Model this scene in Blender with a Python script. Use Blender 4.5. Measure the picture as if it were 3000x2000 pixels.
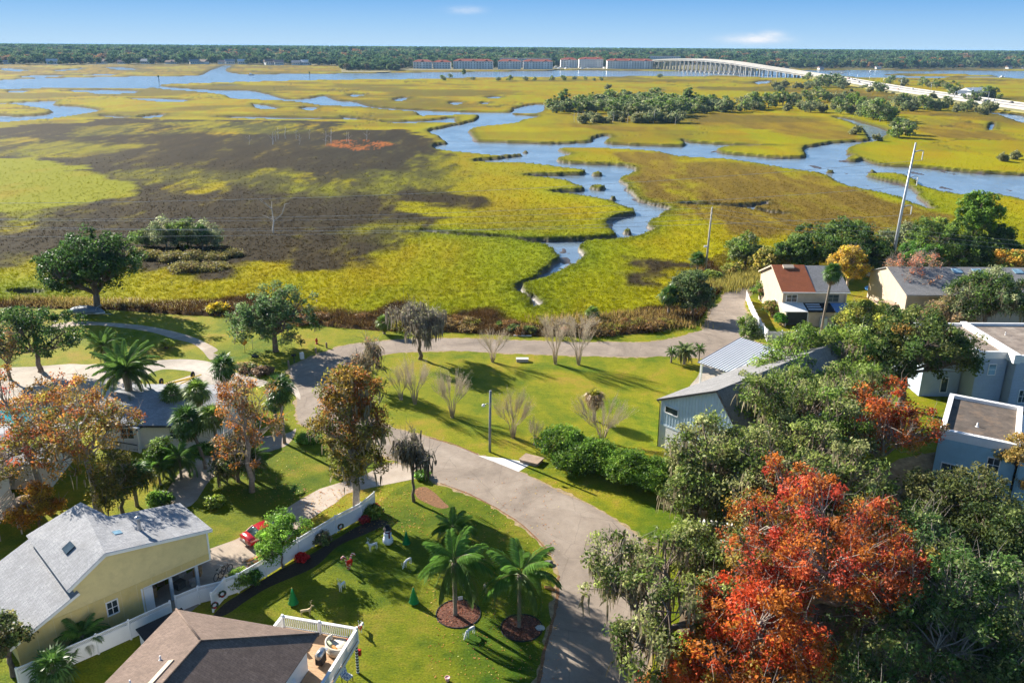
import bpy, bmesh, math, random
import numpy as np
from math import sin, cos, tan, atan, atan2, radians, pi, sqrt
from mathutils import Vector, Matrix
from mathutils.geometry import tessellate_polygon

for o in list(bpy.data.objects): bpy.data.objects.remove(o)
SC = bpy.context.scene
COL = SC.collection
random.seed(7)

# ------------------------------------------------------------------ camera
F, HC, HOR, ROLL = 2450.0, 43.0, 137.0, radians(0.40)   # focal length in photo pixels, drone height (m), horizon row, roll
TH = atan((1000 - HOR) / F)
cam = bpy.data.cameras.new('camera'); cam_o = bpy.data.objects.new('camera', cam); COL.objects.link(cam_o)
cam.sensor_width = 36.0; cam.lens = 36.0 * F / 3000.0; cam.sensor_fit = 'HORIZONTAL'
cam.clip_start = 0.5; cam.clip_end = 90000
cam_o.rotation_mode = 'QUATERNION'
_R = Matrix.Rotation(pi / 2 - TH, 3, 'X') @ Matrix.Rotation(ROLL, 3, 'Z')
cam_o.rotation_quaternion = _R.to_quaternion()
cam_o.location = (0, 0, HC)
SC.camera = cam_o

# ------------------------------------------------------------------ sky, sun, exposure
EXPO = 1.4
SUN_EL = radians(27.0); SUN_DIR2 = (-0.755, 0.656)       # horizontal direction towards the sun
wld = bpy.data.worlds.new('World'); SC.world = wld; wld.use_nodes = True
wn = wld.node_tree.nodes; wl = wld.node_tree.links
for n in list(wn): wn.remove(n)
w_out = wn.new('ShaderNodeOutputWorld'); w_bg = wn.new('ShaderNodeBackground'); w_sky = wn.new('ShaderNodeTexSky')
w_sky.sky_type = 'NISHITA'; w_sky.sun_disc = False
w_sky.sun_elevation = SUN_EL; w_sky.sun_rotation = atan2(SUN_DIR2[0], SUN_DIR2[1])
w_sky.altitude = 0; w_sky.air_density = 1.0; w_sky.dust_density = 0.0; w_sky.ozone_density = 4.0
w_bg.inputs['Strength'].default_value = 0.052
wl.new(w_bg.outputs[0], w_out.inputs[0])
# clear winter air: the same blue band runs round the whole horizon and fades into the Nishita sky above it
_K = 1.0 / (w_bg.inputs['Strength'].default_value * 2 ** EXPO)
w_tc = wn.new('ShaderNodeTexCoord'); w_xyz = wn.new('ShaderNodeSeparateXYZ'); wl.new(w_tc.outputs['Generated'], w_xyz.inputs[0])
w_rp = wn.new('ShaderNodeValToRGB'); _e = w_rp.color_ramp.elements
for _ in range(3): _e.new(.5)
for _k, (_p, _c) in enumerate([(0.0, (.46, .70, .95)), (.022, (.33, .60, .93)), (.058, (.14, .42, .86)), (.22, (.25, .48, .84)), (1.0, (.05, .15, .38))]): _e[_k].position = _p; _e[_k].color = (_c[0] * _K, _c[1] * _K, _c[2] * _K, 1)
wl.new(w_xyz.outputs['Z'], w_rp.inputs[0])
w_fr = wn.new('ShaderNodeValToRGB'); _e = w_fr.color_ramp.elements; _e[0].position = .055; _e[0].color = (.95, .95, .95, 1); _e[1].position = .22; _e[1].color = (.50, .50, .50, 1)
wl.new(w_xyz.outputs['Z'], w_fr.inputs[0])
w_mx = wn.new('ShaderNodeMix'); w_mx.data_type = 'RGBA'; wl.new(w_fr.outputs[0], w_mx.inputs[0]); wl.new(w_sky.outputs[0], w_mx.inputs[6]); wl.new(w_rp.outputs[0], w_mx.inputs[7])
def _wm(op, a, b=None, c=None):
    n = wn.new('ShaderNodeMath'); n.operation = op
    for i, v in enumerate((a, b, c)):
        if v is None: continue
        if isinstance(v, (int, float)): n.inputs[i].default_value = v
        else: wl.new(v, n.inputs[i])
    return n.outputs[0]
# small fair-weather wisps
w_no = wn.new('ShaderNodeTexNoise'); w_no.inputs['Scale'].default_value = 55; w_no.inputs['Detail'].default_value = 6; w_no.inputs['Roughness'].default_value = .6
w_mp = wn.new('ShaderNodeMapping'); w_mp.inputs['Scale'].default_value = (1, 1, 3.0); wl.new(w_tc.outputs['Generated'], w_mp.inputs[0]); wl.new(w_mp.outputs[0], w_no.inputs['Vector'])
w_az = _wm('DIVIDE', w_xyz.outputs['X'], w_xyz.outputs['Y']); w_el = _wm('DIVIDE', w_xyz.outputs['Z'], w_xyz.outputs['Y'])
w_cl = None
for _u, _v, _su, _sv, _g in ((2205, 116, 62, 9, 1.0), (2250, 106, 28, 9, .9), (2195, 106, 16, 6, .55), (1360, 30, 34, 7, .5), (-900, 60, 80, 12, .8), (3700, 40, 70, 10, .8)):
    _x, _y, _z = (lambda u, v: (u - 1500.0, F * cos(TH) - (v - 1000.0) * sin(TH), -F * sin(TH) - (v - 1000.0) * cos(TH)))(_u, _v - (_u - 1500) * .007)
    _a = _wm('MULTIPLY', _wm('SUBTRACT', w_az, _x / _y), 2450.0 / _su * .93); _b = _wm('MULTIPLY', _wm('SUBTRACT', w_el, _z / _y), 2450.0 / _sv * .93)
    _r = _wm('ADD', _wm('MULTIPLY', _a, _a), _wm('MULTIPLY', _b, _b))
    _m = _wm('MULTIPLY', _wm('POWER', 2.718, _wm('MULTIPLY', _r, -.8)), _g)
    w_cl = _m if w_cl is None else _wm('MAXIMUM', w_cl, _m)
w_cn = _wm('MULTIPLY', w_cl, _wm('MULTIPLY_ADD', w_no.outputs['Fac'], 1.9, -.15))
w_cc = wn.new('ShaderNodeClamp'); wl.new(w_cn, w_cc.inputs[0]); w_cc.inputs['Max'].default_value = .9
w_m2 = wn.new('ShaderNodeMix'); w_m2.data_type = 'RGBA'; wl.new(w_cc.outputs[0], w_m2.inputs[0]); wl.new(w_mx.outputs[2], w_m2.inputs[6]); w_m2.inputs[7].default_value = (.93 * _K, .95 * _K, 1.0 * _K, 1)
wl.new(w_m2.outputs[2], w_bg.inputs[0])
sun = bpy.data.lights.new('sun', 'SUN'); sun_o = bpy.data.objects.new('sun', sun); COL.objects.link(sun_o)
sun.energy = 5.0; sun.angle = radians(0.53); sun.color = (1.0, 0.93, 0.82)
_sd = Vector((SUN_DIR2[0] * cos(SUN_EL), SUN_DIR2[1] * cos(SUN_EL), sin(SUN_EL)))
sun_o.rotation_mode = 'QUATERNION'; sun_o.rotation_quaternion = _sd.to_track_quat('Z', 'Y')
sun_o.location = (-200, 180, 150)
SC.view_settings.view_transform = 'Standard'; SC.view_settings.look = 'None'
SC.view_settings.gamma = 1.0; SC.view_settings.exposure = EXPO
SC.view_settings.use_curve_mapping = False
SC.cycles.max_bounces = 6; SC.cycles.diffuse_bounces = 2; SC.cycles.glossy_bounces = 3
SC.cycles.transmission_bounces = 4; SC.cycles.transparent_max_bounces = 6; SC.cycles.volume_bounces = 0
SC.cycles.use_adaptive_sampling = True; SC.cycles.adaptive_threshold = 0.02
SC.cycles.use_denoising = True
SC.cycles.caustics_reflective = False; SC.cycles.caustics_refractive = False

# ------------------------------------------------------------------ photo pixel <-> place
def ray(u, v):
    x, y = u - 1500.0, v - 1000.0; c, s = cos(ROLL), sin(ROLL)
    x, y = c * x + s * y, -s * x + c * y
    return (x, F * cos(TH) - y * sin(TH), -F * sin(TH) - y * cos(TH))
def P(u, v, z=0.0):
    d = ray(u, v); t = (z - HC) / d[2]
    return Vector((t * d[0], t * d[1], z))
def proj(p):
    X, Yy, Zz = p[0], p[1], p[2] - HC
    Z = Yy * cos(TH) - Zz * sin(TH); Y = -(Yy * sin(TH) + Zz * cos(TH))
    x, y = F * X / Z, F * Y / Z; c, s = cos(ROLL), sin(ROLL)
    return 1500 + c * x - s * y, 1000 + s * x + c * y
def hgt(b, vtop):                     # height of an upright thing from its foot to the photo row of its top
    lo, hi = 0.0, 120.0
    for _ in range(40):
        m = (lo + hi) / 2
        if proj((b[0], b[1], b[2] + m))[1] > vtop: lo = m
        else: hi = m
    return lo
def ppm(p):                           # photo pixels per metre at a place
    Z = p[1] * cos(TH) - (p[2] - HC) * sin(TH); return F / Z
CR = {'A': (0, 80, 2.352), 'B': (1000, 80, 2.352), 'C': (2000, 80, 2.352), 'D': (0, 400, 2.352), 'E': (1000, 400, 2.352), 'F': (2000, 400, 2.352),
      'G': (0, 900, 3.1357), 'H': (600, 900, 3.1357), 'I': (1200, 900, 3.1357), 'J': (1800, 900, 3.1357), 'K': (2300, 900, 3.1357),
      'L': (0, 1400, 2.613), 'M': (600, 1400, 2.613), 'N': (1200, 1400, 2.613), 'O': (1800, 1300, 2.24), 'Q': (2300, 1300, 2.24), '': (0, 0, 1.0)}
def cr(k, *pts):
    ox, oy, s = CR[k]; return [(ox + x / s, oy + y / s) for x, y in pts]
def W(px, z=0.0): return [P(u, v, z) for u, v in px]
def smooth_poly(pts, n=4, closed=True):
    pts = [Vector(p) for p in pts]; N = len(pts); out = []
    for i in range(N if closed else N - 1):
        g = (lambda k: pts[k % N]) if closed else (lambda k: pts[max(0, min(N - 1, k))])
        p0, p1, p2, p3 = g(i - 1), g(i), g(i + 1), g(i + 2)
        for j in range(n):
            t = j / n
            out.append(0.5 * ((2 * p1) + (p2 - p0) * t + (2 * p0 - 5 * p1 + 4 * p2 - p3) * t * t + (3 * p1 - p0 - 3 * p2 + p3) * t ** 3))
    if not closed: out.append(pts[-1])
    return out

# ------------------------------------------------------------------ objects
def tag(o, label=None, cat=None, group=None, kind=None):
    if label: o['label'] = label
    if cat: o['category'] = cat
    if group: o['group'] = group
    if kind: o['kind'] = kind
    return o
def thing(name, label, cat, loc=(0, 0, 0), rz=0.0, group=None, scale=1.0):
    o = bpy.data.objects.new(name, None); COL.objects.link(o); o.empty_display_size = 0.3
    o.location = loc; o.rotation_euler = (0, 0, rz); o.scale = (scale,) * 3
    return tag(o, label, cat, group)
def link(name, me, parent=None, mat=None):
    if mat is not None and not me.materials: me.materials.append(mat)
    o = bpy.data.objects.new(name, me); COL.objects.link(o)
    if parent is not None: o.parent = parent
    return o
def kids(o): return [c for c in bpy.data.objects if c.parent is o]
def copy_tree(o, loc=None, rz=None, scale=None, label=None, group=None, parent=None, _k=None):
    c = o.copy(); COL.objects.link(c)
    if parent is not None: c.parent = parent
    if loc is not None: c.location = loc
    if rz is not None: c.rotation_euler = (0, 0, rz)
    if scale is not None: c.scale = (scale,) * 3 if not hasattr(scale, '__len__') else scale
    if label: c['label'] = label
    if group: c['group'] = group
    for ch in o.children:
        copy_tree(ch, parent=c)
    return c
class MB:
    """collects shapes for one mesh"""
    def __init__(s): s.v = []; s.f = []; s.sm = []
    def add(s, vs, fs, smooth=False):
        b = len(s.v); s.v.extend([tuple(v) for v in vs])
        for f in fs: s.f.append(tuple(b + i for i in f)); s.sm.append(smooth)
        return s
    def box(s, x0, x1, y0, y1, z0, z1):
        return s.add([(x0, y0, z0), (x1, y0, z0), (x1, y1, z0), (x0, y1, z0), (x0, y0, z1), (x1, y0, z1), (x1, y1, z1), (x0, y1, z1)],
                     [(3, 2, 1, 0), (4, 5, 6, 7), (0, 1, 5, 4), (1, 2, 6, 5), (2, 3, 7, 6), (3, 0, 4, 7)])
    def cbox(s, c, sx, sy, sz): return s.box(c[0] - sx / 2, c[0] + sx / 2, c[1] - sy / 2, c[1] + sy / 2, c[2] - sz / 2, c[2] + sz / 2)
    def beam(s, a, b, w, h, up=(0, 0, 1)):
        a, b = Vector(a), Vector(b); d = (b - a)
        if d.length < 1e-6: return s
        d.normalize(); u = Vector(up)
        if abs(d.dot(u)) > .99: u = Vector((1, 0, 0))
        x = d.cross(u).normalized() * (w / 2); y = x.cross(d).normalized() * (h / 2)
        vs = [p + i * x + j * y for p in (a, b) for i, j in ((-1, -1), (1, -1), (1, 1), (-1, 1))]
        return s.add(vs, [(0, 1, 2, 3), (7, 6, 5, 4), (0, 4, 5, 1), (1, 5, 6, 2), (2, 6, 7, 3), (3, 7, 4, 0)])
    def tube(s, pts, rad, n=6, cap=True, smooth=True):
        pts = [Vector(p) for p in pts]; m = len(pts)
        if not hasattr(rad, '__len__'): rad = [rad] * m
        vs = []; prev = None
        for i in range(m):
            d = pts[min(i + 1, m - 1)] - pts[max(i - 1, 0)]
            if d.length < 1e-9: d = Vector((0, 0, 1))
            d.normalize()
            if prev is None:
                x = d.orthogonal().normalized()
            else:
                x = prev - d * prev.dot(d)
                x = x.normalized() if x.length > 1e-6 else d.orthogonal().normalized()
            prev = x; y = d.cross(x)
            for k in range(n):
                a = 2 * pi * k / n; vs.append(pts[i] + (x * cos(a) + y * sin(a)) * rad[i])
        fs = [(i * n + k, i * n + (k + 1) % n, (i + 1) * n + (k + 1) % n, (i + 1) * n + k) for i in range(m - 1) for k in range(n)]
        s.add(vs, fs, smooth)
        if cap:
            b = len(s.v) - m * n
            s.f.append(tuple(b + k for k in reversed(range(n)))); s.sm.append(False)
            s.f.append(tuple(b + (m - 1) * n + k for k in range(n))); s.sm.append(False)
        return s
    def lathe(s, prof, c=(0, 0, 0), n=16, smooth=True, axis='z'):
        vs = []
        for r, z in prof:
            for k in range(n):
                a = 2 * pi * k / n
                if axis == 'z': vs.append((c[0] + r * cos(a), c[1] + r * sin(a), c[2] + z))
                elif axis == 'y': vs.append((c[0] + r * cos(a), c[1] + z, c[2] + r * sin(a)))
                else: vs.append((c[0] + z, c[1] + r * cos(a), c[2] + r * sin(a)))
        m = len(prof)
        fs = [(i * n + k, i * n + (k + 1) % n, (i + 1) * n + (k + 1) % n, (i + 1) * n + k) for i in range(m - 1) for k in range(n)]
        if axis == 'y': fs = [tuple(reversed(f)) for f in fs]
        return s.add(vs, fs, smooth)
    def prism(s, poly, z0, z1):
        """upright prism over a ground polygon"""
        n = len(poly); tri = tessellate_polygon([[Vector((p[0], p[1], 0)) for p in poly]])
        ar = sum(poly[i][0] * poly[(i + 1) % n][1] - poly[(i + 1) % n][0] * poly[i][1] for i in range(n))
        if ar < 0: poly = list(reversed(poly)); tri = tessellate_polygon([[Vector((p[0], p[1], 0)) for p in poly]])
        vs = [(p[0], p[1], z0) for p in poly] + [(p[0], p[1], z1) for p in poly]
        fs = [(i, (i + 1) % n, n + (i + 1) % n, n + i) for i in range(n)]
        for t in tri:
            a, b, c = t; q = [poly[a], poly[b], poly[c]]
            cr_ = (q[1][0] - q[0][0]) * (q[2][1] - q[0][1]) - (q[1][1] - q[0][1]) * (q[2][0] - q[0][0])
            if cr_ < 0: a, b, c = a, c, b
            fs.append((n + a, n + b, n + c)); fs.append((c, b, a))
        return s.add(vs, fs)
    def slab(s, poly3, t):
        """a flat 3-D polygon given thickness t downwards (along its normal)"""
        p = [Vector(q) for q in poly3]; nrm = Vector((0, 0, 0)); n = len(p)
        for i in range(n): nrm += p[i].cross(p[(i + 1) % n])
        nrm.normalize()
        if nrm.z < 0: p.reverse(); nrm = -nrm
        vs = p + [q - nrm * t for q in p]
        fs = [tuple(range(n)), tuple(reversed(range(n, 2 * n)))] + [(i, n + i, n + (i + 1) % n, (i + 1) % n) for i in range(n)]
        return s.add(vs, fs)
    def xf(s, M):
        s.v = [tuple(M @ Vector(v)) for v in s.v]; return s
    def mesh(s, name, mat=None):
        me = bpy.data.meshes.new(name); me.from_pydata(s.v, [], s.f)
        me.polygons.foreach_set('use_smooth', s.sm)
        if mat is not None: me.materials.append(mat)
        me.update(); return me
    def obj(s, name, mat, parent=None, bevel=0.0):
        me = s.mesh(name, mat)
        if bevel:
            bm = bmesh.new(); bm.from_mesh(me)
            bmesh.ops.bevel(bm, geom=[e for e in bm.edges if len(e.link_faces) == 2 and e.calc_face_angle(0) > .6], offset=bevel, segments=2, affect='EDGES', profile=.6)
            bm.to_mesh(me); bm.free()
        return link(name, me, parent)
def np_mesh(name, V, Fq, mat=None, col=None, smooth=False):
    """a mesh from numpy arrays: V (n,3), Fq (m,k)"""
    me = bpy.data.meshes.new(name); V = np.ascontiguousarray(V, np.float32); Fq = np.ascontiguousarray(Fq, np.int32); m, k = Fq.shape
    me.vertices.add(len(V)); me.vertices.foreach_set('co', V.ravel())
    me.loops.add(m * k); me.loops.foreach_set('vertex_index', Fq.ravel())
    me.polygons.add(m); me.polygons.foreach_set('loop_start', np.arange(m, dtype=np.int32) * k)
    if smooth: me.polygons.foreach_set('use_smooth', np.ones(m, bool))
    if col is not None:
        a = me.color_attributes.new('Col', 'FLOAT_COLOR', 'POINT'); c = np.ones((len(V), 4), np.float32); c[:, :3] = col
        a.data.foreach_set('color', c.ravel())
    if mat is not None: me.materials.append(mat)
    me.update(calc_edges=True); me.validate(); return me

# ------------------------------------------------------------------ noise in numpy
_rg = np.random.RandomState(11); _TAB = _rg.rand(256, 256)
def vnoise(x, y):
    xi = np.floor(x).astype(int); yi = np.floor(y).astype(int); fx = x - xi; fy = y - yi
    fx = fx * fx * (3 - 2 * fx); fy = fy * fy * (3 - 2 * fy)
    g = lambda a, b: _TAB[a & 255, b & 255]
    return (g(xi, yi) * (1 - fx) + g(xi + 1, yi) * fx) * (1 - fy) + (g(xi, yi + 1) * (1 - fx) + g(xi + 1, yi + 1) * fx) * fy
def fbm(x, y, oct=4, g=.5):
    s = 0; a = 1; t = 0
    for i in range(oct):
        s = s + a * vnoise(x * 2 ** i + 17.3 * i, y * 2 ** i + 5.1 * i); t += a; a *= g
    return s / t
def inside(px, py, poly):
    r = np.zeros(len(px), bool); n = len(poly); j = n - 1
    for i in range(n):
        xi, yi = poly[i]; xj, yj = poly[j]
        if yi != yj:
            c = ((yi > py) != (yj > py)) & (px < (xj - xi) * (py - yi) / (yj - yi) + xi); r ^= c
        j = i
    return r
def sdf(px, py, poly, margin):
    """signed distance to a polygon, negative inside; far points get +margin"""
    poly = np.array([(p[0], p[1]) for p in poly]); out = np.full(len(px), float(margin))
    m = (px > poly[:, 0].min() - margin) & (px < poly[:, 0].max() + margin) & (py > poly[:, 1].min() - margin) & (py < poly[:, 1].max() + margin)
    idx = np.nonzero(m)[0]
    if len(idx) == 0: return out
    X, Y = px[idx], py[idx]; d2 = np.full(len(idx), 1e12)
    for i in range(len(poly)):
        ax, ay = poly[i]; bx, by = poly[(i + 1) % len(poly)]; ex, ey = bx - ax, by - ay; L2 = ex * ex + ey * ey + 1e-9
        t = np.clip(((X - ax) * ex + (Y - ay) * ey) / L2, 0, 1); dx = X - ax - t * ex; dy = Y - ay - t * ey
        np.minimum(d2, dx * dx + dy * dy, out=d2)
    d = np.sqrt(d2); d[inside(X, Y, poly)] *= -1
    out[idx] = np.minimum(d, margin); return out

# ------------------------------------------------------------------ materials
def new_mat(name):
    m = bpy.data.materials.new(name); m.use_nodes = True; nt = m.node_tree
    for n in list(nt.nodes): nt.nodes.remove(n)
    out = nt.nodes.new('ShaderNodeOutputMaterial'); b = nt.nodes.new('ShaderNodeBsdfPrincipled')
    nt.links.new(b.outputs[0], out.inputs[0]); return m, nt, b, out
def c4(c): return (c[0], c[1], c[2], 1.0)
def noise_node(nt, scale, detail=4, rough=.55, coord='Object', vec=None, dist=0.0, stretch=None):
    n = nt.nodes.new('ShaderNodeTexNoise'); n.inputs['Scale'].default_value = scale; n.inputs['Detail'].default_value = detail
    n.inputs['Roughness'].default_value = rough; n.inputs['Distortion'].default_value = dist
    if vec is None:
        tc = nt.nodes.new('ShaderNodeTexCoord'); vec = tc.outputs[coord]
    if stretch:
        mp = nt.nodes.new('ShaderNodeMapping'); mp.inputs['Scale'].default_value = stretch[:3]
        if len(stretch) > 3: mp.inputs['Rotation'].default_value = (0, 0, stretch[3])
        nt.links.new(vec, mp.inputs[0]); vec = mp.outputs[0]
    nt.links.new(vec, n.inputs['Vector']); return n
def ramp(nt, fac, stops):
    r = nt.nodes.new('ShaderNodeValToRGB'); e = r.color_ramp.elements
    while len(e) < len(stops): e.new(.5)
    for k, (p, c) in enumerate(stops): e[k].position = p; e[k].color = c4(c) if len(c) == 3 else c
    nt.links.new(fac, r.inputs[0]); return r
def mixc(nt, fac, a, b, mode='MIX'):
    m = nt.nodes.new('ShaderNodeMix'); m.data_type = 'RGBA'; m.blend_type = mode
    for s, v in ((0, fac), (6, a), (7, b)):
        if hasattr(v, 'links') or hasattr(v, 'is_linked'): nt.links.new(v, m.inputs[s])
        elif s == 0: m.inputs[0].default_value = v
        else: m.inputs[s].default_value = c4(v)
    return m.outputs[2]
def bump(nt, b, h, strength=.4, dist=.05):
    k = nt.nodes.new('ShaderNodeBump'); k.inputs['Strength'].default_value = strength; k.inputs['Distance'].default_value = dist
    nt.links.new(h, k.inputs['Height']); nt.links.new(k.outputs[0], b.inputs['Normal']); return k
_MC = {}
def M(name, col, rough=.7, var=.18, scale=2.5, bmp=0.0, metal=0.0, spec=.3, coat=0.0, grime=None):
    """painted / plain surface: base colour with soft mottling and grime"""
    if name in _MC: return _MC[name]
    m, nt, b, out = new_mat(name)
    n = noise_node(nt, scale, 6, .65)
    lo = [max(0, x * (1 - var)) for x in col]; hi = [min(1, x * (1 + var)) for x in col]
    r = ramp(nt, n.outputs['Fac'], [(.3, lo), (.7, hi)]); cs = r.outputs[0]
    if grime:
        g = noise_node(nt, grime[1], 8, .7); gr = ramp(nt, g.outputs['Fac'], [(.48, (0, 0, 0)), (.68, (1, 1, 1))])
        mu = nt.nodes.new('ShaderNodeMath'); mu.operation = 'MULTIPLY'; mu.inputs[1].default_value = grime[2]; nt.links.new(gr.outputs[0], mu.inputs[0])
        cs = mixc(nt, mu.outputs[0], cs, grime[0])
    nt.links.new(cs, b.inputs['Base Color'])
    b.inputs['Roughness'].default_value = rough; b.inputs['Metallic'].default_value = metal; b.inputs['Specular IOR Level'].default_value = spec
    b.inputs['Coat Weight'].default_value = coat
    if bmp:
        n2 = noise_node(nt, scale * 8, 4, .6); bump(nt, b, n2.outputs['Fac'], bmp, .02)
    _MC[name] = m; return m
def leaf_mat(name, trans=.35, rough=.6, spec=.25, tint=(1, 1, 1)):
    m, nt, b, out = new_mat(name)
    a = nt.nodes.new('ShaderNodeAttribute'); a.attribute_name = 'Col'
    nt.links.new(a.outputs['Color'], b.inputs['Base Color']); b.inputs['Roughness'].default_value = rough; b.inputs['Specular IOR Level'].default_value = spec
    t = nt.nodes.new('ShaderNodeBsdfTranslucent'); cs = mixc(nt, 1.0, a.outputs['Color'], tint, 'MULTIPLY'); nt.links.new(cs, t.inputs[0])
    mx = nt.nodes.new('ShaderNodeMixShader'); mx.inputs[0].default_value = trans
    nt.links.new(b.outputs[0], mx.inputs[1]); nt.links.new(t.outputs[0], mx.inputs[2]); nt.links.new(mx.outputs[0], out.inputs[0])
    return m
# ------------------------------------------------------------------ terrain materials
def lawn_mat(name, green, yellow, tan, sc=1.0):
    m, nt, b, out = new_mat(name)
    tc = nt.nodes.new('ShaderNodeTexCoord'); v = tc.outputs['Object']
    n1 = noise_node(nt, .11 * sc, 5, .6, vec=v, dist=.6); n2 = noise_node(nt, .55, 6, .7, vec=v); n3 = noise_node(nt, 6.0, 3, .7, vec=v, stretch=(1, 1.6, 1, .35))
    n4 = noise_node(nt, 2.2, 4, .8, vec=v, stretch=(.5, 1.9, 1, .1))
    ma = nt.nodes.new('ShaderNodeMath'); ma.operation = 'MULTIPLY_ADD'; nt.links.new(n2.outputs['Fac'], ma.inputs[0]); ma.inputs[1].default_value = .55; nt.links.new(n1.outputs['Fac'], ma.inputs[2])
    r = ramp(nt, ma.outputs[0], [(.56, green), (.70, [(g + y) / 2 for g, y in zip(green, yellow)]), (.82, yellow), (.98, tan)])
    r2 = ramp(nt, n3.outputs['Fac'], [(.30, (.30, .34, .25)), (.60, (1.2, 1.18, 1.05))]); c = mixc(nt, .75, r.outputs[0], r2.outputs[0], 'MULTIPLY')
    r3 = ramp(nt, n4.outputs['Fac'], [(.3, (.62, .66, .5)), (.6, (1.08, 1.05, 1))]); c = mixc(nt, .65, c, r3.outputs[0], 'MULTIPLY')
    nt.links.new(c, b.inputs['Base Color']); b.inputs['Roughness'].default_value = .85; b.inputs['Specular IOR Level'].default_value = .1
    ad = nt.nodes.new('ShaderNodeMath'); ad.operation = 'ADD'; nt.links.new(n3.outputs['Fac'], ad.inputs[0]); nt.links.new(n4.outputs['Fac'], ad.inputs[1])
    bump(nt, b, ad.outputs[0], .8, .11)
    return m
MAT_LAWN = lawn_mat('lawn_grass', (.080, .150, .005), (.250, .252, .010), (.34, .25, .035))
def road_mat(name, base, patch, crack=True):
    m, nt, b, out = new_mat(name)
    tc = nt.nodes.new('ShaderNodeTexCoord'); v = tc.outputs['Object']
    n1 = noise_node(nt, .16, 6, .65, vec=v, dist=.8); n2 = noise_node(nt, 9.0, 3, .8, vec=v); n3 = noise_node(nt, 1.1, 7, .7, vec=v)
    r1 = ramp(nt, n1.outputs['Fac'], [(.34, [x * .72 for x in base]), (.52, base), (.70, patch)])
    r2 = ramp(nt, n2.outputs['Fac'], [(.3, (.86, .86, .86)), (.7, (1.08, 1.08, 1.08))]); c = mixc(nt, .8, r1.outputs[0], r2.outputs[0], 'MULTIPLY')
    r3 = ramp(nt, n3.outputs['Fac'], [(.3, (.84, .83, .82)), (.55, (1, 1, 1)), (.78, (1.1, 1.09, 1.06))]); c = mixc(nt, .9, c, r3.outputs[0], 'MULTIPLY')
    if crack:
        vo = nt.nodes.new('ShaderNodeTexVoronoi'); vo.feature = 'DISTANCE_TO_EDGE'; vo.inputs['Scale'].default_value = .22
        nn = noise_node(nt, .7, 4, .7, vec=v); mv = mixc(nt, .35, v, nn.outputs['Color'], 'ADD'); nt.links.new(mv, vo.inputs['Vector'])
        rc = ramp(nt, vo.outputs['Distance'], [(.0, (.45, .43, .41)), (.010, (1, 1, 1))]); c = mixc(nt, .4, c, rc.outputs[0], 'MULTIPLY')
    nt.links.new(c, b.inputs['Base Color']); b.inputs['Roughness'].default_value = .88; b.inputs['Specular IOR Level'].default_value = .2
    bump(nt, b, n2.outputs['Fac'], .25, .02); return m
MAT_ROAD = road_mat('asphalt_old', (.29, .235, .185), (.36, .30, .24))
MAT_CONC = road_mat('concrete_paving', (.46, .40, .33), (.55, .49, .42), False)
MAT_APRON = road_mat('white_concrete', (.66, .65, .63), (.72, .71, .69), False)
MAT_GRAVEL = road_mat('sandy_gravel', (.44, .36, .28), (.56, .49, .41), False)
MAT_MULCH = M('mulch', (.13, .055, .035), .95, .55, 7, .5)
MAT_DARKMULCH = M('dark_mulch', (.045, .032, .022), .95, .5, 5, .5)
MAT_LITTER = M('leaf_litter', (.20, .10, .045), .95, .6, 6, .5)
def water_mat(name, col, rough, ripple, ior=1.33, far=False):
    m, nt, b, out = new_mat(name)
    tc = nt.nodes.new('ShaderNodeTexCoord'); v = tc.outputs['Object']
    n0 = noise_node(nt, .05, 5, .65, vec=v, dist=1.2); n1 = noise_node(nt, .9, 4, .6, vec=v, stretch=(1, .45, 1, .6)); n2 = noise_node(nt, .18, 5, .6, vec=v, dist=2.0)
    r = ramp(nt, n0.outputs['Fac'], [(.35, [x * .7 for x in col]), (.65, [x * 1.3 for x in col])]); nt.links.new(r.outputs[0], b.inputs['Base Color'])
    rr = ramp(nt, n2.outputs['Fac'], [(.38, (rough * .6,) * 3), (.62, (rough * 1.8,) * 3)]); nt.links.new(rr.outputs[0], b.inputs['Roughness'])
    b.inputs['IOR'].default_value = ior; b.inputs['Specular IOR Level'].default_value = .85
    ad = nt.nodes.new('ShaderNodeMath'); ad.operation = 'MULTIPLY_ADD'; nt.links.new(n2.outputs['Fac'], ad.inputs[0]); ad.inputs[1].default_value = 3.0; nt.links.new(n1.outputs['Fac'], ad.inputs[2])
    bump(nt, b, ad.outputs[0], ripple, .12); return m
MAT_WATER = water_mat('tidal_water', (.17, .225, .28), .13, .22, 2.6)

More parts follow.
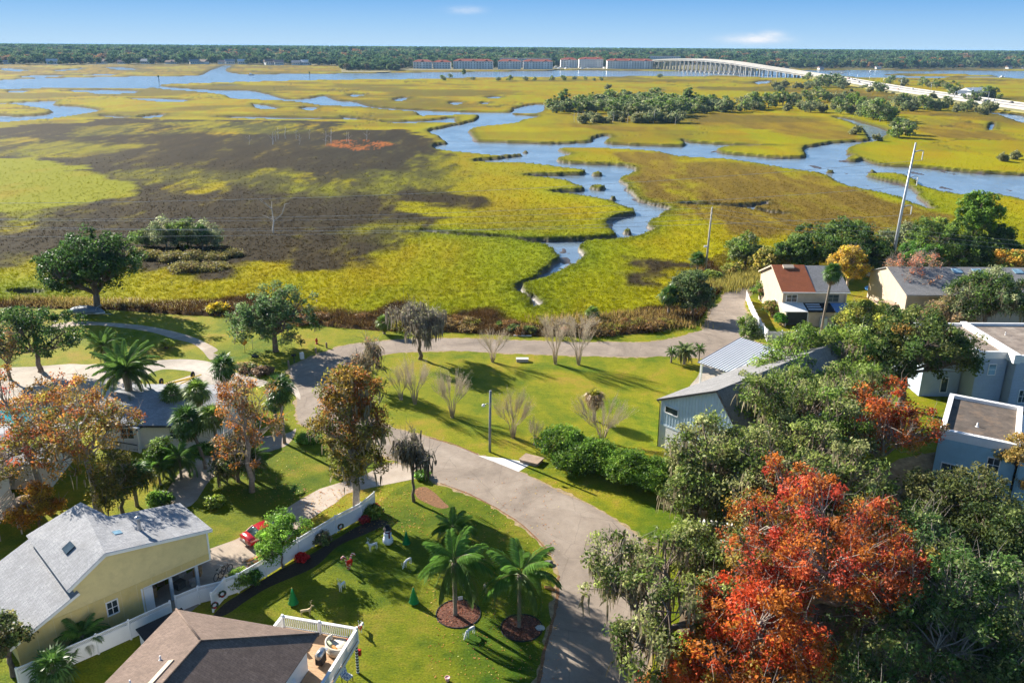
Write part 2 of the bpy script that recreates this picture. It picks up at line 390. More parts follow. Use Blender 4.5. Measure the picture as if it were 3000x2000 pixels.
# ------------------------------------------------------------------ traced outlines (photo pixels)
SHORE = [(-700, 880), (-200, 893)] + [(0, 900), (170, 903), (319, 906), (430, 914), (544, 922), (714, 928), (800, 936), (880, 948), (960, 955), (1097, 967), (1200, 970), (1327, 972), (1430, 978), (1519, 984), (1640, 984), (1774, 983), (1900, 974), (1991, 955), (2050, 935), (2085, 880), (2125, 838), (2200, 815), (2300, 790), (2500, 770), (2700, 765), (2900, 762), (3100, 760), (3600, 750)]
SHOREW = [P(u, v, 0) for u, v in SHORE]
WATER_PX = [
    # the wide river with its mouth creek
    cr('A', (-700, 378), (-200, 368), (0, 362), (200, 352), (500, 345), (860, 338), (1150, 335), (1380, 330), (1440, 300), (1500, 280), (1540, 265), (1600, 262), (1565, 282), (1555, 300), (1620, 318), (1750, 322), (2100, 320), (2352, 318))
    + cr('B', (500, 311), (1000, 306), (1500, 298), (1900, 300), (2352, 300)) + cr('C', (300, 300), (700, 296), (940, 298), (1200, 295), (1700, 300), (2000, 296), (2352, 300), (3200, 310), (3200, 360), (2352, 352), (2000, 346), (1500, 350), (1250, 346), (1050, 338), (800, 352), (480, 342), (300, 335), (0, 338))
    + cr('B', (1900, 338), (1000, 345), (600, 355), (0, 361)) + cr('A', (2100, 366), (1800, 373), (1500, 381), (1250, 389), (1110, 396), (1120, 408), (1180, 415), (1050, 420), (700, 422), (400, 418), (0, 430), (-700, 445)),
    # creek from the river to the bend
    cr('A', (1040, 400), (1250, 419), (1450, 430), (1700, 435), (1830, 456), (1980, 495), (2150, 486), (2230, 470), (2290, 494), (2352, 507)) + cr('B', (90, 513), (190, 543), (330, 558), (620, 573), (800, 580), (1150, 586), (1190, 560), (1300, 535), (1400, 530), (1390, 575), (1340, 600), (1350, 622), (1250, 640), (1200, 662), (1050, 678), (960, 688), (880, 708), (895, 735), (940, 784), (1060, 790), (1300, 798), (1500, 800), (1720, 786), (1740, 762), (1830, 742), (1852, 765), (1820, 795), (2000, 810), (2352, 817))
    + cr('C', (0, 780), (60, 792), (300, 806), (600, 818), (840, 825), (1020, 797), (1180, 787), (1285, 775), (1270, 742), (1230, 692), (1150, 652), (1040, 620), (1120, 624), (1250, 660), (1390, 702), (1400, 742), (1330, 790), (1235, 800), (1140, 832), (1140, 872), (1250, 912))
    + cr('F', (1380, 196), (1700, 216), (2000, 246), (2352, 264), (3000, 300), (3000, 500), (2352, 442), (2150, 402), (2000, 416), (1800, 390), (1640, 340), (1600, 312), (1500, 262), (1290, 262), (1280, 275), (1500, 322), (1600, 372), (1640, 432), (1720, 500), (1680, 505), (1500, 432), (1380, 396), (1150, 350), (1050, 310), (960, 260), (800, 240), (600, 206), (300, 160), (0, 146))
    + cr('E', (2200, 112), (2050, 98), (1800, 86), (1510, 86), (1530, 106), (1580, 126), (1480, 160), (1600, 185), (1950, 200), (2030, 246), (1910, 296), (1960, 332), (1990, 382), (2060, 442), (2250, 492), (2250, 512), (2120, 600), (2140, 642), (2050, 690), (1850, 720), (1660, 732), (1640, 800), (1665, 830), (1580, 900), (1400, 985), (1250, 1045), (1240, 1080), (1320, 1125), (1375, 1172), (1320, 1182), (1250, 1095), (1190, 1062), (1300, 1002), (1400, 922), (1495, 850), (1490, 818), (1430, 752), (1400, 738), (1250, 716), (1480, 716), (1850, 692), (1872, 660), (1838, 640), (1832, 602), (1862, 570), (1980, 542), (2025, 520), (1900, 472), (1820, 442), (1700, 420), (1500, 396), (1460, 381), (1680, 366), (1600, 330), (1540, 310), (1300, 277), (1305, 265), (1600, 260), (1700, 244), (1500, 216), (1350, 196), (1180, 186), (950, 181), (930, 165), (1080, 152), (1270, 125), (1080, 135), (1000, 130), (780, 110), (700, 98), (645, 88), (645, 60), (735, 45), (690, 20), (680, 0))
    + cr('B', (640, 742), (600, 712), (740, 682), (900, 648), (945, 622), (940, 604), (850, 605), (560, 612), (530, 595), (500, 582), (300, 568), (150, 552), (0, 545)) + cr('A', (2220, 540), (2050, 515), (1900, 505), (1600, 492), (1560, 470), (1400, 448), (1100, 425)),
    # second arm behind the long spit
    cr('A', (1480, 622), (1620, 614), (1900, 618), (2100, 622), (2352, 628)) + cr('B', (0, 615), (150, 632), (320, 648), (600, 640), (770, 622), (780, 640), (790, 658), (700, 662), (330, 662), (240, 645), (0, 638)) + cr('A', (2100, 640), (1800, 632), (1600, 626)),
    # left creek
    cr('A', (-300, 530), (0, 522), (200, 512), (390, 505), (360, 535), (490, 540), (660, 562), (672, 580), (560, 602), (400, 625), (150, 648), (0, 658), (-300, 660), (-300, 608), (0, 605), (110, 612), (260, 605), (350, 590), (345, 570), (200, 545), (60, 528), (-100, 540)),
    cr('A', (420, 440), (550, 432), (700, 430), (920, 435), (925, 455), (700, 461), (600, 450)), cr('A', (70, 436), (180, 434), (170, 449), (60, 450)),
    cr('A', (0, 285), (90, 285), (210, 300), (60, 302)), cr('A', (380, 297), (560, 282), (545, 292), (430, 300)), cr('A', (720, 274), (830, 276), (950, 290), (800, 290)),
    cr('A', (130, 342), (250, 330), (430, 330), (400, 340), (250, 347)), cr('A', (560, 330), (700, 322), (800, 322), (760, 332)),
    cr('A', (700, 604), (870, 618), (860, 630), (720, 618)), cr('A', (945, 620), (1060, 602), (1130, 600), (1110, 622), (1020, 628)), cr('A', (880, 490), (1100, 490), (1300, 500), (1250, 516), (1090, 514)),
    cr('A', (1740, 530), (1830, 535), (1920, 560), (1800, 568)), cr('A', (1480, 396), (1640, 397), (1600, 405), (1500, 404)), cr('A', (2080, 552), (2180, 550), (2160, 572), (2090, 570)), cr('A', (1690, 618), (1860, 620), (1850, 630), (1710, 632)),
    cr('B', (365, 495), (455, 482), (430, 505), (380, 508)), cr('B', (50, 466), (155, 462), (140, 475), (60, 476)), cr('B', (745, 518), (830, 515), (820, 532), (765, 533)), cr('B', (960, 520), (1015, 518), (1010, 532), (970, 532)), cr('B', (1000, 480), (1100, 478), (1080, 492), (1020, 492)),
    cr('C', (500, 378), (590, 368), (600, 382), (520, 392)), cr('C', (1990, 570), (2100, 580), (2290, 600), (2352, 615), (2352, 660), (2250, 630), (2180, 605), (2050, 590)), cr('C', (2120, 670), (2150, 660), (2140, 700), (2110, 705)),
    cr('D', (90, 1075), (200, 1062), (290, 1075), (280, 1095), (180, 1105), (90, 1095)),
    # narrow inlet behind the near marsh point
    cr('E', (580, 655), (700, 668), (900, 685), (1120, 695), (1300, 722), (1440, 745), (1400, 752), (1150, 712), (900, 698), (700, 680), (560, 668)),
    cr('F', (0, 462), (200, 470), (350, 480), (540, 470), (590, 455), (570, 478), (480, 500), (600, 520), (760, 545), (640, 545), (450, 505), (350, 495), (180, 484), (0, 476)),
]
ISLAND_PX = [cr('B', (1190, 592), (1380, 600), (1340, 606), (1200, 600)), cr('C', (235, 845), (330, 820), (600, 818), (830, 815), (835, 850), (845, 890), (700, 898), (500, 885), (300, 868)), cr('C', (1130, 905), (1180, 880), (1240, 905), (1180, 920)),
             cr('E', (1715, 350), (1770, 338), (1815, 350), (1770, 360)), cr('E', (1730, 257), (1770, 250), (1790, 258), (1760, 264)), cr('E', (1840, 420), (1890, 425), (1880, 433)), cr('E', (1935, 650), (1995, 648), (1980, 660), (1945, 660)),
             cr('E', (1240, 105), (1285, 104), (1280, 110)), cr('F', (990, 235), (1050, 238), (1010, 243)), cr('F', (1290, 235), (1370, 240), (1320, 245)), cr('C', (1380, 322), (1800, 320), (2200, 335), (1900, 342), (1500, 332))]
BROWN_PX = [  # dark needlerush
    cr('A', (-600, 720), (0, 700), (240, 665), (560, 660), (640, 635), (820, 625), (1110, 640), (1480, 640), (2352, 652)) + cr('B', (0, 705), (400, 705), (590, 752), (660, 790), (640, 840)) + cr('E', (780, 160), (850, 240), (950, 262), (890, 300), (860, 350), (800, 390), (870, 400), (990, 450), (960, 490), (720, 500), (600, 470), (480, 460), (440, 510), (560, 530), (700, 590), (640, 640), (560, 650), (430, 580), (390, 610), (510, 655), (570, 705), (510, 760), (310, 790), (230, 830), (320, 840), (270, 862), (100, 910), (0, 915))
    + cr('D', (2352, 905), (2050, 910), (1740, 870), (1680, 920), (1560, 950), (1330, 970), (1200, 965), (1150, 900), (1000, 920), (700, 880), (330, 840), (200, 870), (130, 890), (0, 930), (-500, 960)),
    cr('E', (2010, 900), (2150, 850), (2352, 830), (2500, 900), (2352, 960), (2150, 1060), (1960, 1010)),
]
OLIVE_PX = [cr('E', (1840, 112), (2000, 98), (2200, 112), (2352, 145), (2352, 480), (2260, 482), (2080, 420), (1985, 320), (2045, 258), (2010, 205), (1850, 145)) , cr('F', (0, 165), (300, 182), (600, 218), (900, 265), (960, 302), (1130, 350), (1300, 380), (1450, 435), (1750, 530), (1500, 700), (700, 690), (300, 660), (200, 620), (0, 500)),
            cr('C', (40, 640), (150, 590), (500, 600), (800, 620), (1000, 650), (1180, 700), (1260, 760), (1100, 790), (700, 740), (600, 700), (200, 690), (50, 680)), cr('C', (1600, 620), (1950, 640), (2060, 680), (2352, 780), (1700, 760), (1600, 700)), cr('C', (850, 500), (1500, 560), (2352, 640), (2352, 680), (1900, 620), (1200, 590), (900, 540)),
            cr('B', (1400, 590), (2352, 640), (2352, 700), (1900, 720), (1600, 690), (1450, 640)), cr('C', (600, 430), (1200, 430), (1500, 460), (1300, 500), (800, 470)), cr('A', (0, 262), (2352, 262), (2352, 310), (1600, 315), (0, 330))]
GREEN_PX = [cr('D', (-400, 140), (0, 150), (270, 150), (400, 180), (620, 235), (720, 280), (930, 320), (950, 390), (820, 430), (640, 460), (90, 520), (0, 512), (-400, 560))]   # bright cordgrass in the needlerush
MOTTLE_PX = [cr('D', (0, 0), (600, 40), (950, 70), (700, 110), (600, 130), (250, 150), (0, 120)), cr('D', (720, 250), (1000, 220), (1600, 230), (2100, 240), (2352, 300), (2352, 420), (1900, 370), (1500, 400), (1200, 390), (1000, 330)), cr('A', (560, 690), (1300, 650), (2000, 655), (2352, 690), (2352, 720), (1700, 740), (1000, 740), (500, 760)), cr('E', (0, 260), (500, 230), (640, 120), (800, 180), (900, 300), (780, 400), (500, 380), (200, 400), (0, 380)), cr('D', (0, 820), (330, 850), (330, 930), (0, 930)), cr('D', (100, 520), (640, 470), (640, 560), (200, 640), (0, 640)), cr('E', (380, 560), (560, 650), (560, 720), (300, 790), (150, 640))]
RED_PX = [cr('B', (-70, 790), (40, 775), (200, 778), (300, 800), (330, 830), (200, 845), (0, 842), (-80, 820))]

# ------------------------------------------------------------------ the marsh, one sheet of banks and canopy
def shore_y(x):
    sx = np.array([p.x for p in SHOREW]); sy = np.array([p.y for p in SHOREW]); return np.interp(x, sx, sy)
NR, NC = 430, 960
_d = 1.0 / np.linspace(1 / 104.0, 1 / 2300.0, NR)
_a = np.radians(np.linspace(-36, 36, NC))
DD, AA = np.meshgrid(_d, _a, indexing='ij')
MX = (DD * np.tan(AA)).ravel(); MY = DD.ravel()      # rows of equal depth
wx = MX + (fbm(MX * .25, MY * .25, 3) - .5) * 2.2; wy = MY + (fbm(MX * .25 + 40, MY * .25 + 9, 3) - .5) * 2.6
WATER_W = [[(p.x, p.y) for p in smooth_poly(W(q, -.45), 3)] for q in WATER_PX]
ISLAND_W = [[(p.x, p.y) for p in smooth_poly(W(q, -.3), 3)] for q in ISLAND_PX]
ws = np.full(len(MX), 30.0)
for q in WATER_W: np.minimum(ws, sdf(wx, wy, q, 30.0), out=ws)
for q in ISLAND_W: np.maximum(ws, -sdf(wx, wy, q, 30.0), out=ws)
zx = MX + (fbm(MX * .12, MY * .12 + 70, 4) - .5) * 16; zy = MY + (fbm(MX * .12 + 31, MY * .12, 4) - .5) * 22
def zone(polys, soft, mar=40.0):
    d = np.full(len(MX), mar)
    for q in polys: np.minimum(d, sdf(zx, zy, [(p.x, p.y) for p in W(q, 0)], mar), out=d)
    return np.clip(.5 - d / (2 * soft), 0, 1)
zb, zo, zg, zm, zr = zone(BROWN_PX, 3.0), zone(OLIVE_PX, 5.0), zone(GREEN_PX, 2.0), zone(MOTTLE_PX, 6.0), zone(RED_PX, 2.0)
sd_ = MY - shore_y(MX)                                  # metres out from the lawn edge
_n1 = fbm(MX * .06, MY * .035, 5); _n2 = fbm(MX * .5, MY * .22, 4); _n3 = fbm(MX * .018 + 9, MY * .012, 4); _n4 = fbm(MX * 1.3, MY * .6, 3)
fr = np.clip((11 + 34 * (fbm(MX * .045 + 14, MY * .03, 4) - .5) * 2 - sd_) / 5.0, 0, 1) * np.where((MX > -30) & (MX < 42), 1, .55)
fr = np.where(MX < -30, np.clip((9 + 8 * (_n1 - .5) * 2 - sd_) / 4.0, 0, 1), fr)
YEL = np.array([.275, .250, .002]); GRN = np.array([.165, .212, .003]); ORG = np.array([.29, .175, .004]); BRN = np.array([.036, .026, .011]); OLV = np.array([.155, .105, .016]); DRK = np.array([.033, .027, .015]); FRG = np.array([.085, .048, .018]); RED = np.array([.34, .10, .02])
def lerp(a, b, t): return a + (b - a) * t[:, None]
near_ = np.clip((700 - MY) / 500, 0, 1); n0 = len(MX)
_n5 = fbm(MX * .035 + 50, MY * .02 + 8, 5); _st = fbm(MX * .22 + 3, MY * .05 + 60, 4)
C = lerp(np.tile(YEL, (n0, 1)), GRN, np.clip((_n3 - .45) * 3.2 + (_n5 - .5) * 1.6 + np.clip((230 - MY) / 80, 0, 1) * .6, 0, 1) * (.30 + .6 * near_))
C = lerp(C, ORG, np.clip((_n1 - .46) * 3.4 + (_st - .5) * 1.2, 0, 1) * (.38 + .50 * (1 - near_)))
C = lerp(C, OLV, np.clip((_n5 - .56) * 6, 0, 1) * (.25 + .45 * (1 - near_)))                        # browner stands far out
edge = np.clip(1 - ws / (5.0 + MY * .01), 0, 1); C = lerp(C, np.array([.135, .185, .008]), edge * (.30 + .35 * near_))          # greener along the creeks
C = lerp(C, OLV * (.7 + .7 * _st)[:, None], np.clip(zo * 1.3 - np.clip((_st - .42) * 2.6, 0, 1) * .75, 0, 1))
bw = np.clip(zb - zm * np.clip((_n5 * .4 + _st * .35 + _n2 * .25 - .39) * 4.5, 0, 1) * .85 - .35 * np.clip((_st * .6 + _n2 * .4 - .56) * 5, 0, 1), 0, 1); bw = bw * bw * (3 - 2 * bw)
C = lerp(C, lerp(np.tile(BRN, (n0, 1)), DRK, np.clip((_n3 - .4) * 3, 0, 1)) * (.62 + .75 * _st)[:, None], bw)
C = lerp(C, np.array([.10, .10, .018]), zb * zm * np.clip((.62 - _n1) * 3, 0, 1) * .55)
C = lerp(C, np.array([.215, .222, .002]), zg * .93); C = lerp(C, ORG, zg * np.clip((_n1 - .52) * 3, 0, 1) * .7)
C = lerp(C, FRG * (.5 + _n4)[:, None], fr * (1 - zg)); C = lerp(C, RED, zr * np.clip((_st + _n4 - .95) * 4, 0, 1) * .85)
far_ = np.clip((MY - 260) / 420, 0, 1); C = lerp(C, np.array([.255, .165, .005]), far_ * (1 - bw) * np.clip(.30 + (_st - .4) * 1.8, 0, .75))
_s2 = fbm(MX * .012 + 90, MY * .018 + 33, 5); C = lerp(C, np.array([.095, .080, .014]), far_ * (1 - bw) * np.clip((_s2 - .54) * 9, 0, .75)); C = lerp(C, np.array([.235, .235, .004]), far_ * (1 - bw) * np.clip((.42 - _s2) * 8, 0, .6))
# hair-thin tidal rills through the outer marsh
rill = np.abs(fbm(MX * .011 + 20 + .6 * _n1, MY * .006 + 4, 4) - .5); rw = np.clip(1 - rill / (.005 + .000007 * MY), 0, 1) * np.clip((MY - 300) / 120, 0, 1) * (1 - zb)
C = lerp(C, np.array([.05, .048, .022]), rw * .8)
C = C * (.80 + .40 * _n4 * np.clip((420 - MY) / 250, .25, 1) + .2 * (1 - np.clip((420 - MY) / 250, .25, 1)))[:, None]
canopy = .05 + .22 * (_n2 - .5) + .22 * (_n4 - .5) * np.clip((500 - MY) / 300, 0, 1) + .15 * bw + .22 * edge + .35 * fr * (.2 + 1.2 * _n1) - .5 * rw
bank = np.clip((ws + .15) / np.maximum(.55, MY * .0022), 0, 1); bank = bank * bank * (3 - 2 * bank)
bars = np.clip((fbm(MX * .16 + 7, MY * .06, 4) - .60) * 6, 0, 1) * np.clip((600 - MY) / 250, 0, 1)
bed = -1.45 + .62 * bars + .60 * np.clip(1 + ws / (1.0 + 2.2 * _n2), 0, 1)
MZ = bed + (canopy - bed) * bank
MUD = np.array([.070, .052, .042]); wet = np.clip(1 - (ws + .1) / np.maximum(.5, MY * .0015), 0, 1) * np.clip((520 - MY) / 200, 0, 1)
C = lerp(C, np.array([.046, .050, .014]), np.clip(1 - ws / np.maximum(1.3, MY * .0085), 0, 1) * .85); C = lerp(C, MUD * (.6 + .9 * _n2)[:, None], np.clip(1 - (ws + .1) / np.maximum(.5, MY * .0015), 0, 1))  # dark olive margin paints the backlit banks' shade into the colour, then bare mud
MZ = np.where(sd_ < 0, np.minimum(MZ, -.25 + np.clip(sd_ + 1.5, -1, 1.5) * .2), MZ)
MZ = np.where(sd_ < -3, -1.2, MZ)
_i = np.arange(NR * NC).reshape(NR, NC)
_f = np.stack([_i[:-1, :-1], _i[:-1, 1:], _i[1:, 1:], _i[1:, :-1]], -1).reshape(-1, 4)
keep = (sd_[_f] > -6).any(1); _f = _f[keep]
def marsh_mat():
    m, nt, b, out = new_mat('marsh_grass_canopy')
    a = nt.nodes.new('ShaderNodeAttribute'); a.attribute_name = 'Col'
    tc = nt.nodes.new('ShaderNodeTexCoord'); v = tc.outputs['Object']
    n = noise_node(nt, 2.6, 8, .8, vec=v, stretch=(1, .4, 1)); n2 = noise_node(nt, .35, 5, .7, vec=v)
    r = ramp(nt, n.outputs['Fac'], [(.28, (.55, .53, .48)), (.62, (1.1, 1.1, 1.06))]); c = mixc(nt, .45, a.outputs['Color'], r.outputs[0], 'MULTIPLY')
    nt.links.new(c, b.inputs['Base Color']); wt = nt.nodes.new('ShaderNodeAttribute'); wt.attribute_name = 'Wet'
    rw_ = ramp(nt, wt.outputs['Fac'], [(0, (.9, .9, .9)), (1, (.42, .42, .42))]); nt.links.new(rw_.outputs[0], b.inputs['Roughness']); sw_ = ramp(nt, wt.outputs['Fac'], [(0, (.04, .04, .04)), (1, (.4, .4, .4))]); nt.links.new(sw_.outputs[0], b.inputs['Specular IOR Level'])
    ad = nt.nodes.new('ShaderNodeMath'); ad.operation = 'MULTIPLY_ADD'; nt.links.new(n2.outputs['Fac'], ad.inputs[0]); ad.inputs[1].default_value = 2.0; nt.links.new(n.outputs['Fac'], ad.inputs[2])
    bump(nt, b, ad.outputs[0], .4, .25); return m
me = np_mesh('marsh', np.stack([MX, MY, MZ], -1), _f, marsh_mat(), C, True)
_wa = me.attributes.new('Wet', 'FLOAT', 'POINT'); _wa.data.foreach_set('value', np.ascontiguousarray(wet, np.float32))
marsh = link('marsh', me); tag(marsh, 'tidal salt marsh of yellow cordgrass and dark needlerush cut by creeks', kind='structure')

# tall grass blades standing out of the nearer marsh
MAT_BLADE = leaf_mat('marsh_blades', .35, .8, .1)
def marsh_blades(seed, n):
    rg = np.random.RandomState(seed)
    w = np.where((sd_ > .5) & (ws > .5) & (MY < 380), (MY / 150.0) ** 1.0, 0) * np.clip((380 - MY) / 170, 0, 1) * (1 - .6 * bw) * (1 + 1.2 * np.clip(1 - ws / 3, 0, 1) + 1.5 * fr)
    w = w / w.sum(); k = rg.choice(len(MX), n, p=w)
    x = MX[k] + rg.randn(n) * .3; y = MY[k] + rg.randn(n) * .4; z = np.maximum(MZ[k] - .15, -.6)
    nb = 5; x = np.repeat(x, nb) + rg.randn(n * nb) * .16; y = np.repeat(y, nb) + rg.randn(n * nb) * .16; z = np.repeat(z, nb)
    kk = np.repeat(k, nb); hh = (.30 + .25 * rg.rand(n * nb)) * (1 + .55 * bw[kk] * 0 + .35 * fr[kk]); a = rg.rand(n * nb) * 2 * pi; wd = .05 + .06 * rg.rand(n * nb)
    lx = rg.randn(n * nb) * .14 + .08; ly = rg.randn(n * nb) * .14 - .05
    v0 = np.stack([x - np.cos(a) * wd, y - np.sin(a) * wd, z], -1); v1 = np.stack([x + np.cos(a) * wd, y + np.sin(a) * wd, z], -1); v2 = np.stack([x + lx, y + ly, z + hh], -1)
    V = np.stack([v0, v1, v2], 1).reshape(-1, 3); c = C[kk] * (.92 + .2 * rg.rand(n * nb))[:, None]
    return np_mesh('marsh_grass', V, np.arange(len(V)).reshape(-1, 3), MAT_BLADE, np.repeat(c, 3, 0))
tag(link('marsh_grass', marsh_blades(3, 60000)), 'standing blades of yellow and brown marsh grass', kind='stuff')

# ------------------------------------------------------------------ ground, water, lawns, roads
def sheet(name, pts, z, mat, kind='structure', label=None, parent=None):
    pts = [Vector((p[0], p[1], 0)) for p in pts]; ar = sum(pts[i].x * pts[(i + 1) % len(pts)].y - pts[(i + 1) % len(pts)].x * pts[i].y for i in range(len(pts)))
    if ar < 0: pts.reverse()
    tri = tessellate_polygon([pts]); fs = []
    for a, b, c in tri:
        n = (pts[b] - pts[a]).cross(pts[c] - pts[a]).z; fs.append((a, b, c) if n > 0 else (a, c, b))
    me = bpy.data.meshes.new(name); me.from_pydata([(p.x, p.y, z) for p in pts], [], fs); me.materials.append(mat); me.update()
    o = link(name, me, parent)
    if kind: tag(o, label, kind=kind)
    return o
MAT_FARLAND = M('far_woodland_floor', (.055, .07, .03), .95, .5, .004)
sheet('ground', [(-45000, -3000), (45000, -3000), (45000, 60000), (-45000, 60000)], -2.4, MAT_FARLAND, label='flat coastal land reaching to the horizon')
sheet('water', [(-2600, 105), (2600, 105), (2600, 2290), (-2600, 2290)], -.9, MAT_WATER, label='blue tidal water of the creeks and the wide river')
near = [(p.x, p.y) for p in smooth_poly(SHOREW, 5, False)]
sheet('lawn', [(-400, -120)] + [(-400, near[0][1])] + near + [(400, near[-1][1]), (400, -120)], 0.0, MAT_LAWN, label='sunlit lawns between the houses and the marsh')
def px_sheet(name, px, z, mat, label=None, n=4, sm=True):
    w = W(px, z); return sheet(name, smooth_poly(w, n) if sm else w, z, mat, label=label)
ROAD_NEAR = [(1560, 2120), (1577, 2000), (1598, 1894), (1621, 1813), (1632, 1744), (1636, 1675), (1617, 1630), (1598, 1599), (1544, 1549), (1468, 1496), (1372, 1446), (1276, 1410), (1231, 1385), (1130, 1335), (1040, 1295), (960, 1268), (882, 1242), (868, 1200), (872, 1140), (848, 1085), (874, 1062), (925, 1040), (976, 1024), (1014, 1011), (1123, 999), (1220, 993), (1327, 991), (1506, 997), (1678, 1002), (1838, 1003), (1896, 1002), (1972, 992), (2023, 976), (2061, 965), (2074, 932), (2085, 905), (2112, 885), (2122, 862), (2170, 844), (2238, 834),
             (2236, 842), (2195, 862), (2180, 893), (2190, 927), (2184, 957), (2190, 985), (2243, 1010), (2330, 1006), (2450, 1008), (2450, 1060), (2200, 1075), (2077, 1050), (1937, 1043), (1900, 1045), (1697, 1042), (1480, 1034), (1327, 1027), (1200, 1031), (1120, 1040), (1040, 1060), (985, 1090), (972, 1130), (1000, 1175), (1060, 1215), (1168, 1258), (1257, 1283), (1334, 1305), (1404, 1334), (1522, 1381), (1563, 1400), (1652, 1446), (1766, 1499), (1866, 1568), (1925, 1640), (1950, 1720), (1945, 1800), (1915, 1900), (1880, 2000), (1850, 2120)]
def ragged(px, z, out, jit, seed, n=3):
    c = smooth_poly(W(px, z), n); d2 = []; rg = random.Random(seed)
    for i, p in enumerate(c):
        q = c[(i + 1) % len(c)]; m = max(1, int((q - p).length / .45)); d2 += [p.lerp(q, k / m) for k in range(m)]
    ar = sum(d2[i].x * d2[(i + 1) % len(d2)].y - d2[(i + 1) % len(d2)].x * d2[i].y for i in range(len(d2))); sg = 1 if ar > 0 else -1; res = []
    for i, p in enumerate(d2):
        t = (d2[(i + 1) % len(d2)] - d2[i - 1]); t = t.normalized() if t.length > 1e-6 else Vector((1, 0, 0)); res.append(p + Vector((t.y, -t.x, 0)) * sg * (out + rg.uniform(-jit, jit) + .5 * jit * sin(i * .31)))
    return res
sheet('verge', ragged(ROAD_NEAR, 0, .28, .26, 4), .0045, M('sandy_verge', (.30, .22, .12), .95, .45, 2.5, .4), label='sandy worn verge along the street')
px_sheet('front_lawn', [(640, 1800), (720, 1735), (840, 1665), (985, 1565), (1098, 1492), (1150, 1440), (1231, 1402), (1276, 1416), (1372, 1452), (1468, 1502), (1544, 1555), (1596, 1603), (1614, 1634), (1631, 1675), (1627, 1744), (1616, 1813), (1593, 1894), (1572, 2000), (1555, 2130), (500, 2130), (560, 1900)], .0035, lawn_mat('front_lawn_grass', (.045, .105, .004), (.165, .195, .007), (.27, .22, .03)), 'green front lawn with the yard figures', 2)
px_sheet('side_lawn', [(430, 1500), (480, 1400), (640, 1330), (870, 1262), (960, 1275), (1130, 1345), (1060, 1392), (937, 1428), (822, 1496), (690, 1577), (600, 1608), (520, 1560)], .0035, bpy.data.materials['front_lawn_grass'], 'shaded green lawn between the sandy path and driveway', 2)
sheet('road', ragged(ROAD_NEAR, 0, 0, .07, 9), .008, MAT_ROAD, label='worn tan asphalt street curving past the lawns')
px_sheet('driveway', [(1401, 1334), (1470, 1341), (1532, 1351), (1554, 1359), (1519, 1381), (1460, 1357)], .014, MAT_APRON, 'white concrete driveway apron beside the light pole', sm=False)
px_sheet('driveway', [(585, 1660), (600, 1612), (690, 1580), (822, 1499), (937, 1431), (1060, 1395), (1150, 1352), (1235, 1392), (1215, 1402), (1100, 1425), (1017, 1445), (983, 1473), (906, 1522), (800, 1620), (720, 1680), (640, 1715), (560, 1790), (420, 1800), (470, 1720)], .012, MAT_GRAVEL, 'sandy driveway under the parked red car', 2)
px_sheet('driveway', cr('G', (-400, 640), (0, 560), (300, 545), (640, 520), (800, 525), (1100, 505), (1400, 490), (1650, 475), (1900, 495), (2080, 560), (2195, 610), (2320, 640), (2500, 690), (2700, 700), (2760, 850), (2600, 720), (2400, 720), (2195, 740), (1950, 705), (1750, 760), (1600, 810), (1500, 872), (1260, 912), (1000, 960), (700, 980), (300, 880), (-400, 900)), .012, MAT_CONC, 'pale concrete circular driveway beneath the palms', 3)
px_sheet('lawn_island', cr('G', (1320, 640), (1480, 572), (1650, 575), (1780, 600), (1700, 640), (1500, 705), (1450, 760), (1380, 830), (1270, 860), (1150, 830)), .02, MAT_LAWN, 'small lawn island inside the circular driveway')
px_sheet('path', cr('G', (480, 160), (700, 130), (900, 135), (1250, 160), (1500, 200), (1750, 265), (1900, 330), (2000, 390), (1960, 420), (2000, 440), (1930, 480), (1860, 400), (1760, 330), (1600, 290), (1400, 230), (1150, 190), (900, 165), (700, 170), (500, 205)), .012, MAT_GRAVEL, 'sandy two-track path through the lawn by the marsh')
px_sheet('path', [(842, 1268), (868, 1255), (845, 1300), (780, 1325), (700, 1350), (620, 1400), (560, 1480), (470, 1490), (500, 1420), (560, 1350), (640, 1310), (760, 1280)], .012, MAT_GRAVEL, 'sandy curved path under the cabbage palms')
px_sheet('path', [(2060, 1072), (2080, 1060), (2140, 1090), (2100, 1110), (2060, 1140), (2020, 1135), (2042, 1105)], .013, MAT_CONC, 'concrete drive leading under the metal carport roof')
px_sheet('mulch_bed', cr('M', (60, 1060), (150, 960), (260, 890), (420, 790), (600, 690), (800, 590), (1000, 470), (1150, 380), (1300, 320), (1400, 330), (1360, 370), (1200, 440), (1020, 520), (880, 650), (760, 720), (500, 830), (330, 930), (170, 1040)), .010, MAT_DARKMULCH, 'dark mulch bed along the white fence')
px_sheet('mulch_bed', cr('N', (40, 90), (110, 65), (190, 110), (260, 180), (300, 220), (230, 230), (130, 190), (60, 150)), .011, MAT_LITTER, 'leaf-strewn bed beside the road under the mossy tree')
px_sheet('mulch_bed', [(545, 1140), (640, 1165), (720, 1190), (700, 1240), (560, 1300), (440, 1290), (400, 1230), (470, 1210), (540, 1175)], .011, MAT_LITTER, 'brown planting bed between the driveway and the path')
px_sheet('yard_ground', [(1960, 2150), (1975, 1900), (2010, 1750), (2060, 1650), (2200, 1560), (2350, 1480), (2560, 1400), (2700, 1330), (3300, 1300), (3500, 2150)], .009, M('sandy_leaf_yard', (.20, .145, .09), .95, .5, 1.2, .4, grime=((.09, .06, .03), .8, .8)), 'sandy yard strewn with leaves under the red maple')
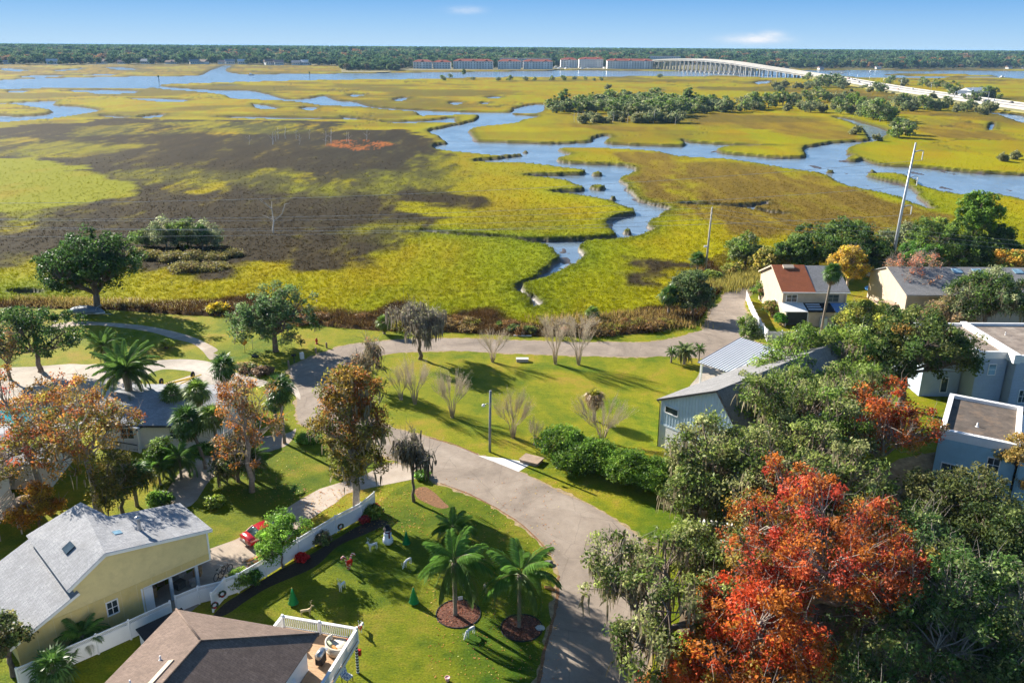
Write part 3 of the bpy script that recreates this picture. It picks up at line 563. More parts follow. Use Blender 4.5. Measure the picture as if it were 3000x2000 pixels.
def litter_edge(px, w, label):
    c = [p for p in smooth_poly(W(px), 6, False)]; L_, R_ = [], []
    rg = random.Random(5)
    for i, p in enumerate(c):
        d = (c[min(i + 1, len(c) - 1)] - c[max(i - 1, 0)]).normalized(); n = Vector((-d.y, d.x, 0)); L_.append(p + n * w * rg.uniform(.4, 1.1)); R_.append(p - n * w * rg.uniform(.4, 1.1))
    sheet('leaf_litter', L_ + R_[::-1], .017, MAT_LITTER, label=label, kind='stuff')
litter_edge([(1577, 2000), (1598, 1894), (1621, 1813), (1632, 1744), (1636, 1685)], .16, 'brown fallen leaves along the kerbless road edge')
litter_edge([(1612, 1622), (1544, 1549), (1468, 1496), (1372, 1446), (1290, 1415)], .10, 'fallen leaves on the outside of the road bend')
litter_edge([(1257, 1281), (1334, 1303), (1400, 1331)], .12, 'fallen leaves on the lawn side of the road')
# ------------------------------------------------------------------ plants
MAT_LEAF = leaf_mat('leaf', .50, .5, .22)
MAT_FROND = leaf_mat('palm_frond', .45, .42, .35)
MAT_MOSS = leaf_mat('spanish_moss', .35, .9, .05)
MAT_BARK = M('bark', (.17, .13, .10), .95, .4, 4, .6)
MAT_BARK_GREY = M('bark_grey', (.30, .26, .22), .95, .35, 4, .6)
MAT_BARK_PALE = M('bark_pale', (.46, .36, .26), .9, .3, 5, .4)
MAT_TWIG = M('twig_pale', (.46, .38, .29), .9, .2, 5)
MAT_PALMBARK = M('palm_bark', (.25, .20, .155), .95, .35, 9, .7)
LEAFGAIN = 2.05
def pal(rg, n, cols, w=None, jit=.22):
    cols = np.array(cols); k = rg.choice(len(cols), n, p=w); c = cols[k] * LEAFGAIN * (1 + jit * rg.randn(n))[:, None]; return np.clip(c, .002, .9)
def leaf_cloud(rg, cen, rad, per, size, ccol, flat=.75, up=.45, ljit=.25):
    """diamond leaves scattered in clumps: cen (k,3), rad (k,), colour of each clump"""
    k = len(cen); n = k * per; ci = np.repeat(np.arange(k), per)
    d = rg.randn(n, 3); d /= np.linalg.norm(d, axis=1)[:, None] + 1e-9; d *= (rg.rand(n) ** .45)[:, None]; d[:, 2] *= flat
    pos = cen[ci] + d * rad[ci][:, None]
    nr = rg.randn(n, 3) * .75 + d * .7; nr[:, 2] += up; nr /= np.linalg.norm(nr, axis=1)[:, None]
    t = rg.randn(n, 3); t -= (t * nr).sum(1)[:, None] * nr; t /= np.linalg.norm(t, axis=1)[:, None] + 1e-9; b = np.cross(nr, t)
    s = size * (.6 + .8 * rg.rand(n)); L_ = (s * 1.25)[:, None]; Wd = (s * .62)[:, None]
    fold = nr * (s * .18)[:, None]
    V = np.stack([pos - t * L_ * .5, pos + b * Wd * .5 + fold, pos + t * L_ * .5, pos - b * Wd * .5 + fold], 1).reshape(-1, 3)
    c = ccol[ci] * (1 + ljit * rg.randn(n))[:, None]; c = np.clip(c, .002, .9)
    return V, np.repeat(c, 4, 0)
def cloud_mesh(name, V, c, mat): return np_mesh(name, V, np.arange(len(V)).reshape(-1, 4), mat, c)
def moss_mesh(rg, pts, n, length=1.2, width=.16, col=(.21, .19, .145)):
    k = rg.choice(len(pts), n); p = pts[k] + rg.randn(n, 3) * .25; L_ = length * (.35 + .9 * rg.rand(n)); a = rg.rand(n) * pi; w = width * (.5 + .8 * rg.rand(n))
    dx = np.stack([np.cos(a) * w, np.sin(a) * w, np.zeros(n)], -1); sw = rg.randn(n, 3) * .12; sw[:, 2] = 0
    d1 = p - np.stack([np.zeros(n), np.zeros(n), L_ * .5], -1) + sw; d2 = p - np.stack([np.zeros(n), np.zeros(n), L_], -1) + sw * 1.6
    V = np.stack([p - dx * .5, p + dx * .5, d1 + dx * .55, d1 - dx * .55, d2 + dx * .12, d2 - dx * .12], 1).reshape(-1, 3)
    b = np.arange(n)[:, None] * 6; Fq = np.concatenate([b + [0, 1, 2, 3], b + [3, 2, 4, 5]], 0)
    c = np.array(col) * (1 + .25 * rg.randn(n))[:, None]
    return np_mesh('moss', V, Fq, MAT_MOSS, np.repeat(np.clip(c, .02, .6), 6, 0))
def wob(rg, a, b, n, amp):
    a, b = np.array(a, float), np.array(b, float); t = np.linspace(0, 1, n)[:, None]; p = a + (b - a) * t
    w = rg.randn(n, 3) * amp * np.linalg.norm(b - a); w[0] = 0; w[-1] = 0; return p + w
def tree_meshes(seed, H=12, R=6, trunk=.28, tr=.35, lobes=7, clumps=160, per=70, leaf=.26, crad=.95, cols=None, cw=None, crown0=.30, lean=(0, 0), moss=0, mosslen=1.2, flat=.7, bark=None, twigs=0, topcols=None, shape='round', holes=0.0, mosscol=(.25, .215, .135), droop=0.0):
    """trunk with limbs, crown of leaf clumps, hanging moss; foot at the origin"""
    rg = np.random.RandomState(seed); tb = MB(); lx, ly = lean
    fork = np.array([lx * trunk, ly * trunk, H * trunk]); cz0, cz1 = H * crown0, H
    tb.tube(wob(rg, (0, 0, -.3), fork, 5, .03), [tr * 1.35, tr * 1.05, tr * .95, tr * .9, tr * .8], 7)
    # lobes
    lc = []; lr = []
    for i in range(lobes):
        a = 2 * pi * i / lobes + rg.uniform(-.4, .4)
        if shape == 'tall':
            f = (i + .5) / lobes; rr = R * .42 * (1 - .35 * f); z = cz0 + (cz1 - cz0) * (.08 + .84 * f); a = i * 2.4
            prof = sin(pi * min(1, max(0.05, .12 + .80 * f))) ** .7; rr = R * .5 * prof; rl = R * .55 * (.55 + .5 * prof)
        elif shape == 'spread':
            rr = R * rg.uniform(.5, .78) * (1 if i else .1); z = cz0 + (cz1 - cz0) * rg.uniform(.35, .75); rl = R * rg.uniform(.30, .44)
        else:
            rr = R * rg.uniform(.42, .66) * (1 if i else .0); z = cz0 + (cz1 - cz0) * (rg.uniform(.28, .72) if i else .78); rl = R * rg.uniform(.36, .5)
        c = np.array([rr * cos(a) + lx * z / H, rr * sin(a) + ly * z / H, z])
        hz = (cz1 - cz0) * .5; rl = min(rl, hz * 1.15)
        c[2] = min(c[2], cz1 - rl * .72); lc.append(c); lr.append(rl)
    lc = np.array(lc); lr = np.array(lr)
    # clumps near the lobes' outsides
    k = rg.choice(lobes, clumps, p=lr ** 2 / (lr ** 2).sum()); d = rg.randn(clumps, 3); d[:, 2] = d[:, 2] * .9 + .25; d /= np.linalg.norm(d, axis=1)[:, None]
    cen = lc[k] + d * (lr[k] * (.55 + .45 * rg.rand(clumps) ** .6))[:, None] * np.array([1, 1, flat])
    if droop: cen[:, 2] -= droop * (np.hypot(cen[:, 0] - lx, cen[:, 1] - ly) / R) ** 2 * H * .25
    cen[:, 2] = np.maximum(cen[:, 2], H * crown0 * .75)
    if holes:
        h = fbm(cen[:, 0] * .45 + seed, cen[:, 1] * .45 + cen[:, 2] * .3, 2); keep = h > np.quantile(h, holes); cen = cen[keep]; k = k[keep]
    crd = crad * (.6 + .75 * rg.rand(len(cen)))
    # limbs to lobes, twigs to clumps
    ends = []
    for i in range(lobes):
        st = fork if shape != 'tall' else np.array([lx * lc[i][2] * .72 / H, ly * lc[i][2] * .72 / H, lc[i][2] * .72])
        p = wob(rg, st, lc[i] - [0, 0, lr[i] * .25], 5, .05); r0 = tr * (.62 if shape != 'tall' else .38)
        tb.tube(p, [r0, r0 * .8, r0 * .62, r0 * .48, r0 * .32], 5, False)
        ends.append(p)
    if shape == 'tall': tb.tube(wob(rg, fork, (lx, ly, H * .95), 6, .02), [tr * .8, tr * .66, tr * .5, tr * .36, tr * .22, tr * .08], 6)
    for j in range(len(cen)):
        p = ends[k[j]]; q = p[rg.randint(2, 5)]; r0 = tr * .16
        tb.tube(wob(rg, q, cen[j], 3, .08), [r0, r0 * .7, r0 * .3], 3, False)
    cols = cols if cols is not None else [(.045, .085, .018)]
    cc = pal(rg, len(cen), cols, cw)
    if topcols is not None:
        hi = rg.rand(len(cen)) < np.clip((cen[:, 2] - cz0) / (cz1 - cz0) * 1.5 - .35, 0, 1); c2 = pal(rg, len(cen), topcols); cc[hi] = c2[hi]
    V, vc = leaf_cloud(rg, cen, crd, per, leaf, cc, .75)
    out = {'trunk': tb.mesh('trunk', bark or MAT_BARK), 'crown': cloud_mesh('crown', V, vc, MAT_LEAF)}
    if moss: out['moss'] = moss_mesh(rg, cen - [0, 0, .3], moss, mosslen, col=mosscol)
    if twigs:
        tw = MB()
        for j in range(twigs):
            q = cen[rg.randint(len(cen))]; e = q + rg.randn(3) * .7 + [0, 0, .5]
            tw.tube(wob(rg, q, e, 3, .1), [.024, .017, .008], 3, False)
        out['twigs'] = tw.mesh('twigs', MAT_BARK_GREY)
    return out
def put_tree(name, label, loc, meshes, rz=0.0, s=1.0, cat='tree', group=None):
    t = thing(name, label, cat, loc, rz, group, s)
    for k, me in meshes.items():
        o = link(k, me, t)
        if k in ('moss', 'twigs', 'seed_heads'): o['kind'] = 'stuff'
    return t
OAK = [(.040, .075, .016), (.060, .100, .020), (.085, .125, .028), (.030, .055, .014)]
OAKLT = [(.085, .135, .022), (.12, .17, .03), (.065, .105, .02), (.15, .19, .05)]
GREYG = [(.13, .15, .07), (.17, .18, .09), (.09, .12, .05)]
def vase_tree(seed, H=4.2, R=2.2, stems=11, twig=150, col=MAT_BARK_PALE, seeds=True):
    """bare crape myrtle: many stems fanning out of one foot, fine upright twigs"""
    rg = np.random.RandomState(seed); b = MB(); t = MB(); tips = []
    for i in range(stems):
        a = 2 * pi * i / stems + rg.uniform(-.3, .3); q = rg.uniform(.25, 1) ** .7
        p0 = np.array([.16 * cos(a), .16 * sin(a), 0]); p1 = np.array([R * .22 * q * cos(a), R * .22 * q * sin(a), H * .32]); p2 = np.array([R * .72 * q * cos(a), R * .72 * q * sin(a), H * rg.uniform(.5, .7)])
        pts = [p0, (p0 + p1) / 2 + rg.randn(3) * .03, p1, (p1 + p2) / 2 + rg.randn(3) * .06, p2]; b.tube(pts, [.062, .05, .04, .028, .017], 5)
        tips += [pts[3], p2, (pts[3] + p2) / 2]
    b.tube([(0, 0, -.1), (0, 0, .25)], [.26, .2], 8)
    sp = []
    for i in range(twig):
        q = tips[rg.randint(len(tips))]; dr = np.array([q[0], q[1], 0]); dr = dr / (np.linalg.norm(dr) + .2)
        e = q + dr * rg.uniform(.05, .75) * R * .6 + rg.randn(3) * [.22, .22, .1] + [0, 0, H * rg.uniform(.14, .40)]
        m = (q + e) / 2 + rg.randn(3) * .06; t.tube([q, m, e], [.017, .012, .006], 3, False); sp.append(e); sp.append(m)
        for _ in range(2):
            e2 = m + (e - m) * rg.uniform(.2, 1) + rg.randn(3) * [.25, .25, .15] + [0, 0, .22]; t.tube([m, e2], [.009, .004], 3, False); sp.append(e2)
    out = {'trunk': b.mesh('trunk', col), 'twigs': t.mesh('twigs', MAT_TWIG)}
    if seeds:
        sp = np.array(sp); V, c = leaf_cloud(rg, sp, np.full(len(sp), .14), 3, .055, pal(rg, len(sp), [(.30, .23, .15), (.24, .19, .14), (.26, .24, .10)]))
        out['seed_heads'] = cloud_mesh('seed_heads', V, c, MAT_LEAF)
    return out
# ---- palms: every frond is a piece of its own, a few meshes shared
def pinnate(seed, L_=2.6, n=26, droop=.9, ll=.62, col=(.065, .13, .025), wd=.05):
    rg = np.random.RandomState(seed); V = []; C_ = []; t = np.linspace(0, 1, 12); px = L_ * t * (1 - .12 * t * droop); pz = L_ * (.55 * t - (.25 + .55 * droop) * t * t)
    spine = np.stack([px, np.zeros(12), pz], -1); tb = MB(); tb.tube(spine, list(np.linspace(.035, .008, 12)), 3, False)
    Vt = np.array(tb.v); Ft = [f for f in tb.f]
    for i in range(n):
        u = .14 + .86 * i / n; c = np.array([np.interp(u, t, px), 0, np.interp(u, t, pz)]); l = ll * sin(pi * (.18 + .78 * u)) ** .6 * rg.uniform(.85, 1.15)
        for sgn in (-1, 1):
            dv = np.array([.55 + .3 * u, sgn * .85, -.12 - .25 * rg.rand() - .35 * droop * u]); dv /= np.linalg.norm(dv); m = c + dv * l * .55; e = c + dv * l + [0, 0, -.22 * l - .2 * droop * l]
            w = np.array([wd, 0, .02]); V += [c - w * .5, c + w * .5, m + w, e, m - w * .8]
            C_ += [np.array(col) * rg.uniform(.7, 1.35)] * 5
    V = np.array(V); nv = len(V); me = bpy.data.meshes.new('frond'); fs = []
    for i in range(nv // 5): b = i * 5; fs += [(b, b + 1, b + 2), (b, b + 2, b + 4), (b + 4, b + 2, b + 3)]
    fs += [tuple(nv + k for k in f) for f in Ft]
    me.from_pydata([tuple(v) for v in V] + [tuple(v) for v in Vt], [], fs)
    a = me.color_attributes.new('Col', 'FLOAT_COLOR', 'POINT'); cc = np.ones((nv + len(Vt), 4)); cc[:nv, :3] = np.array(C_) * 1.45; cc[nv:, :3] = (.16, .17, .05); a.data.foreach_set('color', cc.ravel()); me.materials.append(MAT_FROND); me.update(); return me
def fan(seed, L_=1.5, n=17, col=(.055, .115, .022), fold=.35):
    rg = np.random.RandomState(seed); V = []; C_ = []; fs = []; st = np.array([L_ * .55, 0, L_ * .10]); V += [np.array([0, -.03, 0]), np.array([0, .03, 0]), st + [0, .02, 0], st - [0, .02, 0]]; fs.append((0, 1, 2, 3)); C_ += [np.array((.14, .15, .05))] * 4
    for i in range(n):
        a = -2.1 + 4.2 * i / (n - 1); l = L_ * (.78 - .20 * abs(a) / 2.1) * rg.uniform(.88, 1.1); d = np.array([cos(a), sin(a), -.06 - .10 * rg.rand() + (.12 if i % 2 else 0)]); pr = np.array([-sin(a), cos(a), 0]); b = len(V)
        m = st + d * l * .62; e = st + d * l + [0, 0, -fold * l * (.6 + .6 * rg.rand())]; w = l * .075
        V += [st, m - pr * w, m + pr * w, e]; C_ += [np.array(col) * rg.uniform(.65, 1.4)] * 4; fs += [(b, b + 1, b + 2), (b + 1, b + 3, b + 2)]
    me = bpy.data.meshes.new('frond'); me.from_pydata([tuple(v) for v in V], [], fs); a = me.color_attributes.new('Col', 'FLOAT_COLOR', 'POINT'); cc = np.ones((len(V), 4)); cc[:, :3] = np.array(C_) * 1.45; a.data.foreach_set('color', cc.ravel()); me.materials.append(MAT_FROND); me.update(); return me
_FR = {}
def fronds(kind):
    if kind in _FR: return _FR[kind]
    mk = {'queen': lambda: [pinnate(1, 2.7, 44, .6, .78, (.085, .17, .03), .04), pinnate(2, 2.8, 44, 1.15, .82, (.075, .15, .028), .04), pinnate(3, 2.7, 44, 1.6, .85, (.10, .16, .04), .04)],
          'date': lambda: [pinnate(4, 2.6, 34, .35, .42, (.085, .15, .03), .045), pinnate(5, 2.7, 34, .75, .44, (.075, .135, .028), .045), pinnate(6, 2.5, 34, 1.15, .42, (.09, .12, .035), .045)],
          'pindo': lambda: [pinnate(7, 1.7, 24, .7, .36, (.16, .20, .075), .05), pinnate(8, 1.7, 24, 1.2, .36, (.15, .18, .08), .05), pinnate(9, 1.6, 24, 1.7, .34, (.17, .17, .07), .05)],
          'sabal': lambda: [fan(10), fan(11, 1.55, 17, (.065, .125, .025), .5), fan(12, 1.5, 17, (.05, .095, .022), .7)],
          'dead': lambda: [fan(13, 1.5, 15, (.27, .18, .09), .9), fan(14, 1.45, 15, (.22, .15, .08), 1.1), fan(15, 1.3, 17, (.28, .27, .04), .4)],
          'light': lambda: [fan(16, 1.5, 17, (.12, .19, .03)), fan(17, 1.55, 17, (.13, .18, .035), .5), fan(18, 1.5, 17, (.11, .15, .03), .7)]}[kind]
    _FR[kind] = mk(); return _FR[kind]
def palm(name, label, loc, th, kind, rad, n=26, tr=.16, seed=0, lean=(0, 0), skirt=0, group=None):
    """trunk th metres tall, n fronds about rad metres long"""
    rg = random.Random(seed); t = thing(name, label, 'palm tree', loc, rg.uniform(0, 6), group); ms = fronds(kind); base = {'queen': 2.7, 'date': 2.6, 'pindo': 1.7}.get(kind, 2.2); sc = rad / base
    ca = t.rotation_euler[2]; lx, ly = lean[0] * cos(-ca) - lean[1] * sin(-ca), lean[0] * sin(-ca) + lean[1] * cos(-ca)
    b = MB(); m = 9; b.tube([(lx * (i / m) ** 1.5, ly * (i / m) ** 1.5, -.2 + (th + .2) * i / m) for i in range(m + 1)], [tr * (1.35 if i == 0 else 1.0 + .12 * (i % 2)) * (1.25 if i >= m - 1 else 1) for i in range(m + 1)], 8); b.obj('trunk', MAT_PALMBARK, t)
    for i in range(n):
        f = (i + .5) / n; a = i * 2.39996 + rg.uniform(-.15, .15)
        if kind in ('queen', 'date', 'pindo'): el = radians(72 - 78 * f + rg.uniform(-7, 7)); me = ms[0 if f < .35 else (1 if f < .72 else 2)]
        else: el = radians(80 - (128 if skirt else 112) * f + rg.uniform(-9, 9)); me = ms[0 if f < .4 else (1 if f < .75 else 2)]
        if kind == 'dead': me = ms[2 if f < .25 else (0 if i % 2 else 1)]
        o = link('frond', me, t); o.location = (lx, ly, th - .12 * f); s = sc * rg.uniform(.88, 1.1); o.scale = (s, s, s)
        o.rotation_euler = (rg.uniform(-.25, .25), -el + (.42 if kind in ('queen', 'date', 'pindo') else 0), a)
    if skirt:
        dm = fronds('dead')
        for i in range(skirt):
            o = link('frond', dm[i % 2], t); o.location = (lx * .97, ly * .97, th - .35 - .1 * rg.random()); o.scale = (sc * .8,) * 3; o.rotation_euler = (rg.uniform(-.2, .2), radians(62 + rg.uniform(-12, 14)), i * 2.4)
    return t
def bush_meshes(seed, R=1.5, H=2.0, clumps=60, per=60, leaf=.16, cols=None, crad=.5, cw=None, stems=True, low=.18):
    rg = np.random.RandomState(seed); d = rg.randn(clumps, 3); d /= np.linalg.norm(d, axis=1)[:, None]; d[:, 2] = np.abs(d[:, 2]) * 1.0 - .18
    cen = d * np.array([R, R, H * .62]) * (.55 + .35 * rg.rand(clumps))[:, None] * .88 + [0, 0, H * .38]; cen[:, 2] = np.maximum(cen[:, 2], low * H)
    V, c = leaf_cloud(rg, cen, crad * (.7 + .6 * rg.rand(clumps)), per, leaf, pal(rg, clumps, cols, cw), .8); out = {'crown': cloud_mesh('crown', V, c, MAT_LEAF)}
    if stems:
        b = MB()
        for j in range(0, clumps, 3): b.tube(wob(rg, (rg.uniform(-.15, .15) * R, rg.uniform(-.15, .15) * R, -.05), cen[j], 4, .05), [.05, .04, .03, .012], 4, False)
        out['trunk'] = b.mesh('trunk', MAT_BARK)
    return out
# ------------------------------------------------------------------ near trees, each where it stands
rr_s = random.Random(77)
def TC(u, v, z): p = P(u, v, z); return Vector((p.x, p.y, 0))
def TB(name, label, base, vtop, hw, seed, **k):
    b = P(*base); H = hgt(b, vtop); R = hw / ppm((b.x, b.y, H * .6)); return put_tree(name, label, b, tree_meshes(seed, H=H, R=R, **k), random.Random(seed).uniform(0, 6))
def TK(name, label, cpx, H, R, seed, **k):
    b = TC(cpx[0], cpx[1], H * .62); return put_tree(name, label, b, tree_meshes(seed, H=H, R=R, **k), random.Random(seed).uniform(0, 6))
DARK = [(.022, .052, .012), (.036, .072, .016), (.055, .095, .022), (.03, .06, .018)]
TB('oak_tree', 'big dark green round oak at the marsh edge over a covered boat', (288, 905), 675, 152, 21, trunk=.2, tr=.6, lobes=10, clumps=330, per=65, leaf=.36, crad=1.15, cols=DARK, crown0=.14, flat=.9)
TB('oak_tree', 'drooping live oak on the lawn beside the road junction', (808, 1030), 830, 140, 22, trunk=.26, tr=.42, lobes=9, clumps=230, per=60, leaf=.30, crad=.95, cols=[(.045, .085, .028), (.065, .105, .035), (.095, .13, .05)], crown0=.22, moss=260, mosslen=1.0, droop=.9, holes=.08)
TK('oak_tree', 'dark oak at the picture edge above the circular driveway', (95, 965), 10, 6.2, 23, tr=.35, lobes=8, clumps=170, per=60, leaf=.30, cols=DARK, crown0=.2, holes=.25)
RO = [(.25, .06, .025), (.28, .09, .022), (.22, .11, .025), (.20, .14, .035), (.28, .05, .028)]
OB = [(.17, .11, .02), (.21, .11, .02), (.12, .115, .022), (.085, .095, .02), (.19, .155, .028)]
put_tree('sweetgum_tree', 'red and orange sweetgum with a leaning grey trunk behind the yellow house', P(140, 1480), tree_meshes(24, H=14.5, R=6.2, trunk=.42, tr=.32, lobes=12, clumps=260, per=52, leaf=.21, crad=.8, cols=OB, topcols=RO, crown0=.20, lean=(-3.2, .8), bark=MAT_BARK_GREY, twigs=120, holes=.42, moss=60), 0)
put_tree('sweetgum_tree', 'orange-brown and olive sweetgum rising behind the yellow house roof', P(296, 1508), tree_meshes(25, H=15.2, R=6.0, trunk=.40, tr=.30, lobes=13, clumps=290, per=52, leaf=.21, crad=.85, cols=OB, topcols=[(.24, .11, .024), (.21, .07, .02), (.16, .12, .028)], crown0=.17, lean=(-1.2, 0), bark=MAT_BARK_GREY, twigs=260, holes=.42, moss=120), 0)
put_tree('cypress_tree', 'bare-topped cypress with sparse orange needles among the palms', P(738, 1440), tree_meshes(26, H=13.0, R=4.2, trunk=.55, tr=.26, lobes=11, clumps=130, per=50, leaf=.20, crad=.8, cols=[(.26, .09, .017), (.28, .12, .02), (.21, .085, .02), (.16, .12, .028)], crown0=.24, bark=MAT_BARK_GREY, twigs=420, holes=.34, moss=150, mosslen=.9, shape='tall'), 0)
TB('sweetgum_tree', 'tall bronze and olive sweetgum hung with moss at the head of the driveway', (1046, 1500), 1060, 122, 27, trunk=.34, tr=.34, lobes=12, clumps=290, per=62, leaf=.23, crad=.8, cols=[(.10, .105, .02), (.13, .115, .022), (.085, .095, .02), (.16, .11, .02)], topcols=[(.19, .09, .02), (.15, .10, .02), (.12, .11, .022), (.20, .07, .02)], crown0=.22, shape='tall', moss=420, mosslen=1.3, bark=MAT_BARK_GREY, twigs=150, holes=.1)
TB('mossy_tree', 'small bare tree draped in moss at the roadside', (1213, 1468), 1240, 58, 28, trunk=.4, tr=.15, lobes=6, clumps=46, per=8, leaf=.16, crad=.6, cols=[(.13, .13, .06)], crown0=.42, moss=420, mosslen=1.5, twigs=160, mosscol=(.14, .125, .09))
TB('mossy_tree', 'grey bald tree wrapped in moss between the road and the lawn', (1230, 1052), 885, 98, 29, trunk=.36, tr=.28, lobes=8, clumps=110, per=12, leaf=.22, crad=.8, cols=[(.18, .16, .09), (.14, .14, .07)], crown0=.36, moss=1100, mosslen=1.7, twigs=320, mosscol=(.235, .205, .165))
TK('mossy_tree', 'low mossy crown with red tips behind the bronze sweetgum', (1075, 1045), 7, 2.8, 30, tr=.18, lobes=6, clumps=50, per=14, leaf=.2, crad=.6, cols=[(.20, .10, .05), (.16, .13, .07)], moss=420, mosslen=1.0, twigs=120)
def VT(label, base, vtop, hw, seed, **k):
    b = P(*base); H = hgt(b, vtop); R = hw / ppm((b.x, b.y, H * .6)) * 1.15; return put_tree('crape_myrtle', label, b, vase_tree(seed, H, R, **k), random.Random(seed).uniform(0, 6), group='bare crape myrtles around the lawn')
VT('bare crape myrtle on the lawn edge, first from the grey mossy tree', (1443, 1060), 962, 52, 41)
VT('bare crape myrtle nearest the road beside the concrete box', (1627, 1066), 930, 46, 42, stems=13)
VT('bare wide crape myrtle, last of the row along the far road', (1695, 1068), 930, 52, 43, stems=13)
VT('bare greenish crape myrtle behind the bronze sweetgum', (1216, 1182), 1055, 55, 44, stems=14, twig=190)
VT('bare crape myrtle standing between the light pole and the grey mossy tree', (1325, 1222), 1085, 62, 45, stems=12, twig=180)
VT('bare pale crape myrtle right beside the light pole', (1504, 1282), 1152, 66, 46, stems=10, twig=220)
VT('small bare crape myrtle at the hedge end', (1568, 1302), 1228, 32, 47, stems=6, twig=70)
VT('bare crape myrtle growing behind the clipped hedge', (1765, 1292), 1175, 80, 48, stems=14, twig=240)
VT('small leaning bare crape myrtle in the sweetgum shade', (1175, 1170), 1095, 40, 49, stems=5, twig=70)
VT('bare pale shrub at the marsh edge across the road', (1612, 975), 930, 45, 50, stems=12, twig=200)
VT('bare pinkish shrub at the marsh edge beside the reeds', (1710, 975), 932, 55, 51, stems=14, twig=220)
# big trees on the right
put_tree('maple_tree', 'bright red and orange maple filling the lower right', TC(2400, 1590, 8.4), tree_meshes(60, H=14.2, R=7.8, trunk=.22, tr=.42, lobes=13, clumps=520, per=84, leaf=.20, crad=.8, cols=[(.24, .055, .014), (.27, .10, .018), (.17, .12, .022), (.20, .035, .016), (.12, .11, .025)], topcols=[(.29, .045, .024), (.27, .065, .022), (.29, .10, .018)], crown0=.16, bark=MAT_BARK_GREY, twigs=900, holes=.24), 1.0)
put_tree('maple_tree', 'orange maple at the bottom edge beside the mossy oak', TC(2215, 1890, 6.2), tree_meshes(61, H=10.5, R=5.6, trunk=.25, tr=.32, lobes=9, clumps=340, per=70, leaf=.22, crad=.75, cols=[(.27, .085, .013), (.28, .12, .02), (.18, .13, .022), (.25, .05, .016)], topcols=[(.30, .045, .014), (.28, .10, .016)], crown0=.14, bark=MAT_BARK_GREY, twigs=260, holes=.1), 0)
put_tree('maple_tree', 'small orange maple sapling at the bottom edge by the road', TC(1985, 1985, 3.2), tree_meshes(62, H=5.5, R=2.3, trunk=.25, tr=.16, lobes=6, clumps=70, per=60, leaf=.2, crad=.6, cols=[(.38, .12, .025), (.40, .08, .025), (.30, .17, .03)], crown0=.2, bark=MAT_BARK_GREY), 0)
MO = [(.085, .118, .026), (.135, .160, .042), (.048, .072, .016), (.185, .195, .075)]
put_tree('oak_tree', 'open live oak trailing moss over the road', TC(1975, 1735, 7.0), tree_meshes(63, H=11.5, R=6.3, trunk=.3, tr=.4, lobes=10, clumps=210, per=58, leaf=.24, crad=.8, cols=MO, crown0=.20, moss=1000, mosslen=1.5, shape='spread', holes=.28, droop=.5, twigs=120, lean=(-.8, .6)), .4)
put_tree('oak_tree', 'huge moss-hung live oak in front of the pale blue house', TC(2240, 1345, 8.5), tree_meshes(64, H=14, R=9.4, trunk=.25, tr=.6, lobes=13, clumps=440, per=64, leaf=.27, crad=.95, cols=MO, crown0=.14, moss=1800, mosslen=1.7, shape='spread', holes=.16, droop=.4, twigs=160), 2.0)
put_tree('oak_tree', 'mossy live oak between the hedge and the red maple', TC(2080, 1530, 6.0), tree_meshes(65, H=10, R=5.6, trunk=.3, tr=.36, lobes=9, clumps=230, per=62, leaf=.25, crad=.85, cols=MO, crown0=.14, moss=800, mosslen=1.4, shape='spread', holes=.15), 3.0)
put_tree('oak_tree', 'light green live oak spreading over the blue house roof', TC(2425, 1075, 7.8), tree_meshes(66, H=12.5, R=8.4, trunk=.3, tr=.45, lobes=12, clumps=330, per=62, leaf=.30, crad=1.0, cols=OAKLT, crown0=.22, moss=160, shape='spread', holes=.2, twigs=120), 4.0)
put_tree('oak_tree', 'dark glossy oak beside the grey townhouse wall', TC(2665, 1020, 8.0), tree_meshes(67, H=14, R=7.8, trunk=.3, tr=.45, lobes=11, clumps=320, per=64, leaf=.31, crad=1.0, cols=[(.04, .07, .016), (.065, .09, .022), (.10, .11, .03), (.03, .05, .015), (.20, .12, .03)], cw=[.3, .28, .2, .17, .05], crown0=.18), 5.0)
put_tree('maple_tree', 'rusty red maple with bare grey twigs beside the flat-roofed house', TC(2585, 1240, 7.2), tree_meshes(68, H=12, R=6.2, trunk=.3, tr=.32, lobes=10, clumps=210, per=56, leaf=.25, crad=.85, cols=[(.22, .085, .018), (.24, .075, .018), (.13, .075, .02), (.18, .115, .026)], topcols=[(.27, .085, .018), (.27, .055, .018)], crown0=.2, bark=MAT_BARK_GREY, twigs=520, holes=.22), 0)
put_tree('oak_tree', 'dark shaded evergreen in front of the turquoise wall', TC(2855, 1480, 5.8), tree_meshes(69, H=9.5, R=5.6, tr=.35, lobes=9, clumps=230, per=62, leaf=.24, crad=.85, cols=[(.045, .062, .018), (.07, .085, .026), (.10, .10, .035)], crown0=.12), 0)
put_tree('oak_tree', 'spreading green oak in the bottom right corner', TC(2790, 1790, 6.0), tree_meshes(70, H=10.5, R=7.4, tr=.42, lobes=12, clumps=360, per=62, leaf=.23, crad=.85, cols=[(.05, .095, .022), (.085, .135, .035), (.12, .15, .05), (.035, .065, .02)], crown0=.15, holes=.16, twigs=320, bark=MAT_BARK_GREY), 0)
put_tree('oak_tree', 'green oak at the bottom edge under the red maple', TC(2590, 1960, 4.6), tree_meshes(71, H=7.5, R=4.4, tr=.28, lobes=8, clumps=190, per=60, leaf=.21, crad=.75, cols=[(.06, .105, .025), (.10, .15, .04), (.14, .15, .05)], crown0=.12, holes=.1, twigs=120), 0)
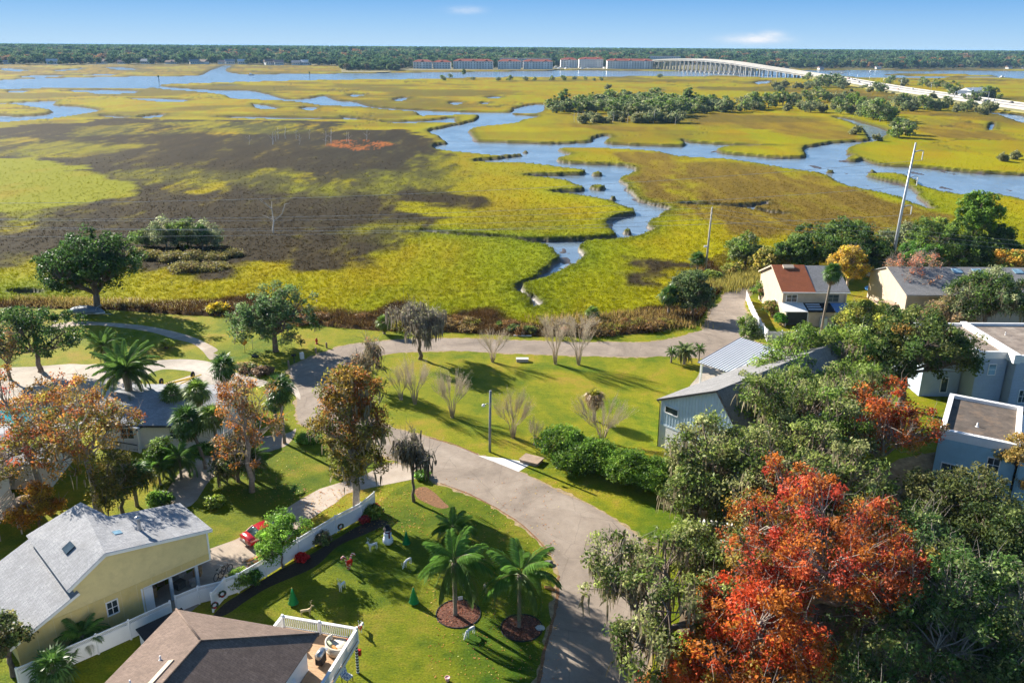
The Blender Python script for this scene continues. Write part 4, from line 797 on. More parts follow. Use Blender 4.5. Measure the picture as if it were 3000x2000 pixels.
put_tree('oak_tree', 'bronze leafed young oak beside the turquoise wall at the frame edge', TC(2985, 1345, 5.0), tree_meshes(72, H=8, R=2.6, tr=.2, lobes=6, clumps=90, per=56, leaf=.22, crad=.7, cols=[(.24, .15, .04), (.16, .13, .035), (.28, .20, .06)], crown0=.2), 0)
put_tree('oak_tree', 'dark evergreen crown at the right edge above the corner oak', TC(2970, 1600, 5.0), tree_meshes(73, H=8.5, R=4.2, tr=.28, lobes=7, clumps=150, per=60, leaf=.23, crad=.8, cols=[(.05, .075, .02), (.08, .10, .03), (.03, .05, .015)], crown0=.1), 0)
put_tree('oak_tree', 'grey mossy live oak behind the flat-roofed townhouse', TC(2900, 865, 6.5), tree_meshes(74, H=11, R=7.2, tr=.4, lobes=10, clumps=250, per=56, leaf=.32, crad=1.0, cols=GREYG + OAK, crown0=.14, moss=1100, mosslen=1.6), 0)
put_tree('maple_tree', 'almost bare reddish maple in front of the grey roofed house', TC(2680, 815, 5.5), tree_meshes(75, H=10, R=5.4, tr=.26, lobes=9, clumps=70, per=22, leaf=.28, crad=.8, cols=[(.36, .12, .06), (.30, .15, .08)], crown0=.25, bark=MAT_BARK_PALE, twigs=800), 0)
put_tree('maple_tree', 'golden yellow tree behind the red roofed house', TC(2488, 785, 5.0), tree_meshes(76, H=9.2, R=4.1, tr=.26, lobes=8, clumps=130, per=56, leaf=.34, crad=.85, cols=[(.42, .27, .03), (.36, .22, .03), (.28, .20, .04)], crown0=.16, bark=MAT_BARK_PALE, twigs=260), 0)
put_tree('shrub_tree', 'brownish bushy crown below the almost bare reddish maple', TC(2775, 920, 3.2), tree_meshes(77, H=6, R=4.6, tr=.2, lobes=8, clumps=130, per=50, leaf=.30, crad=.8, cols=[(.17, .12, .06), (.22, .15, .08), (.11, .10, .04)], crown0=.1, twigs=260), 0)
put_tree('oak_tree', 'yellow-tipped oak between the white slat fence and the dark oak', TC(2540, 945, 4.0), tree_meshes(78, H=7.5, R=5.0, tr=.26, lobes=9, clumps=170, per=56, leaf=.30, crad=.85, cols=[(.12, .15, .03), (.20, .19, .04), (.07, .10, .02), (.26, .26, .04)], crown0=.12, twigs=60), 0)
put_tree('oak_tree', 'young pale green oak at the corner of the gravel lane', TC(2210, 960, 3.4), tree_meshes(79, H=6, R=2.5, tr=.16, lobes=6, clumps=80, per=50, leaf=.26, crad=.7, cols=OAKLT + GREYG, crown0=.14, holes=.2, twigs=60), 0)
put_tree('oak_tree', 'dense oak beside the gravel lane under the short utility pole', TC(2035, 845, 5.0), tree_meshes(80, H=8.5, R=3.9, tr=.3, lobes=8, clumps=170, per=56, leaf=.32, crad=.85, cols=[(.06, .09, .03), (.09, .115, .045), (.04, .065, .02)], crown0=.06, moss=160), 0)
put_tree('oak_tree', 'pale green mossy oak covering the right half of the blue house roof', Vector((30.2, 78.6, 0)), tree_meshes(81, H=14, R=8.2, tr=.5, lobes=12, clumps=400, per=64, leaf=.24, crad=.9, cols=MO + OAKLT, crown0=.2, moss=700, mosslen=1.3, shape='spread', holes=.12, twigs=160), 0)
put_tree('oak_tree', 'green oak filling the gap beneath the turquoise townhouse balcony', TC(2650, 1600, 5.0), tree_meshes(82, H=9, R=5.0, tr=.3, lobes=9, clumps=190, per=62, leaf=.22, crad=.8, cols=[(.06, .09, .02), (.09, .12, .03), (.13, .14, .045)], crown0=.1, twigs=260, holes=.12, bark=MAT_BARK_GREY), 0)
put_tree('oak_tree', 'shaded green oak at the right bottom corner of the frame', TC(2960, 1930, 4.5), tree_meshes(83, H=8, R=4.6, tr=.3, lobes=9, clumps=170, per=60, leaf=.22, crad=.8, cols=[(.05, .08, .02), (.08, .11, .03), (.11, .12, .04)], crown0=.1, twigs=120), 0)
put_tree('maple_tree', 'low golden maple beside the wooden stair behind the yellow house', TC(105, 1478, 3.0), tree_meshes(84, H=5.2, R=2.3, tr=.14, lobes=7, clumps=110, per=56, leaf=.19, crad=.6, cols=[(.26, .13, .016), (.22, .09, .016), (.24, .16, .02)], crown0=.1, twigs=60), 0)
put_tree('oak_tree', 'olive leafed tree filling the gap between the sweetgum and the shaggy palm', TC(345, 1400, 4.0), tree_meshes(85, H=7.2, R=3.0, tr=.2, lobes=8, clumps=130, per=56, leaf=.2, crad=.7, cols=[(.10, .10, .02), (.15, .12, .025), (.07, .08, .018)], crown0=.1, moss=60, twigs=100), 0)
put_tree('oak_tree', 'dark undergrowth tree in the shade beneath the cypress', TC(690, 1330, 3.2), tree_meshes(86, H=5.8, R=2.9, tr=.2, lobes=8, clumps=120, per=54, leaf=.2, crad=.7, cols=[(.03, .05, .014), (.05, .07, .02), (.10, .09, .03)], crown0=.06, twigs=140, moss=80), 0)
put_tree('oak_tree', 'leafy evergreen between the pergola and the feather palm', TC(470, 1330, 2.6), tree_meshes(87, H=4.6, R=2.1, tr=.14, lobes=6, clumps=80, per=50, leaf=.19, crad=.6, cols=[(.05, .09, .018), (.08, .12, .025)], crown0=.06), 0)
for i, (u, v, H, R, cols, lab, kw) in enumerate([
    (2460, 705, 10.5, 9.6, OAK, 'broad dark oak behind the golden yellow tree', {}), (2190, 720, 7, 4.2, OAKLT + GREYG, 'pale green tree standing between the gravel lane and the marsh', dict(holes=.1)), (2255, 755, 5.0, 3.8, [(.20, .19, .03), (.13, .14, .03), (.25, .20, .05)], 'yellow-green bush behind the red roofed house', {}),
    (2345, 735, 8, 5.0, OAK, 'dark oak right behind the red roof ridge', {}), (2795, 700, 10, 8.8, OAK + OAKLT, 'wide oak behind the grey shingled roof', dict(holes=.05)), (2935, 705, 9, 6.0, OAK, 'dark oak at the right edge behind the grey roof', {}), (2655, 690, 8, 4.6, GREYG, 'thin grey tree beside the tall steel power pole', dict(holes=.3, twigs=260)),
    (2700, 745, 5.5, 5.0, [(.07, .15, .02), (.05, .11, .02)], 'bright green thicket right of the tall steel power pole', {}), (2965, 765, 5.5, 4.2, [(.28, .20, .03), (.12, .15, .03), (.34, .17, .03)], 'orange-green bush at the right edge behind the roof', {}), (2560, 745, 6.5, 4.6, OAK, 'dark low oak between the golden tree and the steel pole', {}), (2870, 745, 6, 5.5, OAK, 'low dark oak under the pine behind the grey roof', {})]):
    put_tree('oak_tree' if 'oak' in lab else ('shrub' if 'bush' in lab or 'thicket' in lab else 'tree'), lab, TC(u, v, H * .62), tree_meshes(90 + i, H=H, R=R, tr=.3, lobes=9, clumps=int(130 + 14 * R), per=50, leaf=.42, crad=1.05, cols=cols, crown0=.05, **kw), i, cat='shrub' if 'bush' in lab or 'thicket' in lab else 'tree')
put_tree('pine_tree', 'tall bright green pine rising above the oaks at the right', TC(2868, 625, 11), tree_meshes(105, H=15.5, R=4.4, trunk=.6, tr=.26, lobes=10, clumps=150, per=46, leaf=.45, crad=.95, cols=[(.10, .17, .025), (.075, .13, .02)], crown0=.42, shape='tall'), 0)
put_tree('oak_tree', 'dark leafy tree in the bottom left corner by the yellow house', TC(12, 1860, 3.5), tree_meshes(106, H=6, R=1.9, tr=.2, lobes=6, clumps=80, per=56, leaf=.2, crad=.6, cols=[(.04, .06, .018), (.07, .09, .03), (.12, .11, .04)], crown0=.12), 0)
put_tree('oak_tree', 'half-bare tree leaning in at the left edge below the corner oak', TC(10, 1010, 5), tree_meshes(107, H=8, R=3.2, tr=.2, lobes=7, clumps=60, per=30, leaf=.26, crad=.7, cols=[(.24, .15, .05), (.16, .13, .05)], crown0=.2, twigs=200), 0)
# palms
palm('date_palm', 'feathery date palm on the lawn above the circular driveway', P(312, 1062), 2.6, 'date', 2.9, 34, .3, 1)
palm('date_palm', 'large dark date palm at the inner edge of the circular driveway', P(392, 1236), 6.6, 'date', 4.3, 44, .42, 2)
palm('cabbage_palm', 'cabbage palm by the driveway mouth with red leaves below it', P(668, 1185), 5.0, 'sabal', 2.3, 40, .18, 3, skirt=10)
palm('cabbage_palm', 'tall cabbage palm at the roadside next to the cypress', P(834, 1298), 6.6, 'sabal', 2.2, 40, .17, 4, skirt=10)
palm('cabbage_palm', 'short-trunked palm hidden behind the tall roadside cabbage palm', P(812, 1262), 3.4, 'sabal', 1.7, 26, .15, 5)
palm('fan_palm', 'shaggy fan palm left of the cypress by the sandy path', P(603, 1372), 5.4, 'sabal', 2.5, 44, .17, 6, lean=(-1.4, .3), skirt=14)
palm('fan_palm', 'fan palm with a slim trunk close behind the shaggy fan palm', P(648, 1378), 6.0, 'light', 2.0, 34, .15, 7, lean=(-.5, .6))
palm('cabbage_palm', 'tall slim cabbage palm between the circular driveway and the cypress', P(585, 1290), 6.0, 'light', 2.0, 38, .15, 41, lean=(.4, 0), skirt=8)
palm('cabbage_palm', 'second slim cabbage palm rising behind the shaggy fan palm', P(520, 1262), 4.6, 'light', 1.9, 36, .15, 42, skirt=8)
palm('queen_palm', 'bright feather palm at the bend of the sandy path', P(470, 1420), 2.2, 'queen', 2.2, 16, .12, 43)
palm('queen_palm', 'small bright feather palm in front of the shaggy fan palm', P(532, 1402), 2.4, 'queen', 2.5, 20, .14, 8)
palm('cabbage_palm', 'dark cabbage palm tucked behind the yellow house', P(402, 1482), 3.2, 'sabal', 2.3, 34, .17, 9)
palm('date_palm', 'dark low date palm in the shade at the cypress foot', P(742, 1405), 2.6, 'date', 2.3, 34, .2, 10)
palm('cabbage_palm', 'bright little cabbage palm at the marsh edge by the mossy tree', P(1126, 978), 1.9, 'light', 1.75, 36, .2, 11, skirt=8)
palm('cabbage_palm', 'squat cabbage palm in the reeds across the road', P(1735, 935), 1.0, 'light', 1.7, 34, .2, 12)
palm('cabbage_palm', 'tiny cabbage palm at the marsh edge beside the culvert', P(1463, 962), .4, 'light', 1.1, 22, .14, 13)
palm('cabbage_palm', 'full cabbage palm left of the dense oak at the lane', P(1958, 925), 3.6, 'sabal', 2.4, 40, .22, 14, skirt=12)
palm('cabbage_palm', 'dark cabbage palm head beside the short utility pole', P(2042, 800), 2.8, 'sabal', 2.2, 36, .2, 15)
palm('cabbage_palm', 'tall slender cabbage palm in front of the red roofed house', P(2402, 992), hgt(P(2402, 992), 800), 'sabal', 2.1, 48, .17, 16, skirt=16, lean=(.6, 0))
palm('pindo_palm', 'dark left palm of the three on the lawn corner', P(1966, 1062), 1.6, 'date', 1.1, 28, .14, 17)
palm('pindo_palm', 'silvery middle palm of the three on the lawn corner', P(2004, 1066), 1.9, 'pindo', 1.8, 38, .22, 18)
palm('pindo_palm', 'slim right palm of the three on the lawn corner', P(2047, 1060), 2.0, 'date', 1.2, 24, .1, 19)
palm('cabbage_palm', 'dying palm with a brown skirt on the lawn behind the hedge', P(1740, 1232), 3.0, 'dead', 1.75, 34, .18, 20, skirt=18)
palm('queen_palm', 'arching queen palm over the round mulch bed', P(1334, 1803), 5.0, 'queen', 3.2, 19, .16, 21)
palm('queen_palm', 'queen palm with weeping fronds nearest the road', P(1521, 1838), 4.9, 'queen', 3.2, 15, .15, 22)
palm('date_palm', 'dark bushy palm in the shade behind the queen palms', P(1328, 1590), 1.6, 'queen', 2.3, 20, .18, 23)
palm('queen_palm', 'glossy palm against the yellow house wall', P(250, 1905), 1.4, 'queen', 1.9, 18, .14, 24)
palm('fan_palm', 'fan palm behind the white lattice fence at the bottom left', P(165, 2000), 1.2, 'sabal', 2.0, 26, .16, 25)
# hedges and shrubs
HG = [(.055, .110, .012), (.075, .140, .016), (.040, .080, .010), (.11, .17, .024)]
for i, (u, v, H, R) in enumerate([(1645, 1300, 3.6, 3.1), (1740, 1335, 3.4, 2.9), (1838, 1370, 3.3, 2.9), (1925, 1390, 3.2, 2.7), (1990, 1400, 3.0, 2.4), (1680, 1345, 2.6, 2.2)]):
    lab = ['tallest bright green hedge bush nearest the light pole', 'second hedge bush from the light pole', 'third hedge bush from the light pole', 'fourth hedge bush next to the mossy oak', 'last hedge bush under the mossy oak branches', 'low hedge bush in front of the tallest one']
    put_tree('hedge_bush', lab[i], TC(u, v, H * .5), bush_meshes(120 + i, R * 1.22, H * 1.25, 190, 70, .18, HG, .66), i, cat='hedge bush', group='clipped green hedge bushes along the lawn')
put_tree('shrub', 'round bright green shrub tree beside the red car', P(828, 1662), tree_meshes(130, H=hgt(P(828, 1662), 1512), R=2.5, trunk=.3, tr=.09, lobes=8, clumps=170, per=62, leaf=.15, crad=.5, cols=[(.10, .19, .022), (.13, .23, .03), (.07, .13, .018)], crown0=.22), 0, cat='shrub')
put_tree('shrub', 'open leafy shrub behind the fence gate', P(700, 1722), bush_meshes(131, 1.3, 2.2, 60, 40, .15, [(.09, .15, .02), (.14, .19, .03)], .42), 0, cat='shrub')
put_tree('shrub', 'dark green shrub on the yard side of the fence', P(742, 1712), bush_meshes(132, .95, 1.7, 50, 46, .13, [(.04, .10, .018), (.06, .13, .02)], .38), 0, cat='shrub')
for i, (u, v, H, R, cols, lab) in enumerate([
    (488, 1020, 1.5, 1.1, [(.16, .21, .03), (.20, .23, .04)], 'little pale green tree on the lawn inside the path bend'), (640, 915, 1.8, 2.2, [(.42, .30, .02), (.36, .26, .02), (.22, .2, .03)], 'bright yellow bush at the marsh edge'),
    (1090, 1510, 1.1, 1.1, [(.09, .15, .02), (.16, .19, .03)], 'low variegated shrub at the far end of the white fence'), (945, 1595, 1.5, .8, [(.10, .13, .04), (.16, .13, .09)], 'sparse climbing rose against the white fence'), (1240, 1400, .8, .9, [(.07, .15, .02), (.10, .19, .03)], 'low green shrub at the foot of the roadside mossy tree'),
    (600, 1330, 1.3, 1.3, [(.07, .14, .02), (.11, .18, .03)], 'green shrub at the sandy path between the palms'), (470, 1480, 1.6, 1.5, [(.06, .12, .018), (.10, .17, .025)], 'green shrub behind the yellow house corner'), (630, 1480, 1.0, 1.0, [(.10, .15, .02), (.17, .2, .03)], 'low shrub under the cypress'),
    (905, 1290, .7, 1.6, [(.09, .17, .02), (.12, .2, .03)], 'low green ground cover where the road meets the path'), (720, 1085, .9, 1.9, [(.17, .10, .05), (.12, .09, .05), (.10, .12, .04)], 'brownish ornamental grasses beside the driveway mouth'), (770, 1095, .9, 1.6, [(.10, .07, .045), (.15, .10, .06)], 'dark reddish grasses under the drooping live oak'),
    (440, 1240, 1.6, 1.9, [(.10, .08, .055), (.14, .11, .07)], 'leafless brown shrub below the large date palm'), (500, 1170, 1.1, 1.3, [(.06, .13, .02), (.09, .17, .025)], 'cycad-like green shrub by the boat trailer'), (2232, 880, 4.4, 2.3, [(.10, .15, .025), (.16, .11, .05), (.08, .12, .02)], 'tall mounded hedge at the gable of the red roofed house'),
    (2262, 925, 3.2, 2.2, [(.11, .15, .025), (.17, .13, .04), (.08, .13, .02)], 'hedge mound between the slat fence and the screened porch'), (2285, 952, 2.6, 1.2, [(.06, .14, .015), (.08, .17, .02)], 'clipped dark green bush at the porch corner'), (1550, 975, 1.1, 1.5, [(.06, .09, .02), (.14, .13, .03)], 'dark green mound beside the culvert outfall'), (1505, 972, 1.1, 1.3, [(.05, .08, .02), (.08, .11, .03)], 'small dark mound left of the culvert outfall'),
    (1655, 975, .9, .9, [(.45, .10, .05), (.36, .14, .08)], 'small red-leaved bush among the bare pinkish twigs'), (2465, 1490, 1.2, 1.4, [(.10, .16, .03)], 'green understorey shrub below the big mossy oak'), (2085, 820, 2.0, 2.6, [(.16, .18, .03), (.10, .14, .03)], 'yellow-green scrub beside the short utility pole'), (2150, 800, 2.2, 3.0, [(.17, .18, .03), (.22, .17, .05), (.11, .13, .03)], 'scrubby mound at the end of the gravel lane'),
    (1985, 1920, 2.0, 1.7, [(.16, .22, .03), (.20, .24, .05)], 'bright lime shrub under the open live oak'), (2680, 1475, 1.4, 1.3, [(.14, .17, .04), (.2, .17, .05)], 'pale shrub below the rusty red maple'), (2470, 1010, 3.6, 2.2, [(.26, .30, .03), (.18, .22, .03)], 'lime green bush over the blue house ridge')]):
    b = P(u, v); nm = 'ornamental_grass' if 'grasses' in lab else ('ground_cover' if 'ground cover' in lab else 'shrub')
    put_tree(nm, lab, b, bush_meshes(140 + i, R, H, int(26 + 16 * R), 40, .13 + b.y * .0013, cols, .30 + .12 * R), i, cat='shrub')
for i, (u, v, H, R, cols, lab) in enumerate([(884, 1640, .7, .75, [(.48, .02, .02), (.36, .015, .02)], 'bright red flowering plant under the round shrub tree'), (1045, 1510, .8, .55, [(.20, .02, .03), (.34, .03, .035), (.10, .03, .02)], 'dark red cordyline at the fence end'), (1070, 1530, .8, .55, [(.22, .02, .03), (.32, .04, .03)], 'second dark red cordyline by the fence wreath'), (1100, 1490, .5, .4, [(.24, .03, .03)], 'small red plant at the last fence post'), (688, 1190, 1.0, .8, [(.50, .09, .05), (.44, .12, .06)], 'orange-red shrub at the cabbage palm foot')]):
    put_tree('flowering_plant', lab, P(u, v), bush_meshes(170 + i, R, H, 26, 30, .17, cols, .26), i, cat='plant')
# reeds along the marsh edge by the lane
def reeds(px0, px1, n, w, cols, seed, h=1.6):
    rg = np.random.RandomState(seed); a, b = np.array(P(*px0)), np.array(P(*px1)); t = rg.rand(n * 3); t = t[fbm(t * 26 + seed * 7.3, t * 3.1, 3) > .47][:n][:, None]; n = len(t); p = a + (b - a) * t; p[:, 0] += rg.randn(n) * w * .3; p[:, 1] += (rg.rand(n) - .25) * w
    hh = h * (.55 + .6 * rg.rand(n)); ang = rg.rand(n) * 2 * pi; wd = .05 + .05 * rg.rand(n); le = rg.randn(n, 3) * .22; le[:, 2] = 0
    d = np.stack([np.cos(ang) * wd, np.sin(ang) * wd, np.zeros(n)], -1); top = p + le + np.stack([np.zeros(n), np.zeros(n), hh], -1)
    V = np.stack([p - d, p + d, top], 1).reshape(-1, 3); c = pal(rg, n, cols, None, .3); return np_mesh('reeds', V, np.arange(len(V)).reshape(-1, 3), MAT_BLADE, np.repeat(c, 3, 0))
TAN = [(.36, .26, .11), (.28, .19, .07), (.20, .15, .05), (.32, .25, .06)]
for args, lab in [(((1640, 968), (1990, 948), 4200, 9, [(.24, .16, .06), (.17, .115, .045), (.12, .085, .03), (.2, .16, .04)], 1, 1.15), 'tan reeds between the bare shrubs and the lane'), (((1100, 955), (1500, 968), 3600, 7, [(.10, .065, .025), (.14, .09, .03), (.06, .045, .02)], 2, .8), 'rust-brown marsh rushes along the road verge'), (((330, 897), (720, 917), 3000, 6, [(.22, .16, .06), (.33, .28, .2), (.14, .1, .04), (.25, .22, .04)], 3, .8), 'pale plumed grasses at the end of the big oak lawn'), (((720, 920), (1080, 953), 3200, 8, [(.10, .065, .025), (.16, .13, .03), (.07, .05, .02)], 4, .8), 'brown rushes along the lawn past the drooping oak'), (((0, 890), (300, 900), 1800, 6, [(.16, .13, .05), (.22, .16, .05)], 5, .8), 'brown rushes behind the big dark oak'), (((2060, 860), (2240, 812), 4000, 8, [(.24, .2, .05), (.17, .16, .04)], 6, 1.4), 'yellow grasses along the end of the gravel lane')]:
    tag(link('reeds', reeds(*args)), lab, kind='stuff')

for i in range(46):
    u = rr_s.uniform(700, 1960); vsh = float(np.interp(u, [p[0] for p in SHORE], [p[1] for p in SHORE])); v = vsh - rr_s.uniform(1, 30); cols = rr_s.choice([[(.10, .055, .02), (.15, .085, .03)], [(.13, .07, .025), (.08, .05, .02)], [(.10, .10, .02), (.15, .13, .02)], [(.17, .12, .04), (.11, .075, .03)]])
    put_tree('marsh_shrub', 'low brown scrub mound along the marsh edge by the road', P(u, v), bush_meshes(500 + i, rr_s.uniform(1.4, 3.4), rr_s.uniform(.7, 1.4), 30, 30, .24, cols, .6, stems=False), i, cat='shrub', group='scrub mounds along the marsh edge')
# ------------------------------------------------------------------ house materials
def shingle_mat(name, col, var=.25, course=.16, stain=None, tilt=0.0):
    """asphalt shingles: courses run level, tabs and colour blends vary"""
    m, nt, b, out = new_mat(name); tc = nt.nodes.new('ShaderNodeTexCoord'); v = tc.outputs['Object']
    n1 = noise_node(nt, 5.0, 4, .8, vec=v); n2 = noise_node(nt, .6, 6, .7, vec=v)
    br = nt.nodes.new('ShaderNodeTexBrick'); br.inputs['Scale'].default_value = 1.0; br.inputs['Brick Width'].default_value = .42; br.inputs['Row Height'].default_value = course; br.inputs['Mortar Size'].default_value = .012
    br.inputs['Color1'].default_value = (1, 1, 1, 1); br.inputs['Color2'].default_value = (.72, .72, .74, 1); br.inputs['Mortar'].default_value = (.42, .42, .44, 1)
    mp = nt.nodes.new('ShaderNodeMapping'); mp.inputs['Rotation'].default_value = (0, 0, tilt); nt.links.new(v, mp.inputs[0]); nt.links.new(mp.outputs[0], br.inputs['Vector'])
    r = ramp(nt, n1.outputs['Fac'], [(.25, [x * (1 - var) for x in col]), (.7, [x * (1 + var) for x in col])]); c = mixc(nt, .75, r.outputs[0], br.outputs['Color'], 'MULTIPLY')
    st = stain or [x * .6 for x in col]; r2 = ramp(nt, n2.outputs['Fac'], [(.45, (0, 0, 0)), (.7, (.7, .7, .7))]); c = mixc(nt, r2.outputs[0], c, st)
    nt.links.new(c, b.inputs['Base Color']); b.inputs['Roughness'].default_value = .92; b.inputs['Specular IOR Level'].default_value = .2; bump(nt, b, br.outputs['Fac'], .5, -.015); return m
MS_GREY = shingle_mat('shingle_light_grey', (.36, .365, .375)); MS_BROWN = shingle_mat('shingle_brown', (.20, .145, .115), .35); MS_DKGREY = shingle_mat('shingle_dark_grey', (.26, .255, .25))
MS_RED = shingle_mat('shingle_red', (.34, .105, .045), .3); MS_MID = shingle_mat('shingle_mid_grey', (.27, .265, .26), .3)
MW_YEL = M('yellow_stucco', (.74, .60, .29), .85, .07, .8, grime=((.50, .40, .2), 1.2, .35)); MW_YEL2 = M('yellow_panel', (.64, .49, .19), .85, .10, 1.0, grime=((.62, .52, .3), 2.5, .5))
MW_WHITE = M('white_paint', (.80, .79, .77), .55, .05, 1.5, grime=((.6, .57, .52), 1.8, .25)); MW_CREAM = M('cream_stucco', (.52, .42, .31), .85, .09, 1.2, grime=((.42, .36, .29), 1.5, .5))
MW_BLUE = M('pale_blue_siding', (.58, .68, .76), .55, .06, 1.2); MW_GREYBL = M('grey_blue_siding', (.40, .47, .56), .6, .07, 1.2); MW_TURQ = M('turquoise_siding', (.34, .54, .63), .6, .08, 1.2)
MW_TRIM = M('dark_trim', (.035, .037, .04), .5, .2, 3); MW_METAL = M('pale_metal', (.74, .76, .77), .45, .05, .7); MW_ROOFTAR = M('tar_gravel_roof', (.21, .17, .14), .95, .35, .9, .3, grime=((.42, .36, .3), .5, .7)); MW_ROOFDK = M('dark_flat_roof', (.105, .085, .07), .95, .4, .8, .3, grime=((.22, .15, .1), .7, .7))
MW_DECK = M('deck_boards', (.46, .29, .16), .75, .15, 3); MW_WOOD = M('weathered_wood', (.30, .22, .16), .9, .25, 4, .3); MW_GALV = M('galvanised', (.45, .46, .48), .4, .15, 3, metal=.8); MW_BLACK = M('black_roofing', (.018, .02, .022), .8, .3, 3)
def glass_mat(name, col=(.02, .03, .035)):
    m, nt, b, out = new_mat(name); n = noise_node(nt, .8, 3, .5); r = ramp(nt, n.outputs['Fac'], [(.35, col), (.65, [x * 2.5 + .01 for x in col])]); nt.links.new(r.outputs[0], b.inputs['Base Color']); b.inputs['Roughness'].default_value = .06; b.inputs['Specular IOR Level'].default_value = .8; return m
MG = glass_mat('window_glass'); MG_SKY = glass_mat('bright_glass', (.12, .2, .25)); MG_SCREEN = M('insect_screen', (.035, .038, .04), .8, .2, 2)
def window(t, c, ax, w, h, frame=MW_WHITE, pane=MG, bars=1, hbar=True, name='window', d=.07):
    """c centre on the wall, ax 'x' or 'y' wall direction with sign of the outward side: ('x',-1) faces -y"""
    a, s = ax; f = MB(); p = MB(); fw = .09
    def bx(mb, u0, u1, z0, z1, d0, d1):
        d0, d1 = sorted((s * d0, s * d1))
        if a == 'x': mb.box(c[0] + u0, c[0] + u1, c[1] + d0, c[1] + d1, c[2] + z0, c[2] + z1)
        else: mb.box(c[0] + d0, c[0] + d1, c[1] + u0, c[1] + u1, c[2] + z0, c[2] + z1)
    bx(f, -w / 2 - fw, -w / 2, -h / 2 - fw, h / 2 + fw, -.02, d); bx(f, w / 2, w / 2 + fw, -h / 2 - fw, h / 2 + fw, -.02, d)
    bx(f, -w / 2, w / 2, h / 2, h / 2 + fw, -.02, d); bx(f, -w / 2, w / 2, -h / 2 - fw, -h / 2, -.02, d + .03)
    for i in range(1, bars + 1): u = -w / 2 + w * i / (bars + 1); bx(f, u - .025, u + .025, -h / 2, h / 2, -.02, d - .02)
    if hbar: bx(f, -w / 2, w / 2, -.025, .025, -.02, d - .015)
    bx(p, -w / 2, w / 2, -h / 2, h / 2, -.01, .015); o = f.obj(name, frame, t); p.obj('pane', pane, o); return o
def box_obj(name, mat, parent, *b, bevel=0): return MB().box(*b).obj(name, mat, parent, bevel)
def slab_obj(name, mat, parent, poly, t=.16): return MB().slab(poly, t).obj(name, mat, parent)
def gable_wall(name, mat, parent, prof, y0, y1, axis='y'):
    """wall cut to a roof profile: prof [(s, z)...] closed outline, thickness y0..y1"""
    n = len(prof); V = [(s, y0, z) for s, z in prof] + [(s, y1, z) for s, z in prof]
    if axis == 'x': V = [(y0, s, z) for s, z in prof] + [(y1, s, z) for s, z in prof]
    tri = tessellate_polygon([[Vector((s, z, 0)) for s, z in prof]]); fs = []
    ar = sum(prof[i][0] * prof[(i + 1) % n][1] - prof[(i + 1) % n][0] * prof[i][1] for i in range(n))
    for a, b, c in tri: fs.append((a, b, c)); fs.append((n + c, n + b, n + a))
    for i in range(n): fs.append((i, (i + 1) % n, n + (i + 1) % n, n + i))
    me = bpy.data.meshes.new(name); me.from_pydata(V, [], fs); me.materials.append(mat); me.update()
    bm = bmesh.new(); bm.from_mesh(me); bmesh.ops.recalc_face_normals(bm, faces=bm.faces); bm.to_mesh(me); bm.free()
    return link(name, me, parent)

# ------------------------------------------------------------------ yellow house
Y = thing('yellow_house', 'long yellow stucco house with light grey shingle roofs and an open carport', 'house', (-35.5, 49.7, 0), radians(45.6))
RS = lambda s: 6.75 - (s - 6.6) * 1.6 / 8.5 if s > 6.6 else 6.75 - (6.6 - s) * 1.75 / 2.9
gable_wall('wall', MW_YEL, Y, [(4.15, 2.85), (14.6, 2.85), (14.6, RS(14.6) - .12), (6.6, 6.6), (4.15, RS(4.15) - .12)], .0, .22)
gable_wall('wall', MW_YEL, Y, [(-.2, 2.35), (.9, 2.85), (4.15, 2.85), (4.15, 4.2)], .003, .22)
MB().box(-.2, 9.0, -.03, .19, -.1, 2.35).box(.8, 9.0, -.03, .19, 2.35, 2.85).obj('lower_wall', MW_YEL2, Y)
box_obj('carport_beam', MW_YEL2, Y, 9.0, 14.65, -.03, .25, 2.25, 2.85)
for s in np.arange(1.2, 14.6, 1.22): box_obj('panel_joint', M('yellow_joint', (.68, .56, .30), .8, .08), Y, s - .018, s + .018, -.04, -.026, .3 if s < 9 else 2.3, 2.84)
MB().box(4.15, 4.35, .22, 7.6, 2.9, RS(4.2) - .5).obj('side_wall', MW_YEL, Y)
box_obj('end_wall', MW_YEL, Y, 14.4, 14.6, .22, 5.2, 2.25, 5.0); box_obj('back_wall', MW_YEL, Y, .0, 15.0, 8.6, 8.8, 0, 2.6)
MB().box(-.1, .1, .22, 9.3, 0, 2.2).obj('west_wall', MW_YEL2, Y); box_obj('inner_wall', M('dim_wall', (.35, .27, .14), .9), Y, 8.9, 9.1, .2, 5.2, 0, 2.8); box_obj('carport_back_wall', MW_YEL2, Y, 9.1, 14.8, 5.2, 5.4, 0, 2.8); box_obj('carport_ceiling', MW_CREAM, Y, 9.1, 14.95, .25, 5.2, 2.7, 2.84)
slab_obj('roof', MS_GREY, Y, [(15.0, -.35, RS(15.0)), (15.0, 5.6, RS(15.0)), (9.1, 5.6, RS(9.1) + .06), (8.1, 8.8, 6.75), (6.6, -.35, 6.75)])
slab_obj('roof', MS_GREY, Y, [(6.6, -.35, 6.75), (8.1, 8.8, 6.75), (3.9, 9.8, RS(3.6)), (3.6, -.35, RS(3.6))])
slab_obj('lower_roof', MS_GREY, Y, [(4.35, -.35, 4.42), (4.35, 10.2, 4.42), (-.75, 10.2, 2.2), (-.75, -.35, 2.2)])
slab_obj('fascia', MW_WHITE, Y, [(15.02, -.40, RS(15.0) - .03), (15.02, -.36, RS(15.0) - .03), (6.6, -.36, 6.72), (6.6, -.40, 6.72)], .24); slab_obj('fascia', MW_WHITE, Y, [(6.6, -.40, 6.72), (6.6, -.36, 6.72), (3.6, -.36, RS(3.6) - .03), (3.6, -.40, RS(3.6) - .03)], .24)
